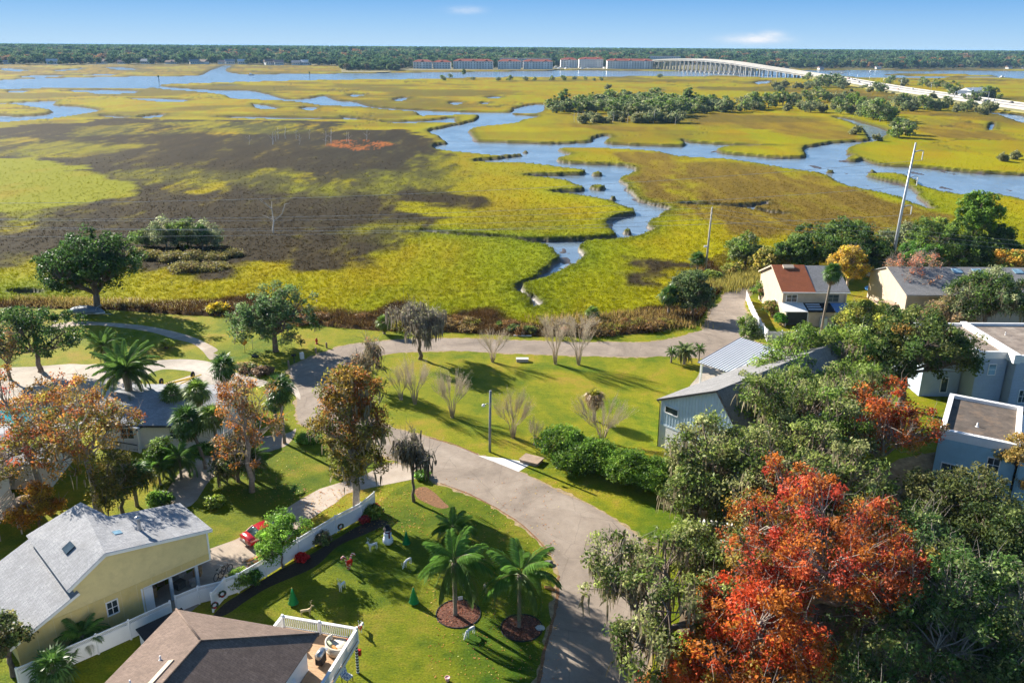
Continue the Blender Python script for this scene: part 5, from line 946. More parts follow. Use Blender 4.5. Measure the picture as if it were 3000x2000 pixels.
slab_obj('fascia', MW_WHITE, Y, [(4.35, -.40, 4.39), (4.35, -.36, 4.39), (-.75, -.36, 2.17), (-.75, -.40, 2.17)], .2); box_obj('corner_trim', MW_WHITE, Y, 14.58, 14.72, -.05, .2, 2.2, 5.0); box_obj('beam_trim', MW_WHITE, Y, 9.0, 14.72, -.06, -.03, 2.18, 2.27)
for s in (13.4, 11.2): box_obj('post', M('grey_post', (.48, .52, .56), .7), Y, s - .12, s + .12, -.06, .16, -.1, 2.24)
window(Y, (6.55, -.03, 1.75), ('x', -1), .75, 1.1); box_obj('door', MW_WHITE, Y, 8.95, 9.72, -.02, .06, .05, 2.1); box_obj('door_frame', MW_WHITE, Y, 8.8, 8.94, -.05, .1, 0, 2.25)
vp = MB(); vp.lathe([(.16, 0), (.13, .1), (.13, 1.0), (.26, 1.05), (.26, 1.15), (.05, 1.25)], (10.2, 2.2, RS(10.2)), 14); vp.obj('vent_pipe', MW_GALV, Y); slab_obj('skylight', MG, Y, [(5.6, 3.2, RS(5.6) + .09), (5.6, 4.2, RS(5.6) + .09), (4.9, 4.2, RS(4.9) + .09), (4.9, 3.2, RS(4.9) + .09)], .08); slab_obj('skylight', MG_SKY, Y, [(8.3, 2.2, RS(8.3) + .07), (8.9, 2.2, RS(8.9) + .07), (8.9, 2.8, RS(8.9) + .07), (8.3, 2.8, RS(8.3) + .07)], .08)
# ------------------------------------------------------------------ brown roofed house with its deck
Hb = thing('brown_roof_house', 'white house with a brown hip roof and raised deck at the bottom edge', 'house', (-23.5, 49.2, 0), atan2(-.229, .973))
box_obj('wall', MW_WHITE, Hb, .55, 10.15, -16, -.55, -.1, 5.45); X0, X1, XR, ZE, ZR = 0, 10.9, 5.45, 5.55, 7.85
slab_obj('roof', MS_BROWN, Hb, [(X0, 0, ZE), (X1, 0, ZE), (XR, -5.0, ZR)], .2); slab_obj('roof', MS_BROWN, Hb, [(X1, 0, ZE), (X1, -18, ZE), (XR, -18, ZR), (XR, -5.0, ZR)], .2); slab_obj('roof', MS_BROWN, Hb, [(X0, 0, ZE), (XR, -5.0, ZR), (XR, -18, ZR), (X0, -18, ZE)], .2)
MB().tube([(XR, -5.0, ZR + .02), (XR, -18, ZR + .02)], .09, 6).obj('ridge_cap', MS_BROWN, Hb); MB().tube([(X0, 0, ZE + .02), (XR, -5, ZR + .02)], .07, 6).obj('hip_cap', MS_BROWN, Hb); MB().tube([(X1, 0, ZE + .02), (XR, -5, ZR + .02)], .07, 6).obj('hip_cap', MS_BROWN, Hb)
zl = lambda x: ZE + (x - X0) * (ZR - ZE) / XR
for x, y in ((3.3, -6.2), (2.6, -8.2), (1.9, -10)): MB().lathe([(.12, 0), (.06, .05), (.05, .3), (.0, .3)], (x, y, zl(x)), 8).obj('vent_pipe', MW_WHITE, Hb)
slab_obj('ridge_vent', MW_CREAM, Hb, [(4.6, -6.6, zl(4.6) + .1), (4.2, -6.6, zl(4.2) + .1), (4.2, -9.2, zl(4.2) + .1), (4.6, -9.2, zl(4.6) + .1)], .09)
ZD = 2.85
dk = MB(); dk.box(6.2, 12.3, -.5, 3.15, ZD - .25, ZD - .03).box(10.2, 12.3, -16, -.5, ZD - .25, ZD - .03); deck = dk.obj('deck', MW_WHITE, Hb)
for i in range(18): box_obj('plank', MW_DECK, deck, 6.25, 12.25, -.45 + i * .2, -.45 + i * .2 + .19, ZD - .03, ZD + (.004 if i % 2 else 0))
for i in range(56): box_obj('plank', MW_DECK, deck, 10.2, 12.25, -11.6 + i * .2, -11.6 + i * .2 + .19, ZD - .03, ZD + (.004 if i % 2 else 0))
def railing(parent, a, b, z, step=.16, h=1.0, cap=MW_WHITE, wide=.22, ends=(1, 1)):
    a, b = Vector((*a, 0)), Vector((*b, 0)); L_ = (b - a).length; d = (b - a) / L_
    r = MB().beam((a.x, a.y, z + h), (b.x, b.y, z + h), wide, .09).obj('handrail', cap, parent); MB().beam((a.x, a.y, z + .12), (b.x, b.y, z + .12), .06, .09).obj('bottom_rail', MW_WHITE, parent)
    me = MB().box(-.028, .028, -.028, .028, .16, h - .045).mesh('baluster', MW_WHITE)
    for i in range(1, int(L_ / step)): o = link('baluster', me, r); o.location = a + d * i * L_ / int(L_ / step) + Vector((0, 0, z)); o.rotation_euler = (0, 0, atan2(d.y, d.x))
    for q, e_ in ((a, ends[0]), (b, ends[1])):
        if e_: MB().cbox((q.x, q.y, z + h / 2 + .05), .16, .16, h + .2).obj('post', MW_WHITE, parent)
railing(Hb, (6.4, 3.05), (9.3, 3.05), ZD); railing(Hb, (9.3, 3.05), (12.2, 3.05), ZD, ends=(0, 1)); railing(Hb, (12.2, 2.94), (12.2, -3.2), ZD, ends=(0, 1)); railing(Hb, (12.2, -3.2), (12.2, -12), ZD, cap=M('blue_painted_rail', (.12, .36, .62), .5), ends=(0, 1)); railing(Hb, (6.4, 2.94), (6.4, -.3), ZD, ends=(0, 1))
window(Hb, (10.15, -5.2, 4.0), ('y', 1), .85, 2.0, bars=0, hbar=False, name='door'); window(Hb, (10.15, -9.0, 4.3), ('y', 1), 1.2, 1.3)
st = MB(); st.lathe([(.11, -.1), (.11, 2.6)], (12.1, 3.0, 0), 12)
def stripe_mat():
    m, nt, b, out = new_mat('black_white_stripes'); tc = nt.nodes.new('ShaderNodeTexCoord'); w = nt.nodes.new('ShaderNodeTexWave'); w.bands_direction = 'Z'; w.inputs['Scale'].default_value = 1.25; w.inputs['Distortion'].default_value = .6; nt.links.new(tc.outputs['Object'], w.inputs['Vector'])
    r = ramp(nt, w.outputs['Fac'], [(.5, (.02, .02, .02)), (.55, (.78, .78, .76))]); nt.links.new(r.outputs[0], b.inputs['Base Color']); b.inputs['Roughness'].default_value = .6; return m
st.obj('striped_post', stripe_mat(), Hb); MB().cbox((12.22, 3.12, 1.75), .34, .2, .5).obj('red_bow', M('red_ribbon', (.5, .02, .015), .5), Hb, .04)
for x, y in ((6.5, 2.9), (12.1, -3.2), (12.1, -10)): box_obj('post', MW_WHITE, Hb, x - .1, x + .1, y - .1, y + .1, -.1, ZD - .25)
sh = thing('lean_to', 'small black roofed lean-to between the brown roof and the yellow house', 'shed', TC(482, 1818, 2.3), radians(46), None, .74); box_obj('wall', MW_WHITE, sh, -2.2, 2.2, -1.4, 1.2, -.1, 2.2); slab_obj('roof', MW_BLACK, sh, [(-2.4, -1.6, 2.25), (2.4, -1.6, 2.25), (2.4, 1.4, 2.7), (-2.4, 1.4, 2.7)], .1)
# ------------------------------------------------------------------ pale blue house with metal carport
B5 = thing('pale_blue_house', 'pale blue board-and-batten house with a grey shingle roof behind the hedge', 'house', (16.9, 86.4, 0), atan2(-.76, .65))
RZ = lambda x: 6.0 + min(x, 10.0 - x + 4.8) * 3.4 / 7.4 if x <= 7.4 else 9.4 - (x - 7.4) * 1.2
gable_wall('wall', MW_BLUE, B5, [(0, 2.9), (10.0, 2.9), (10.0, 6.3), (7.4, 9.4), (0, 6.0)], 0, .2); box_obj('lower_wall', MW_WHITE, B5, 0, 10.0, -.003, .2, -.1, 2.9); box_obj('side_wall', MW_BLUE, B5, -.002, .2, .2, 24, -.1, 5.95); box_obj('side_wall', MW_BLUE, B5, 9.8, 10.0, .2, 24, -.1, 6.2); gable_wall('back_wall', MW_BLUE, B5, [(0, 0), (10.0, 0), (10.0, 6.3), (7.4, 9.4), (0, 6.0)], 23.8, 24)
bat = [MB().box(-.035, .035, -.055, -.002, 3.0, 9).mesh('batten', MW_BLUE)]
for i in range(25):
    x = .1 + i * .4; me = MB().box(-.035, .035, -.06, -.002, 3.02, RZ(x) - .12).mesh('batten', MW_BLUE); o = link('batten', me, B5); o.location = (x, 0, 0)
for i in range(18): box_obj('lap_board', MW_WHITE, B5, 0, 10.0, -.03 - .012 * (i % 2) * 0, -.004, .1 + i * .155, .1 + i * .155 + .14)
box_obj('belt_board', MW_BLUE, B5, -.03, 10.03, -.075, 0, 2.78, 3.0); box_obj('corner_board', MW_WHITE, B5, -.06, .09, -.08, .1, 0, 5.9)
slab_obj('roof', MS_DKGREY, B5, [(-.45, -.4, 5.8), (-.45, 24.3, 5.8), (7.4, 24.3, 9.42), (7.4, -.4, 9.42)], .18); slab_obj('roof', MS_DKGREY, B5, [(10.4, -.4, 5.85), (7.4, -.4, 9.42), (7.4, 24.3, 9.42), (10.4, 24.3, 5.85)], .18)
slab_obj('fascia', MW_TRIM, B5, [(-.45, -.46, 5.77), (-.45, -.41, 5.77), (7.4, -.41, 9.39), (7.4, -.46, 9.39)], .2); slab_obj('fascia', MW_TRIM, B5, [(7.4, -.46, 9.39), (7.4, -.41, 9.39), (10.4, -.41, 5.82), (10.4, -.46, 5.82)], .2); MB().tube([(-.45, -.2, 5.62), (-.45, 24, 5.62)], .07, 6).obj('gutter', MW_TRIM, B5); MB().tube([(-.42, -.25, 5.6), (-.15, -.12, 5.3), (-.1, -.12, 0)], .05, 6).obj('downpipe', MW_TRIM, B5)
window(B5, (1.5, -.06, 4.9), ('x', -1), 1.7, .7, bars=0, hbar=False); window(B5, (8.6, -.06, 4.0), ('x', -1), 1.7, 1.7); window(B5, (5.2, -.06, 1.4), ('x', -1), 1.0, 1.5); window(B5, (8.4, -.06, 1.4), ('x', -1), 1.0, 1.5)
CP = thing('carport', 'pale standing-seam metal carport roof on posts behind the blue house', 'carport', (16.9, 86.4, 0), atan2(-.76, .65))
sl = lambda y: 3.1 + (y - 18.9) * .145
for i in range(19): x = -9.2 + i * .42; slab_obj('roof_panel', MW_METAL, CP, [(x, 18.7, sl(18.7)), (x + .40, 18.7, sl(18.7)), (x + .40, 28.2, sl(28.2)), (x, 28.2, sl(28.2))], .05)
for i in range(20): x = -9.21 + i * .42; slab_obj('seam', M('metal_seam', (.34, .36, .38), .4, .1, metal=.4), CP, [(x - .03, 18.7, sl(18.7) + .07), (x + .03, 18.7, sl(18.7) + .07), (x + .03, 28.2, sl(28.2) + .07), (x - .03, 28.2, sl(28.2) + .07)], .1)
MB().tube([(-9.2, 18.62, sl(18.7) - .05), (-1.2, 18.62, sl(18.7) - .05)], .08, 6).obj('gutter', MW_TRIM, CP)
for x, y in ((-8.9, 19.1), (-8.9, 27.8), (-1.6, 19.1), (-1.6, 27.8), (-5.2, 19.1)): box_obj('post', MW_WHITE, CP, x - .12, x + .12, y - .12, y + .12, -.1, sl(y) - .08)
tp = thing('tarpaulin', 'crumpled bright blue tarpaulin seen through the big mossy oak', 'tarpaulin', P(2272, 1225), .5); tb = MB(); rg_ = random.Random(3)
gv = [[(-1.6 + i * .4, -1.3 + j * .4, 1.5 + .25 * rg_.random() - .05 * (i - 4) ** 2) for j in range(8)] for i in range(9)]
tb.add([v for r in gv for v in r], [(i * 8 + j, i * 8 + j + 1, (i + 1) * 8 + j + 1, (i + 1) * 8 + j) for i in range(8) for j in range(7)], True); tb.obj('cover', M('blue_tarp', (.03, .24, .62), .45, .15), tp); MB().box(-1.2, 1.2, -.9, .9, -.05, .9).obj('covered_load', MW_WOOD, tp)
# ------------------------------------------------------------------ flat roofed townhouses
def flat_block(t, x0, x1, y0, y1, z, wall, roof=MW_ROOFTAR, pw=.32, ph=.38):
    box_obj('wall', wall, t, x0 + .05, x1 - .05, y0 + .05, y1 - .05, -.1, z - .02); box_obj('roof', roof, t, x0 + pw, x1 - pw, y0 + pw, y1 - pw, z - .02, z + .02)
    for b in ((x0, x1, y0, y0 + pw), (x0, x1, y1 - pw, y1), (x0, x0 + pw, y0 + pw, y1 - pw), (x1 - pw, x1, y0 + pw, y1 - pw)): box_obj('parapet', MW_WHITE, t, *b, z - .55, z + ph)
def lap(t, mat, x0, x1, y, z0, z1, s=-1):
    for i in range(int((z1 - z0) / .2)): box_obj('siding_board', mat, t, x0, x1, y - .035, y - .005 - .01 * (i % 2), z0 + i * .2, z0 + i * .2 + .185)
TH_ = thing('townhouse', 'grey-blue townhouse with a stained tan flat roof at the right edge', 'house', (0, 0, 0)); flat_block(TH_, 53.5, 58.6, 101.5, 110.2, 7.0, MW_GREYBL); flat_block(TH_, 58.62, 62.4, 98.5, 110.2, 7.0, MW_GREYBL); flat_block(TH_, 62.5, 76, 97.0, 110.2, 7.05, MW_GREYBL); lap(TH_, MW_GREYBL, 58.8, 62.2, 98.55, .1, 6.4); lap(TH_, MW_GREYBL, 62.7, 72, 97.05, .1, 6.4); lap(TH_, MW_GREYBL, 53.7, 58.4, 101.55, .1, 6.4)
box_obj('party_wall', MW_WHITE, TH_, 62.1, 62.9, 96.9, 110.3, 6.4, 7.55); window(TH_, (60.6, 98.5, 5.0), ('x', -1), .85, 1.35, pane=MG_SKY, bars=0); window(TH_, (64.4, 97.0, 4.9), ('x', -1), .95, 1.5); window(TH_, (64.2, 97.0, 2.0), ('x', -1), .95, 1.6); window(TH_, (68, 97.0, 4.9), ('x', -1), .95, 1.5); window(TH_, (56.6, 101.5, 1.6), ('x', -1), .8, 1.9, bars=0, hbar=False, name='door')
for q in ((56.5, 106), (60.5, 104.5), (66, 106), (69, 101)): MB().lathe([(.2, 0), (.07, .05), (.07, .4), (.12, .42), (0, .48)], (*q, 7.03), 8).obj('vent_pipe', MW_WHITE, TH_)
railing(TH_, (62.6, 94.6), (64.8, 94.6), .1)
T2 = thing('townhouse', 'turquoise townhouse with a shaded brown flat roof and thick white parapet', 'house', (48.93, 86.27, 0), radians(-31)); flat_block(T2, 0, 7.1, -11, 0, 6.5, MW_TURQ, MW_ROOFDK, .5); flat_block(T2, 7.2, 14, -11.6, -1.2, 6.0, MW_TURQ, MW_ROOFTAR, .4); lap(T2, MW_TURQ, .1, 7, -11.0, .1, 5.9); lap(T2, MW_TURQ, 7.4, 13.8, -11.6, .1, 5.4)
window(T2, (1.6, -11.05, 2.2), ('x', -1), 1.6, 2.3, name='door', pane=MG); window(T2, (5.2, -11.05, 4.3), ('x', -1), 1.0, 1.4); window(T2, (0, -5, 4.2), ('y', -1), 1.1, 1.4); box_obj('balcony', MW_CREAM, T2, .2, 3.6, -13.0, -11.05, 1.0, 1.25)
for i in range(7): box_obj('slat', MW_WHITE, T2, .2, 3.6, -13.05, -13.0, 1.3 + i * .14, 1.3 + i * .14 + .1)
MB().lathe([(.2, 0), (.08, .05), (.08, .4), (0, .45)], (3.2, -7.4, 6.52), 8).obj('vent_pipe', MW_WHITE, T2)
# ------------------------------------------------------------------ red roofed house
R7 = thing('red_roof_house', 'cream duplex with half red and half grey shingle roof beside the gravel lane', 'house', (44.8, 133.2, 0)); E7, Z7 = 5.3, 8.0
prof = [(0, 0), (13.2, 0), (13.2, E7), (6.6, Z7 - .1), (0, E7)]
gable_wall('wall', MW_CREAM, R7, prof, 0, .22, 'x'); gable_wall('wall', MW_CREAM, R7, prof, 10.4, 10.6, 'x'); box_obj('front_wall', MW_CREAM, R7, .22, 5.2, 0, .2, 0, E7); box_obj('front_wall', MW_CREAM, R7, 5.2, 10.4, .25, .45, 0, E7); box_obj('back_wall', MW_CREAM, R7, .22, 10.4, 13.0, 13.2, 0, E7)
rz7 = lambda y: E7 + .06 + (min(y, 13.2 - y)) * (Z7 - E7) / 6.6
slab_obj('roof', MS_RED, R7, [(-.35, -.45, rz7(-.45)), (5.22, -.45, rz7(-.45)), (5.22, 6.6, Z7 + .06), (-.35, 6.6, Z7 + .06)]); slab_obj('roof', MS_RED, R7, [(-.35, 6.6, Z7 + .06), (5.22, 6.6, Z7 + .06), (5.22, 13.6, rz7(13.6)), (-.35, 13.6, rz7(13.6))])
slab_obj('roof', MS_MID, R7, [(5.24, -.2, rz7(-.2) - .04), (10.95, -.2, rz7(-.2) - .04), (10.95, 6.6, Z7 - .05), (5.24, 6.6, Z7 - .05)]); slab_obj('roof', MS_MID, R7, [(5.24, 6.6, Z7 - .05), (10.95, 6.6, Z7 - .05), (10.95, 13.6, rz7(13.6) - .04), (5.24, 13.6, rz7(13.6) - .04)])
slab_obj('fascia', MW_CREAM, R7, [(-.40, -.47, rz7(-.47) - .02), (-.36, -.47, rz7(-.47) - .02), (-.36, 6.6, Z7 + .04), (-.40, 6.6, Z7 + .04)], .25); slab_obj('fascia', MW_CREAM, R7, [(-.40, 6.6, Z7 + .04), (-.36, 6.6, Z7 + .04), (-.36, 13.6, rz7(13.6) - .02), (-.40, 13.6, rz7(13.6) - .02)], .25); box_obj('gutter', MW_WHITE, R7, -.35, 10.9, -.56, -.47, E7 - .28, E7 - .12)
slab_obj('skylight', MW_CREAM, R7, [(1.4, 5.4, rz7(5.4) + .25), (3.2, 5.4, rz7(5.4) + .25), (3.2, 6.2, rz7(6.2) + .3), (1.4, 6.2, rz7(6.2) + .3)], .3)
window(R7, (1.5, 0, 4.0), ('x', -1), 1.7, 1.2); window(R7, (8.4, .25, 4.0), ('x', -1), 1.9, 1.2, frame=M('grey_frame', (.34, .33, .3), .6)); window(R7, (0, 3.2, 1.5), ('y', -1), 1.4, 2.4, bars=0, hbar=False, name='arch_opening')
box_obj('porch_wall', MW_CREAM, R7, 3.6, 7.9, -2.7, -2.5, 0, 2.6); box_obj('porch_wall', MW_CREAM, R7, -.1, .1, -2.7, 0, 0, 2.6)
for x0, x1, mm in ((-.5, 3.4, MW_WHITE), (3.42, 7.9, MW_BLACK), (7.92, 11.0, M('blue_metal_roof', (.12, .26, .5), .4, .1))): slab_obj('porch_roof', mm, R7, [(x0, -3.0, 2.62), (x1, -3.0, 2.62), (x1, -.02, 3.25), (x0, -.02, 3.25)], .12)
for i in range(3): slab_obj('solar_panel', M('solar_strip', (.5, .55, .62), .3), R7, [(3.7, -2.4 + i * .8, 2.80 + i * .17), (6.0, -2.4 + i * .8, 2.80 + i * .17), (6.0, -2.0 + i * .8, 2.885 + i * .17), (3.7, -2.0 + i * .8, 2.885 + i * .17)], .05)
box_obj('screen', MG_SCREEN, R7, .1, 3.5, -2.62, -2.58, .2, 2.5); box_obj('screen', MG_SCREEN, R7, 7.9, 10.6, -2.62, -2.58, .2, 2.5)
for x in (.05, 3.55, 7.95, 8.7, 9.3, 9.95, 10.6): box_obj('post', MW_WHITE, R7, x - .05, x + .05, -2.72, -2.63, 0, 2.6)
hp = thing('outdoor_unit', 'pale green storage locker against the porch wall of the cream duplex', 'locker', (50.8, 129.9, 0)); box_obj('body', M('pale_green_plastic', (.55, .62, .58), .5), hp, -.5, .5, -.35, .35, 0, 1.7, bevel=.04); box_obj('lid', M('grey_lid', (.3, .32, .34), .5), hp, -.55, .55, -.4, .4, 1.7, 1.8)
# ------------------------------------------------------------------ grey roofed house
R8 = thing('grey_roof_house', 'cream house with a long mid-grey shingle roof behind the bare reddish maple', 'house', (65.2, 133.0, 0)); prof = [(0, 0), (15, 0), (15, 5.0), (8.2, 7.45), (0, 5.0)]; gable_wall('wall', MW_CREAM, R8, prof, 0, .22, 'x'); gable_wall('wall', MW_CREAM, R8, prof, 27.8, 28, 'x'); box_obj('front_wall', MW_CREAM, R8, .22, 27.8, 0, .2, 0, 5.0); box_obj('back_wall', MW_CREAM, R8, .22, 27.8, 14.8, 15, 0, 5.0)
z8 = lambda y: 5.05 + y * .3
slab_obj('roof', MS_MID, R8, [(-.3, -.5, z8(-.5)), (28.3, -.5, z8(-.5)), (28.3, 8.2, z8(8.2)), (-.3, 8.2, z8(8.2))]); slab_obj('roof', MS_MID, R8, [(-.3, 8.2, z8(8.2)), (28.3, 8.2, z8(8.2)), (28.3, 15.4, 4.95), (-.3, 15.4, 4.95)]); slab_obj('fascia', MW_CREAM, R8, [(-.36, -.5, z8(-.5) - .02), (-.31, -.5, z8(-.5) - .02), (-.31, 8.2, z8(8.2) - .02), (-.36, 8.2, z8(8.2) - .02)], .28); box_obj('gutter', MW_CREAM, R8, -.3, 28.3, -.6, -.51, 4.6, 4.8)
for x in (10.5, 14.0, 21.0): slab_obj('skylight', MG_SKY, R8, [(x, 6.2, z8(6.2) + .12), (x + 1.5, 6.2, z8(6.2) + .12), (x + 1.5, 7.5, z8(7.5) + .12), (x, 7.5, z8(7.5) + .12)], .12)
window(R8, (9.2, 0, 3.6), ('x', -1), 1.6, 1.2); window(R8, (14.5, 0, 3.6), ('x', -1), 1.6, 1.2); box_obj('awning', M('striped_awning', (.5, .33, .25), .7), R8, -3.2, -.1, 2.0, 5.0, 2.3, 2.4)
pl = thing('paddling_pool', 'blue inflatable paddling pool between the two cream houses', 'pool', P(2560, 850)); MB().lathe([(0, .02), (1.5, .02), (1.6, .12), (1.72, .3), (1.6, .45), (1.45, .4), (1.4, .15), (0, .15)], n=24).obj('ring', M('blue_vinyl', (.12, .38, .72), .35), pl)
# ------------------------------------------------------------------ neighbour houses at the left
N2 = thing('white_house', 'white walled low house with a grey shingle roof behind the orange trees', 'house', (-46.5, 84.8, 0)); box_obj('wall', MW_WHITE, N2, 0, 13.6, 0, 11, -.1, 3.2); n2 = lambda y: 3.25 + min(y, 11 - y) * .22
slab_obj('roof', MS_GREY, N2, [(-.5, -.5, n2(-.5)), (14.1, -.5, n2(-.5)), (14.1, 5.5, n2(5.5)), (-.5, 5.5, n2(5.5))]); slab_obj('roof', MS_GREY, N2, [(-.5, 5.5, n2(5.5)), (14.1, 5.5, n2(5.5)), (14.1, 11.5, n2(11.5)), (-.5, 11.5, n2(11.5))]); gable_wall('gable', MW_WHITE, N2, [(0, 3.2), (11, 3.2), (5.5, 4.4)], 13.4, 13.6, 'x'); window(N2, (9, 0, 1.9), ('x', -1), 1.4, 1.2); window(N2, (3.5, 0, 1.9), ('x', -1), 1.4, 1.2); box_obj('fascia', MW_TRIM, N2, -.5, 14.1, -.56, -.5, 2.9, 3.12)
pg = thing('pergola', 'dark and white slatted pergola at the corner of the white walled house', 'pergola', P(425, 1300), radians(-18))
for i in range(9): box_obj('slat', MW_WHITE, pg, -2.6, 1.2, -1.9 + i * .55, -1.9 + i * .55 + .26, 2.9, 3.0)
for x, y in ((-2.4, -1.8), (1.0, -1.8), (-2.4, 2.6), (1.0, 2.6)): box_obj('post', MW_WHITE, pg, x - .09, x + .09, y - .09, y + .09, 0, 2.8)
for x in (-2.4, 1.0): box_obj('beam', MW_TRIM, pg, x - .08, x + .08, -2.1, 2.9, 2.74, 2.9)
box_obj('panel', MW_TRIM, pg, -2.4, 1.0, 2.7, 2.76, .1, 2.6); railing(pg, (-2.4, -2.0), (1.0, -2.0), 0, .18, .9, MW_TRIM, .08)
N3 = thing('grey_roof_bungalow', 'bungalow with a broad pale grey roof at the left edge behind the red sweetgum', 'house', (-62, 74, 0), radians(8)); box_obj('wall', MW_WHITE, N3, 0, 15, 0, 9, -.1, 3.0)
slab_obj('roof', MS_GREY, N3, [(-.5, -.5, 3.0), (15.5, -.5, 3.0), (15.5, 4.5, 4.2), (-.5, 4.5, 4.2)]); slab_obj('roof', MS_GREY, N3, [(-.5, 4.5, 4.2), (15.5, 4.5, 4.2), (15.5, 9.5, 3.0), (-.5, 9.5, 3.0)]); window(N3, (11, 0, 1.7), ('x', -1), 1.5, 1.2); gable_wall('gable', MW_WHITE, N3, [(0, 3.0), (9, 3.0), (4.5, 4.05)], 14.8, 15, 'x')
N4 = thing('brown_shingle_house', 'brown-grey shingled house with white walls at the far left edge', 'house', P(62, 1500), radians(40)); box_obj('wall', MW_WHITE, N4, -9, -.4, .3, 8, -.1, 4.0); slab_obj('roof', MS_BROWN, N4, [(.2, 0, 4.0), (.2, 4.2, 5.2), (-9.5, 4.2, 5.2), (-9.5, 0, 4.0)]); slab_obj('roof', MS_BROWN, N4, [(.2, 4.2, 5.2), (.2, 8.4, 4.0), (-9.5, 8.4, 4.0), (-9.5, 4.2, 5.2)])
S4 = thing('wooden_stair', 'weathered wooden stair with slatted rails beside the yellow house', 'stair', P(45, 1560), radians(44)); 
for i in range(11): box_obj('tread', MW_WOOD, S4, -3.3 + i * .33, -3.0 + i * .33, -.6, .6, .2 + i * .26, .25 + i * .26)
for y in (-.62, .62):
    for k in range(4): MB().beam((-3.3, y, .55 + k * .24), (.4, y, 3.45 + k * .24), .06, .10).obj('rail', MW_CREAM, S4)
    for x in (-3.2, -1.4, .4): box_obj('post', MW_CREAM, S4, x - .06, x + .06, y - .06, y + .06, -.1, 1.4 + (x + 3.3) * .78)
box_obj('landing', MW_WOOD, S4, .35, 2.2, -.9, .9, 2.9, 3.05)
so = thing('swimming_pool', 'turquoise swimming pool glimpsed between the orange trees', 'pool', P(85, 1210), radians(8)); MP = water_mat('pool_water', (.03, .30, .36), .05, .05); box_obj('coping', MAT_CONC, so, -4.5, 3.6, -3.2, 3.2, -.05, .05); box_obj('water_surface', MP, so, -4.1, 3.2, -2.8, 2.8, .0, .07)
# shed glimpsed under the mossy oak
ws_ = thing('white_shed', 'small white walled shed roof glimpsed between the mossy oak and red maple', 'shed', P(2120, 1640), radians(-18)); box_obj('wall', MW_WHITE, ws_, -2.2, 2.2, -1.8, 1.8, -.1, 2.6); slab_obj('roof', MW_WHITE, ws_, [(-2.5, -2.1, 2.6), (2.5, -2.1, 2.6), (2.5, 0, 3.5), (-2.5, 0, 3.5)], .1); slab_obj('roof', MW_WHITE, ws_, [(-2.5, 0, 3.5), (2.5, 0, 3.5), (2.5, 2.1, 2.6), (-2.5, 2.1, 2.6)], .1)
# ------------------------------------------------------------------ fences
MAT_VINYL = M('white_vinyl', (.80, .81, .82), .4, .03, 1.5); MAT_LATT = MAT_VINYL
def vinyl_fence(label, pts, h=1.75, lattice=True, seg=2.3, name='fence'):
    """solid panels with a lattice strip on top between capped posts"""
    pts = [P(*p) for p in pts]; t = thing(name, label, 'fence', pts[0])
    for a, b in zip(pts[:-1], pts[1:]):
        L_ = (b - a).length; n = max(1, round(L_ / seg)); d = (b - a) / L_
        for i in range(n):
            p, q = a + d * (L_ * i / n) - pts[0], a + d * (L_ * (i + 1) / n) - pts[0]; hs = h - (.35 if lattice else 0)
            MB().beam(p + d * .07 + Vector((0, 0, hs / 2 + .04)), q - d * .07 + Vector((0, 0, hs / 2 + .04)), .05, hs - .08).obj('panel', MAT_VINYL, t)
            for z in (hs, h): MB().beam(p + Vector((0, 0, z)), q + Vector((0, 0, z)), .075, .09).obj('rail', MAT_VINYL, t)
            if lattice:
                lt = MB(); m = int((L_ / n) / .10)
                for k in range(m):
                    for sg in (1, -1):
                        x0 = p + d * (.05 + k * (L_ / n - .1) / m); x1 = x0 + d * .2; z0, z1 = (hs, h) if sg > 0 else (h, hs)
                        if (x1 - p).length < L_ / n: lt.beam(x0 + Vector((0, 0, z0)), x1 + Vector((0, 0, z1)), .015, .038)
                tag(lt.obj('lattice', MAT_VINYL, t), kind='stuff')
            if i == 0 or a is pts[0]: pass
            pc = MB().cbox((p.x, p.y, h / 2 + .03), .13, .13, h + .14); pc.lathe([(.1, h + .1), (.1, h + .13), (0, h + .2)], (p.x, p.y, 0), 4, False); pc.obj('post', MAT_VINYL, t)
        if b is pts[-1]: q = b - pts[0]; MB().cbox((q.x, q.y, h / 2 + .03), .13, .13, h + .14).obj('post', MAT_VINYL, t)
    return t
Mq = lambda *p: cr('M', *p); Lq = lambda *p: cr('L', *p)
F1 = vinyl_fence('white vinyl fence with lattice top running from the gate to the driveway mouth', [(664, 1748), (700, 1735), (780, 1688), (832, 1655), (920, 1600), (985, 1560), (1060, 1520), (1098, 1488)])
F2 = vinyl_fence('white fence gate panel with dark wreaths beside the brown roof', [(625, 1792), (661, 1751)], 1.75)
F3 = vinyl_fence('white lattice-topped fence along the yellow house carport', [(658, 1750), (585, 1768), (520, 1795)], 1.6)
F4 = vinyl_fence('white lattice-topped fence below the yellow house wall', [(505, 1815), (385, 1872), (290, 1915), (170, 1968), (60, 2015)], 1.7)
def slat_fence(label, pts, h, n, mat, sw=.14, seg=2.4, post=True):
    pts = [P(*p) for p in pts]; t = thing('slat_fence', label, 'fence', pts[0])
    for a, b in zip(pts[:-1], pts[1:]):
        L_ = (b - a).length; m = max(1, round(L_ / seg)); d = (b - a) / L_
        for i in range(m):
            p, q = a + d * (L_ * i / m) - pts[0], a + d * (L_ * (i + 1) / m) - pts[0]
            for k in range(n): z = .15 + (h - .2) * (k + .5) / n; MB().beam(p + Vector((0, 0, z)), q + Vector((0, 0, z)), .04, sw).obj('slat', mat, t)
            for r in ((p, q) if i == m - 1 and b is pts[-1] else (p,)): MB().cbox((r.x, r.y, h / 2 + .05), .15, .15, h + .2).obj('post', mat, t)
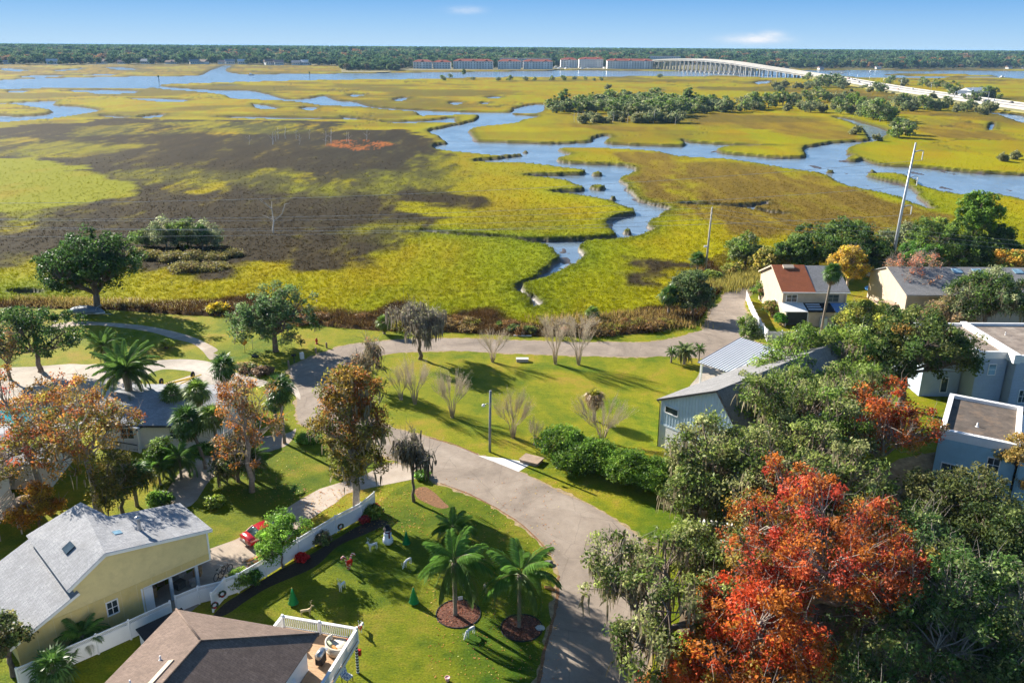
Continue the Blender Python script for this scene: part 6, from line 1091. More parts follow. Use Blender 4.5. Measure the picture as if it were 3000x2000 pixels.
slat_fence('white horizontal slat fence in front of the red roofed house', [(2247, 1000), (2330, 1002), (2425, 1002)], 1.75, 7, MW_WHITE)
slat_fence('white fence running up the gravel lane to the red roofed house', [(2244, 996), (2215, 950), (2195, 905), (2186, 880)], 1.75, 8, MW_WHITE, .2)
slat_fence('low dark wood fence right of the white slat fence', [(2428, 1000), (2520, 1000)], 1.5, 6, MW_WOOD, .22)
for i, (u, v, z, lab) in enumerate([(997, 1540, 1.35, 'dark evergreen wreath hanging on the white fence by the red cordylines'), (650, 1737, 1.2, 'dark wreath with red trim on the gate by the fence corner'), (628, 1770, 1.2, 'round dark wreath on the gate panel nearest the brown roof'), (735, 1655, 1.5, 'small wreath on the fence beside the open shrub')]):
    p = P(u, v + 32, 0); p = TC(u, v, z); w = thing('wreath', lab, 'wreath', (p.x, p.y, z), .6); rg = np.random.RandomState(i); a = np.linspace(0, 2 * pi, 26)[:-1]; cen = np.stack([.24 * np.cos(a), np.full(25, -.1), .24 * np.sin(a)], -1); V, c = leaf_cloud(rg, cen, np.full(25, .09), 26, .07, pal(rg, 25, [(.02, .05, .015), (.03, .06, .02), (.16, .02, .02)])); link('ring', cloud_mesh('ring', V, c, MAT_LEAF), w); MB().cbox((0, -.14, -.22), .16, .06, .12).obj('bow', M('red_ribbon', (.5, .02, .015), .5), w)
# ------------------------------------------------------------------ far shore and its woods
FS = cr('A', (-900, 262), (-300, 260), (0, 258), (400, 262), (900, 258), (1500, 258), (1900, 262), (2352, 268)) + cr('B', (0, 312), (300, 312), (420, 300), (700, 300), (1000, 297), (1450, 297), (1500, 291), (1850, 292), (2150, 293), (2352, 290)) + cr('C', (300, 288), (780, 288), (940, 287), (1200, 289), (1700, 294), (2000, 288), (2352, 290), (3400, 296))
FSW = W(FS, 0); MAT_SHORE = M('far_shore_grass', (.20, .165, .05), .95, .45, .01, grime=((.10, .10, .05), .02, .8))
sheet('far_shore', [(p.x, p.y) for p in FSW] + [(45000, FSW[-1].y + 20000), (45000, 59000), (-45000, 59000), (-45000, 18000)], .45, MAT_SHORE, label='low wooded shore beyond the river')
fsx = np.array([p.x / p.y for p in FSW]); fsy = np.array([p.y for p in FSW])
# ------------------------------------------------------------------ far houses along the wooded shore
def house_mesh(roofc):
    w = MB().box(-7, 7, -5, 5, -1, 4.4).mesh('wall', MW_WHITE); r = MB().add([(-7.8, -5.8, 4.3), (7.8, -5.8, 4.3), (7.8, 5.8, 4.3), (-7.8, 5.8, 4.3), (-7.8, 0, 7.8), (7.8, 0, 7.8)], [(0, 1, 5, 4), (2, 3, 4, 5), (0, 4, 3), (1, 2, 5)]).mesh('roof', roofc); return w, r
rr = random.Random(2); MA_DARK = M('apartment_recess', (.05, .065, .08), .4, .3, .2); HOUSES = []; ORD = ['first','second','third','fourth','fifth','sixth','seventh','eighth','ninth','tenth','eleventh','twelfth','thirteenth','fourteenth','fifteenth','sixteenth','seventeenth','eighteenth']
HM = [house_mesh(M('far_roof_' + n, c, .9)) for n, c in (('grey', (.3, .3, .31)), ('white', (.62, .62, .62)), ('brown', (.22, .15, .11)), ('pink', (.42, .27, .22)))]; wm = MB().box(-.9, .9, -.06, 0, 0, 1.6).mesh('window', MA_DARK)
for i, q in enumerate(cr('A', (310, 246), (600, 247), (880, 246), (970, 248), (1120, 249), (1160, 247), (1270, 249), (1420, 243), (1455, 248), (1500, 249), (1600, 244), (1640, 248), (1740, 246), (1800, 248), (2000, 249), (2060, 250), (2180, 250), (2240, 250)) + cr('C', (1990, 276), (2070, 279), (2140, 274), (2190, 279), (2270, 283), (2330, 285), (800, 255), (860, 258), (40, 235), (190, 235))):
    p = P(*q, .4); p = Vector((p.x, np.interp(p.x / p.y, fsx, fsy) + rr.uniform(12, 40), .4)); HOUSES.append((p.x, p.y)); w, r = HM[i % 4]; t = thing('far_house', (ORD[i] + ' small house from the left along the far left shore' if i < 18 else (ORD[i - 18] + ' small house from the bridge along the far right shore' if i < 24 else ORD[i - 24] + ' small house in the woods behind the bridge')), 'house', p, rr.uniform(-.6, .6), 'houses along the far wooded shore', rr.uniform(1.0, 1.6) if i < 18 else rr.uniform(.6, .9)); link('wall', w, t); link('roof', r, t)
    for k in (-4.5, -1.5, 1.5, 4.5): o = link('window', wm, t); o.location = (k, -5.01, 1.6)
MAT_FLEAF = leaf_mat('far_leaf', .4, .9, .05)
def far_crown(seed, cols, tall=1.0, pine=False):
    rg = np.random.RandomState(seed); k = 26; d = rg.randn(k, 3); d /= np.linalg.norm(d, axis=1)[:, None]; d[:, 2] = d[:, 2] * .8 + .15
    cen = d * np.array([4.6, 4.6, 4.2 * tall]) * (.55 + .45 * rg.rand(k))[:, None] + [0, 0, 7.5 * tall]
    V, c = leaf_cloud(rg, cen, 2.0 + rg.rand(k), 13, 1.9, pal(rg, k, cols, None, .35) * .95, .8, .5, .3); me = cloud_mesh('far_crown', V, c, MAT_FLEAF); return me
FCOL = [[(.05, .075, .028), (.075, .10, .04)], [(.04, .065, .025), (.06, .09, .035)], [(.085, .105, .05), (.06, .08, .035)], [(.045, .09, .035), (.06, .11, .04)], [(.035, .07, .03), (.05, .085, .035)], [(.20, .105, .045), (.15, .10, .05)], [(.11, .09, .06), (.09, .08, .05)], [(.05, .085, .03), (.10, .12, .06)]]
fc = bpy.data.collections.new('far_crowns')
for i, c in enumerate(FCOL): o = bpy.data.objects.new('far_crown_%d' % i, far_crown(300 + i, c, 1.25 if i in (3, 4) else 1.0)); fc.objects.link(o)
def gn_scatter(name, pts, sc, idx, label):
    me = bpy.data.meshes.new(name); me.vertices.add(len(pts)); me.vertices.foreach_set('co', np.ascontiguousarray(pts, np.float32).ravel())
    a = me.attributes.new('sc', 'FLOAT', 'POINT'); a.data.foreach_set('value', np.ascontiguousarray(sc, np.float32)); a = me.attributes.new('ix', 'INT', 'POINT'); a.data.foreach_set('value', np.ascontiguousarray(idx, np.int32))
    o = link(name, me); g = bpy.data.node_groups.new(name, 'GeometryNodeTree'); g.interface.new_socket('Geometry', in_out='INPUT', socket_type='NodeSocketGeometry'); g.interface.new_socket('Geometry', in_out='OUTPUT', socket_type='NodeSocketGeometry')
    gi = g.nodes.new('NodeGroupInput'); go = g.nodes.new('NodeGroupOutput'); ip = g.nodes.new('GeometryNodeInstanceOnPoints'); ci = g.nodes.new('GeometryNodeCollectionInfo'); ci.inputs['Collection'].default_value = fc; ci.inputs['Separate Children'].default_value = True; ci.inputs['Reset Children'].default_value = True
    na = g.nodes.new('GeometryNodeInputNamedAttribute'); na.data_type = 'FLOAT'; na.inputs['Name'].default_value = 'sc'; nb = g.nodes.new('GeometryNodeInputNamedAttribute'); nb.data_type = 'INT'; nb.inputs['Name'].default_value = 'ix'
    rv = g.nodes.new('FunctionNodeRandomValue'); rv.data_type = 'FLOAT_VECTOR'; rv.inputs[0].default_value = (0, 0, 0); rv.inputs[1].default_value = (0, 0, 6.28)
    L_ = g.links; L_.new(gi.outputs[0], ip.inputs['Points']); L_.new(ci.outputs[0], ip.inputs['Instance']); ip.inputs['Pick Instance'].default_value = True; L_.new(nb.outputs['Attribute'], ip.inputs['Instance Index']); L_.new(na.outputs['Attribute'], ip.inputs['Scale']); L_.new(rv.outputs[0], ip.inputs['Rotation']); L_.new(ip.outputs[0], go.inputs[0])
    md = o.modifiers.new('scatter', 'NODES'); md.node_group = g; tag(o, label, kind='stuff'); return o
rg = np.random.RandomState(5); pts = []; scs = []; ids = []; D = 1590.0
APT = [(-215, 115, 1640, 1845), (-40, 110, 1840, 1930), (90, 320, 1740, 1990), (330, 560, 1700, 2300)]
while D < 13000:
    s = 9.5 * (D / 1700.0) ** 1.7; n = int(2 * tan(radians(37)) * D / s); a = (np.arange(n) + rg.rand(n)) * s - tan(radians(37)) * D; y = D + (rg.rand(n) - .5) * s * 1.4
    sh = np.interp(a / y, fsx, fsy) + 6
    ok = y > sh
    for x0, x1, y0, y1 in APT: ok &= ~((a > x0) & (a < x1) & (y > y0) & (y < y1))
    ok &= ~((a / y > -.14) & (a / y < -.02) & (y < 1820) & (y - sh > -1) & (fbm(a * .02, y * .02, 2) < .9) & (a > -215))      # open shore before the flats
    for hx_, hy_ in HOUSES: ok &= ~((np.abs(a - hx_) < 13) & (y > hy_ - 75) & (y < hy_ + 9))
    ok &= ~((a > 560) & (a < 1400) & (y < sh + 40) & (fbm(a * .01, y * .01 + 3, 2) < .55))
    patch = fbm(a * .004 + 3, y * .003, 3); ok &= ~((y < 2600) & (rg.rand(n) < np.where(y < sh + 170, .42, .12)))
    r = rg.rand(n); ix = np.where(r < .24, 0, np.where(r < .42, 1, np.where(r < .56, 2, np.where(r < .70, 3, np.where(r < .82, 4, np.where(r < .82 + .16 * (patch > .5), 5, np.where(r < .93, 6, 7)))))))
    f = (s / 9.5) ** .85 * (.45 + .95 * rg.rand(n) ** 1.3); f = np.minimum(f, 2.8); pts.append(np.stack([a, y, np.full(n, -1.2)], -1)[ok]); scs.append(f[ok]); ids.append(ix[ok]); D += s * .8
gn_scatter('forest', np.concatenate(pts), np.concatenate(scs), np.concatenate(ids), 'hazy mixed woodland covering the far shore to the horizon')
hm = MB(); hx = np.linspace(-1, 1, 25)
hill = thing  # rounded grassy landfill far right
hv = []; 
for i in range(13):
    for k in range(41):
        u, w_ = k / 40 * 2 - 1, i / 12 * 2 - 1; hv.append((2600 + u * 1150, 3700 + w_ * 500, 34 * max(0, 1 - u ** 4) * max(0, 1 - w_ ** 2) - 1))
hm.add(hv, [(i * 41 + k, i * 41 + k + 1, (i + 1) * 41 + k + 1, (i + 1) * 41 + k) for i in range(12) for k in range(40)], True); tag(hm.obj('hill', M('landfill_grass', (.20, .17, .07), .95, .3, .004)), 'broad tan grassy hill on the horizon', kind='structure')
# ------------------------------------------------------------------ waterfront apartment blocks
MA_WALL = M('apartment_wall', (.94, .91, .87), .8, .08, .2); MA_ROOF = M('apartment_red_roof', (.36, .085, .05), .85, .25, .15); MA_DARK = M('apartment_recess', (.05, .065, .08), .4, .3, .2); MA_GREYW = M('apartment_grey', (.42, .44, .46), .8, .1, .2); MA_GREYR = M('apartment_grey_roof', (.30, .28, .27), .8, .2, .2)
def apartments(label, x0, x1, y, h, floors, depth=18, roof=MA_ROOF, wall=MA_WALL, bays=None, rz=0.0, flat=False):
    w = x1 - x0; t = thing('apartment_block', label, 'building', ((x0 + x1) / 2, y, 0), rz, 'waterfront apartment blocks'); hw = w / 2; box_obj('wall', wall, t, -hw, hw, 0, depth, -.5, h)
    if flat: box_obj('roof', roof, t, -hw - .5, hw + .5, -.5, depth + .5, h, h + .8)
    else:
        e = 1.2; r = depth * .5; hr = 4.2; A = [(-hw - e, -e, h), (hw + e, -e, h), (hw + e, depth + e, h), (-hw - e, depth + e, h), (-hw + r, r, h + hr), (hw - r, r, h + hr)]
        MB().add(A, [(0, 1, 5, 4), (1, 2, 5), (2, 3, 4, 5), (3, 0, 4), (3, 2, 1, 0)]).obj('roof', roof, t)
        for k in range(max(1, int(w / 26))):
            cx = -hw + (k + .5) * w / max(1, int(w / 26)); g = MB(); g.add([(cx - 4.5, -2.2, h - .2), (cx + 4.5, -2.2, h - .2), (cx, -2.2, h + 3.0), (cx - 4.5, r, h + 1), (cx + 4.5, r, h + 1), (cx, r, h + 3.6)], [(0, 1, 2), (0, 2, 5, 3), (1, 4, 5, 2)]); g.obj('gable_roof', roof, t); box_obj('bay', wall, t, cx - 4, cx + 4, -1.5, 0, 0, h - .1)
    n = bays or max(2, int(w / 5.6)); fh = (h - 1.0) / floors; me = MB().box(-1.05, 1.05, -1.62, -.02, 0, fh * .62).mesh('balcony', MA_DARK); rm = MB().box(-1.85, 1.85, -1.75, -1.6, 0, fh * .28).mesh('rail', MW_WHITE)
    for f in range(floors):
        for k in range(n): o = link('balcony', me, t); o.location = (-hw + (k + .5) * w / n, 0, .7 + f * fh); q = link('rail', rm, o)
    return t
apartments('first red roofed apartment block from the pine grove', -200, -163, 1745, 13.5, 3); apartments('second red roofed apartment block with white gables', -160, -126, 1748, 13.0, 3); apartments('longest red roofed apartment block on the river', -121, -42, 1757, 15.0, 4)
apartments('square red roofed block beside the longest one', -32, 14, 1763, 15.0, 4); apartments('red roofed apartment block at the marina entrance', 19, 78, 1776, 15.0, 4); apartments('grey flat-topped building behind the red roofs', -30, 80, 1885, 19, 4, roof=MA_GREYR, wall=MA_GREYW, flat=True)
apartments('small dark red roofed block left of the marina boats', 101, 137, 1905, 17, 4); apartments('hazy red roofed block behind the marina boats', 142, 195, 1925, 18, 4); apartments('big white and red roofed block at the bridge foot', 196, 292, 1852, 16.5, 4); apartments('white low building behind the bridge end', 300, 420, 2230, 22, 4, wall=MW_WHITE, roof=MA_GREYR, flat=True)
# ------------------------------------------------------------------ marina and boats
def boat_mesh(cabin=True):
    b = MB(); n = 9; 
    secs = [(-3.6, .9, .0), (-2.4, 1.15, 0), (-.5, 1.25, 0), (1.4, 1.1, .1), (2.8, .65, .25), (3.9, .05, .5)]; V = []
    for x, w, z in secs: V += [(x, -w, 1.0 + z), (x, -w * .6, 0), (x, w * .6, 0), (x, w, 1.0 + z)]
    fs = [(i * 4 + k, i * 4 + k + 1, (i + 1) * 4 + k + 1, (i + 1) * 4 + k) for i in range(5) for k in range(3)] + [(i * 4 + 3, i * 4, (i + 1) * 4, (i + 1) * 4 + 3) for i in range(5)] + [(0, 3, 2, 1)]
    b.add(V, fs); return b.mesh('hull', MW_WHITE)
HULL = boat_mesh(); CABIN = MB().box(-1.6, 1.2, -.75, .75, 1.0, 2.1).box(-1.9, .4, -.85, .85, 2.5, 2.62).mesh('cabin', MW_WHITE); MAST = MB().tube([(.6, 0, 1), (.6, 0, 11)], [.09, .05], 5).tube([(.6, 0, 2.0), (-2.6, 0, 2.2)], .06, 5).mesh('mast', MW_GALV)
def boat(label, loc, rz, sail=False, s=1.0, group=None):
    t = thing('sailing_boat' if sail else 'motor_boat', label, 'boat', loc, rz, group, s); link('hull', HULL, t); link('cabin', CABIN, t)
    if sail: link('mast', MAST, t)
for i in range(26):
    u = 1000 + rr.uniform(1465, 1845) / 2.352; v = 80 + rr.uniform(277, 292) / 2.352; p = P(u, v, -.7); sail = i % 3 == 0
    boat('white masted yacht moored in the far marina' if sail else 'white motor boat moored in the far marina', p, rr.uniform(-.5, .5) + (pi / 2 if i % 2 else 0), sail, rr.uniform(1.0, 1.7), 'boats moored in the marina')
boat('small white boat crossing the wide river', P(*cr('A', (1730, 332))[0], -.9), .1, False, 1.3); boat('white sailing boat anchored beyond the causeway', P(*cr('C', (2200, 350))[0], -.9), .4, True, 1.6); boat('tiny motor boat on the water beyond the bridge ramp', P(*cr('C', (1300, 306))[0], -.9), .2, False, 1.2)
for q, lab in ((cr('A', (1097, 385))[0], 'dark channel marker post at the creek mouth'), (cr('A', (2135, 352))[0], 'second channel marker out in the river')):
    p = P(*q, -.9); t = thing('channel_marker', lab, 'marker', p); MB().lathe([(.35, -1), (.35, 7)], n=8).obj('post', MW_TRIM, t); MB().cbox((0, -.4, 7.6), 2.0, .15, 2.0).obj('board', M('marker_green', (.03, .12, .06), .6), t)
# ------------------------------------------------------------------ bridge and causeway
CL = [(400, 420, 2), (394, 560, 2), (396, 673, 2), (410, 820, 2), (425, 961, 2), (443, 1070, 2), (458, 1169, 2.2), (468, 1240, 2.6), (470, 1300, 3.6), (455, 1390, 7.3), (425, 1480, 13), (395, 1580, 19), (365, 1680, 22), (335, 1780, 21), (300, 1870, 17), (255, 1985, 9), (220, 2080, 3)]
CS = smooth_poly(CL, 6, False); MB_CONC = M('bridge_concrete', (.42, .40, .36), .8, .12, .05, grime=((.36, .33, .3), .06, .5)); MB_ROAD = M('highway_concrete', (.27, .26, .245), .85, .12, .03); MB_STEEL = M('bridge_teal_steel', (.10, .32, .30), .6, .15, .1)
def ribbon(c, off0, off1, z0, z1, i0=0, i1=None):
    i1 = len(c) if i1 is None else i1; b = MB(); V = []
    for i in range(i0, i1):
        d = (c[min(i + 1, len(c) - 1)] - c[max(i - 1, 0)]); n = Vector((d.y, -d.x, 0)).normalized(); p = c[i]
        for o, z in ((off0, z0), (off1, z0), (off1, z1), (off0, z1)): q = p + n * o; V.append((q.x, q.y, q.z + z))
    m = i1 - i0; fs = [(i * 4 + k, i * 4 + (k + 1) % 4, (i + 1) * 4 + (k + 1) % 4, (i + 1) * 4 + k) for i in range(m - 1) for k in range(4)] + [(3, 2, 1, 0), ((m - 1) * 4, (m - 1) * 4 + 1, (m - 1) * 4 + 2, (m - 1) * 4 + 3)]
    return b.add(V, fs)
ib = 48
emb = ribbon(CS, -26, 26, -5, -1.0, 0, ib + 3); tag(emb.obj('causeway', M('causeway_verge', (.24, .22, .08), .95, .35, .02)), 'grassy embankment carrying the highway across the marsh', kind='structure')
for o0, o1 in ((-15, -2.5), (2.5, 15)): tag(ribbon(CS, o0, o1, -.9, 0, 0, ib + 1).obj('highway', MB_ROAD), 'pale concrete highway carriageway on the causeway', kind='structure')
for o in (-15.4, 0, 15.4): tag(ribbon(CS, o - .3, o + .3, -.9, .95, 0, ib + 1).obj('barrier', MB_CONC), 'low concrete barrier along the highway', 'barrier', 'concrete barriers of the causeway')
br = thing('bridge', 'long arched concrete twin bridge climbing over the river', 'bridge', (0, 0, 0))
for nm, o0, o1 in (('deck', -15, -2.0), ('deck', 2.0, 15)):
    ribbon(CS, o0, o1, -.9, 0, ib, None).obj(nm, MB_CONC, br); 
    for o in (o0, o1 - .45): ribbon(CS, o, o + .45, 0, 1.1, ib, None).obj('parapet', MB_CONC, br)
    ribbon(CS, o0 + 1.2, o1 - 1.2, -2.9, -.92, ib, None).obj('girder', MB_STEEL if o0 > 0 else MB_CONC, br)
acc = 0; last = CS[ib]
for i in range(ib + 1, len(CS) - 6):
    for s in (.5, 1.0):
        p = CS[i - 1].lerp(CS[i], s); acc = (p - last).length
        if acc > 17 and p.z > 5:
            last = p; d = (CS[i] - CS[i - 1]); n = Vector((d.y, -d.x, 0)).normalized()
            for c in (-8.5, 8.5):
                b = MB(); q0 = p + n * c
                for k in (-3.6, 3.6): q = q0 + n * k; b.box(q.x - 1.0, q.x + 1.0, q.y - 1.0, q.y + 1.0, -2.2, p.z - 3.9)
                a_, b_ = q0 - n * 6, q0 + n * 6; b.beam((a_.x, a_.y, p.z - 3.4), (b_.x, b_.y, p.z - 3.4), 2.0, 1.0)
                if p.z > 17: a_, b_ = q0 - n * 7, q0 + n * 7; b.beam((a_.x, a_.y, -.6), (b_.x, b_.y, -.6), 3.4, 2.6)
                b.obj('pier', MB_CONC, br)
CARM = {}
def car_mesh(col, nm):
    b = MB(); b.add([(-2.2, -.9, .35), (2.2, -.9, .35), (2.2, .9, .35), (-2.2, .9, .35), (-2.2, -.9, .95), (2.1, -.9, .8), (2.1, .9, .8), (-2.2, .9, .95)], [(4, 5, 6, 7), (0, 1, 5, 4), (1, 2, 6, 5), (2, 3, 7, 6), (3, 0, 4, 7), (3, 2, 1, 0)])
    b.add([(-1.7, -.8, .94), (1.0, -.8, .88), (1.0, .8, .88), (-1.7, .8, .94), (-1.2, -.65, 1.5), (.3, -.65, 1.5), (.3, .65, 1.5), (-1.2, .65, 1.5)], [(4, 5, 6, 7), (0, 1, 5, 4), (1, 2, 6, 5), (2, 3, 7, 6), (3, 0, 4, 7)])
    for x in (-1.35, 1.35):
        for y in (-.92, .72): b.lathe([(0, 0), (.33, 0), (.33, .2), (0, .2)], (x, y, .33), 8, axis='y')
    return b.mesh('far_car', M('paint_' + nm, col, .35, .05, 1, coat=.5))
cm = [car_mesh((.75, .75, .74), 'white'), car_mesh((.05, .05, .06), 'black'), car_mesh((.35, .36, .38), 'silver'), car_mesh((.4, .03, .03), 'red')]
for i in range(22):
    k = rr.uniform(6, 46); f = int(k); p = CS[f].lerp(CS[f + 1], k - f); d = (CS[f + 1] - CS[f]).normalized(); n = Vector((d.y, -d.x, 0)); o = rr.choice((-12, -8.5, -5.5, 5.5, 8.5, 12)); t = link('car', cm[i % 4]); q = p + n * o; t.location = q + Vector((0, 0, .02)); t.rotation_euler = (0, 0, atan2(d.y, d.x) + (pi if o < 0 else 0)); tag(t, ['white', 'black', 'silver', 'red'][i % 4] + ' car driving along the far causeway', 'car', 'cars on the causeway')
for i in range(0, 46, 4):
    p = CS[i]; t = thing('street_lamp', 'tall thin highway lamp post on the far causeway', 'street lamp', (p.x, p.y, p.z - .5), 0, 'lamp posts along the causeway'); MB().tube([(0, 0, 0), (0, 0, 11)], [.16, .1], 6).obj('post', MW_GALV, t); MB().beam((-2.4, 0, 11), (2.4, 0, 11), .18, .18).obj('arm', MW_GALV, t)
gs = thing('sign_gantry', 'white road sign gantry at the foot of the bridge ramp', 'sign', CS[46]); MB().beam((-15, 0, 0), (-15, 0, 7), .5, .5).beam((15, 0, 0), (15, 0, 7), .5, .5).beam((-15, 0, 7), (15, 0, 7), .5, .6).obj('frame', MW_GALV, gs); MB().box(-9, 9, -.6, -.3, 5.2, 8.6).obj('sign_board', MW_WHITE, gs)
gs = thing('sign_gantry', 'pale sign gantry over the highway near the white building', 'sign', CS[16]); MB().beam((-15, 0, 0), (-15, 0, 6), .4, .4).beam((15, 0, 0), (15, 0, 6), .4, .4).beam((-15, 0, 6), (15, 0, 6), .4, .5).obj('frame', MW_GALV, gs); MB().box(-13, -5, -.5, -.25, 4.6, 7.2).obj('sign_board', MW_WHITE, gs)
p = P(*cr('C', (1965, 475))[0], 1); wb = thing('white_building', 'low white building beside the far highway', 'building', (p.x + 6, p.y, 1), .5); box_obj('wall', MW_WHITE, wb, -14, 14, -6, 6, -2, 5); MB().add([(-15, -7, 5), (15, -7, 5), (15, 7, 5), (-15, 7, 5), (-15, 0, 8), (15, 0, 8)], [(0, 1, 5, 4), (2, 3, 4, 5), (0, 4, 3), (1, 2, 5)]).obj('roof', M('white_metal_roof', (.7, .74, .78), .4), wb)
for k in range(4): box_obj('door', MA_DARK, wb, -11 + k * 6, -7.5 + k * 6, -6.08, -6.0, 0, 3.4)
# ------------------------------------------------------------------ marsh hammocks: trees one can tell apart are copies of a few kinds
def proto(seed, H, R, cols, **k): return tree_meshes(seed, H=H, R=R, tr=.3, lobes=8, clumps=64, per=30, leaf=.75, crad=1.25, cols=cols, crown0=.0, flat=.95, **k)
HP = [proto(401, 9.5, 7.0, GREYG + OAKLT), proto(402, 10.5, 7.4, OAK + GREYG), proto(403, 8, 6.2, GREYG), proto(404, 8, 5, OAKLT), proto(405, 6, 4, [(.17, .17, .08), (.13, .14, .05)]), tree_meshes(406, H=15, R=4.2, trunk=.5, tr=.3, lobes=8, clumps=60, per=28, leaf=.8, crad=1.2, cols=[(.07, .11, .03), (.10, .14, .04)], crown0=.4, shape='tall')]
def ham(q, k, s, label, group=None, name='hammock_tree'): put_tree(name, label, P(*q, -.3), HP[k], rr.uniform(0, 6), s, group=group)
poly = cr('B', (1410, 590), (1560, 560), (1800, 520), (2100, 505), (2352, 515)) + cr('C', (60, 545), (250, 560), (300, 590), (100, 600)) + cr('B', (2352, 615), (2100, 630), (1800, 600), (1600, 600))
pg_ = np.array(poly); n = 0
while n < 130:
    u, v = rr.uniform(pg_[:, 0].min(), pg_[:, 0].max()), rr.uniform(pg_[:, 1].min(), pg_[:, 1].max())
    if inside(np.array([u]), np.array([v]), pg_)[0]: n += 1; ham((u, v), rr.choice((0, 0, 1, 2, 2)), rr.uniform(.7, 1.12), 'grey-green tree in the dense wooded hammock out in the marsh', 'trees of the big marsh hammock')
for i in range(34):
    u, v = cr('B', (rr.uniform(1640, 2330), rr.uniform(640, 668)))[0]; ham((u, v), rr.choice((2, 4, 4)), rr.uniform(.5, 1.0), 'pale scrubby tree along the near edge of the big hammock', 'scrub in front of the big marsh hammock')
ham(cr('B', (1530, 580))[0], 5, 1.0, 'tall thin pine at the creek end of the big hammock'); ham(cr('C', (30, 560))[0], 5, 1.0, 'tall dark pine at the middle of the hammock skyline'); ham(cr('B', (1835, 430))[0], 4, .9, 'lone wind-bent tree on the marsh behind the hammock'); ham(cr('B', (845, 350))[0], 5, .8, 'lone umbrella pine on the river bank')
for x, y, k, s in [(470, 565, 0, 1), (420, 560, 2, .9), (520, 555, 3, .9), (590, 560, 0, .9), (640, 540, 1, .9), (690, 545, 1, 1), (760, 530, 2, .9), (850, 520, 0, .8), (930, 515, 0, 1), (980, 512, 2, .8), (1050, 520, 4, 1), (1110, 520, 2, .9), (1180, 545, 3, 1.1), (1230, 560, 3, .9), (820, 575, 4, .9), (880, 590, 2, .8), (960, 590, 4, .8), (1090, 600, 0, .8), (1160, 600, 4, .8), (1260, 620, 2, 1), (1310, 640, 0, 1.1), (1360, 655, 0, 1.1), (1420, 650, 3, .9), (720, 580, 4, .7), (1480, 560, 2, 1), (1530, 560, 0, .9), (1600, 565, 2, .9), (1660, 575, 0, .9), (1740, 575, 2, .8), (1800, 560, 4, .7), (950, 418, 0, 1.2), (1000, 415, 1, 1.2), (1060, 412, 0, 1.2), (1100, 420, 2, 1), (920, 425, 2, .9), (700, 418, 4, 1.1), (640, 418, 4, .9), (780, 425, 4, .9), (860, 420, 2, .8), (1340, 455, 0, .9), (1380, 450, 1, .7), (1290, 450, 4, .8), (860, 368, 0, .9), (1860, 480, 1, 1.1), (1720, 500, 4, .8), (1990, 525, 1, .8), (2080, 490, 0, .9), (2130, 490, 0, .8), (2040, 475, 2, .9), (1430, 395, 0, .9), (1520, 400, 2, .9), (1650, 410, 0, .9), (1750, 425, 1, .9), (1820, 435, 2, .8), (2120, 590, 4, .9), (1900, 580, 4, .8), (1960, 585, 2, .8)]:
    ham(cr('C', (x, y))[0], k, s * 1.25, 'scattered tree on the marsh ridge between the hammock and the causeway', 'trees of the marsh ridge towards the causeway')
_rl = cr('C', (300, 570), (600, 560), (900, 545), (1200, 570), (1320, 640), (1500, 575), (1800, 565), (2150, 600)); _rl2 = cr('C', (560, 425), (900, 428), (1150, 425), (1500, 410), (2000, 480), (2200, 500))
for i in range(70):
    L_ = _rl if i < 46 else _rl2; k = rr.randrange(len(L_) - 1); f = rr.random(); u = L_[k][0] + (L_[k + 1][0] - L_[k][0]) * f; v = L_[k][1] + (L_[k + 1][1] - L_[k][1]) * f + rr.uniform(-9, 9)
    ham((u, v), rr.choice((2, 4, 4, 0)), rr.uniform(.45, .95), 'low scrub tree on the marsh ridge leading to the causeway', 'scrub of the marsh ridge towards the causeway')
for x, y, k, s, lab in [(1490, 765, 0, 1.0, 'big grey tree on the point above the creek fork'), (1460, 760, 3, .9, 'bright green tree on the point above the creek fork'), (1530, 745, 2, 1.0, 'pale tree behind the bright green one at the creek fork'), (1340, 790, 4, .6, 'low pale scrub at the tip of the creek point'), (1190, 745, 4, .8, 'lone shrub on the brown marsh above the fork'), (2200, 930, 4, .6, 'pale scrub on the far creek bank at the right edge'), (2290, 915, 4, .6, 'second pale scrub on the far creek bank at the right edge')]: ham(cr('C', (x, y))[0], k, s, lab)
for x, y in ((700, 372), (910, 366), (1080, 372), (1160, 372), (1270, 372), (1330, 372), (1450, 370), (1530, 372), (1610, 366), (1680, 366), (1740, 372), (1790, 372), (750, 352), (2190, 350)): ham(cr('B', (x, y))[0], rr.choice((0, 2)), rr.uniform(.5, .8), 'low dark bush on the far river bank', 'bushes along the far river bank', 'river_bank_bush')
# near-left hammock
LH = [tree_meshes(410, H=7.5, R=4.6, tr=.2, lobes=9, clumps=150, per=44, leaf=.30, crad=.9, cols=GREYG, flat=1.0, crown0=-.2, twigs=160, bark=MAT_BARK_GREY), tree_meshes(411, H=7.0, R=4.2, tr=.2, lobes=9, clumps=140, per=44, leaf=.30, crad=.9, cols=GREYG + OAKLT, flat=1.0, crown0=-.2, twigs=90)]
for x, y, k, s, lab in [(1150, 775, 0, 1.0, 'silvery tree at the left end of the small marsh hammock'), (1300, 770, 1, 1.05, 'green-grey tree in the middle of the small marsh hammock'), (1430, 775, 0, .9, 'silvery tree at the right end of the small marsh hammock'), (1010, 770, 1, .7, 'low tree at the foot of the silvery hammock tree')]: put_tree('hammock_tree', lab, P(*cr('D', (x, y))[0], -.2), LH[k], k, s)
palm('cabbage_palm', 'cabbage palm standing inside the small marsh hammock', P(*cr('D', (1400, 790))[0], -.2), 4.4, 'sabal', 2.2, 34, .18, 31, skirt=8)
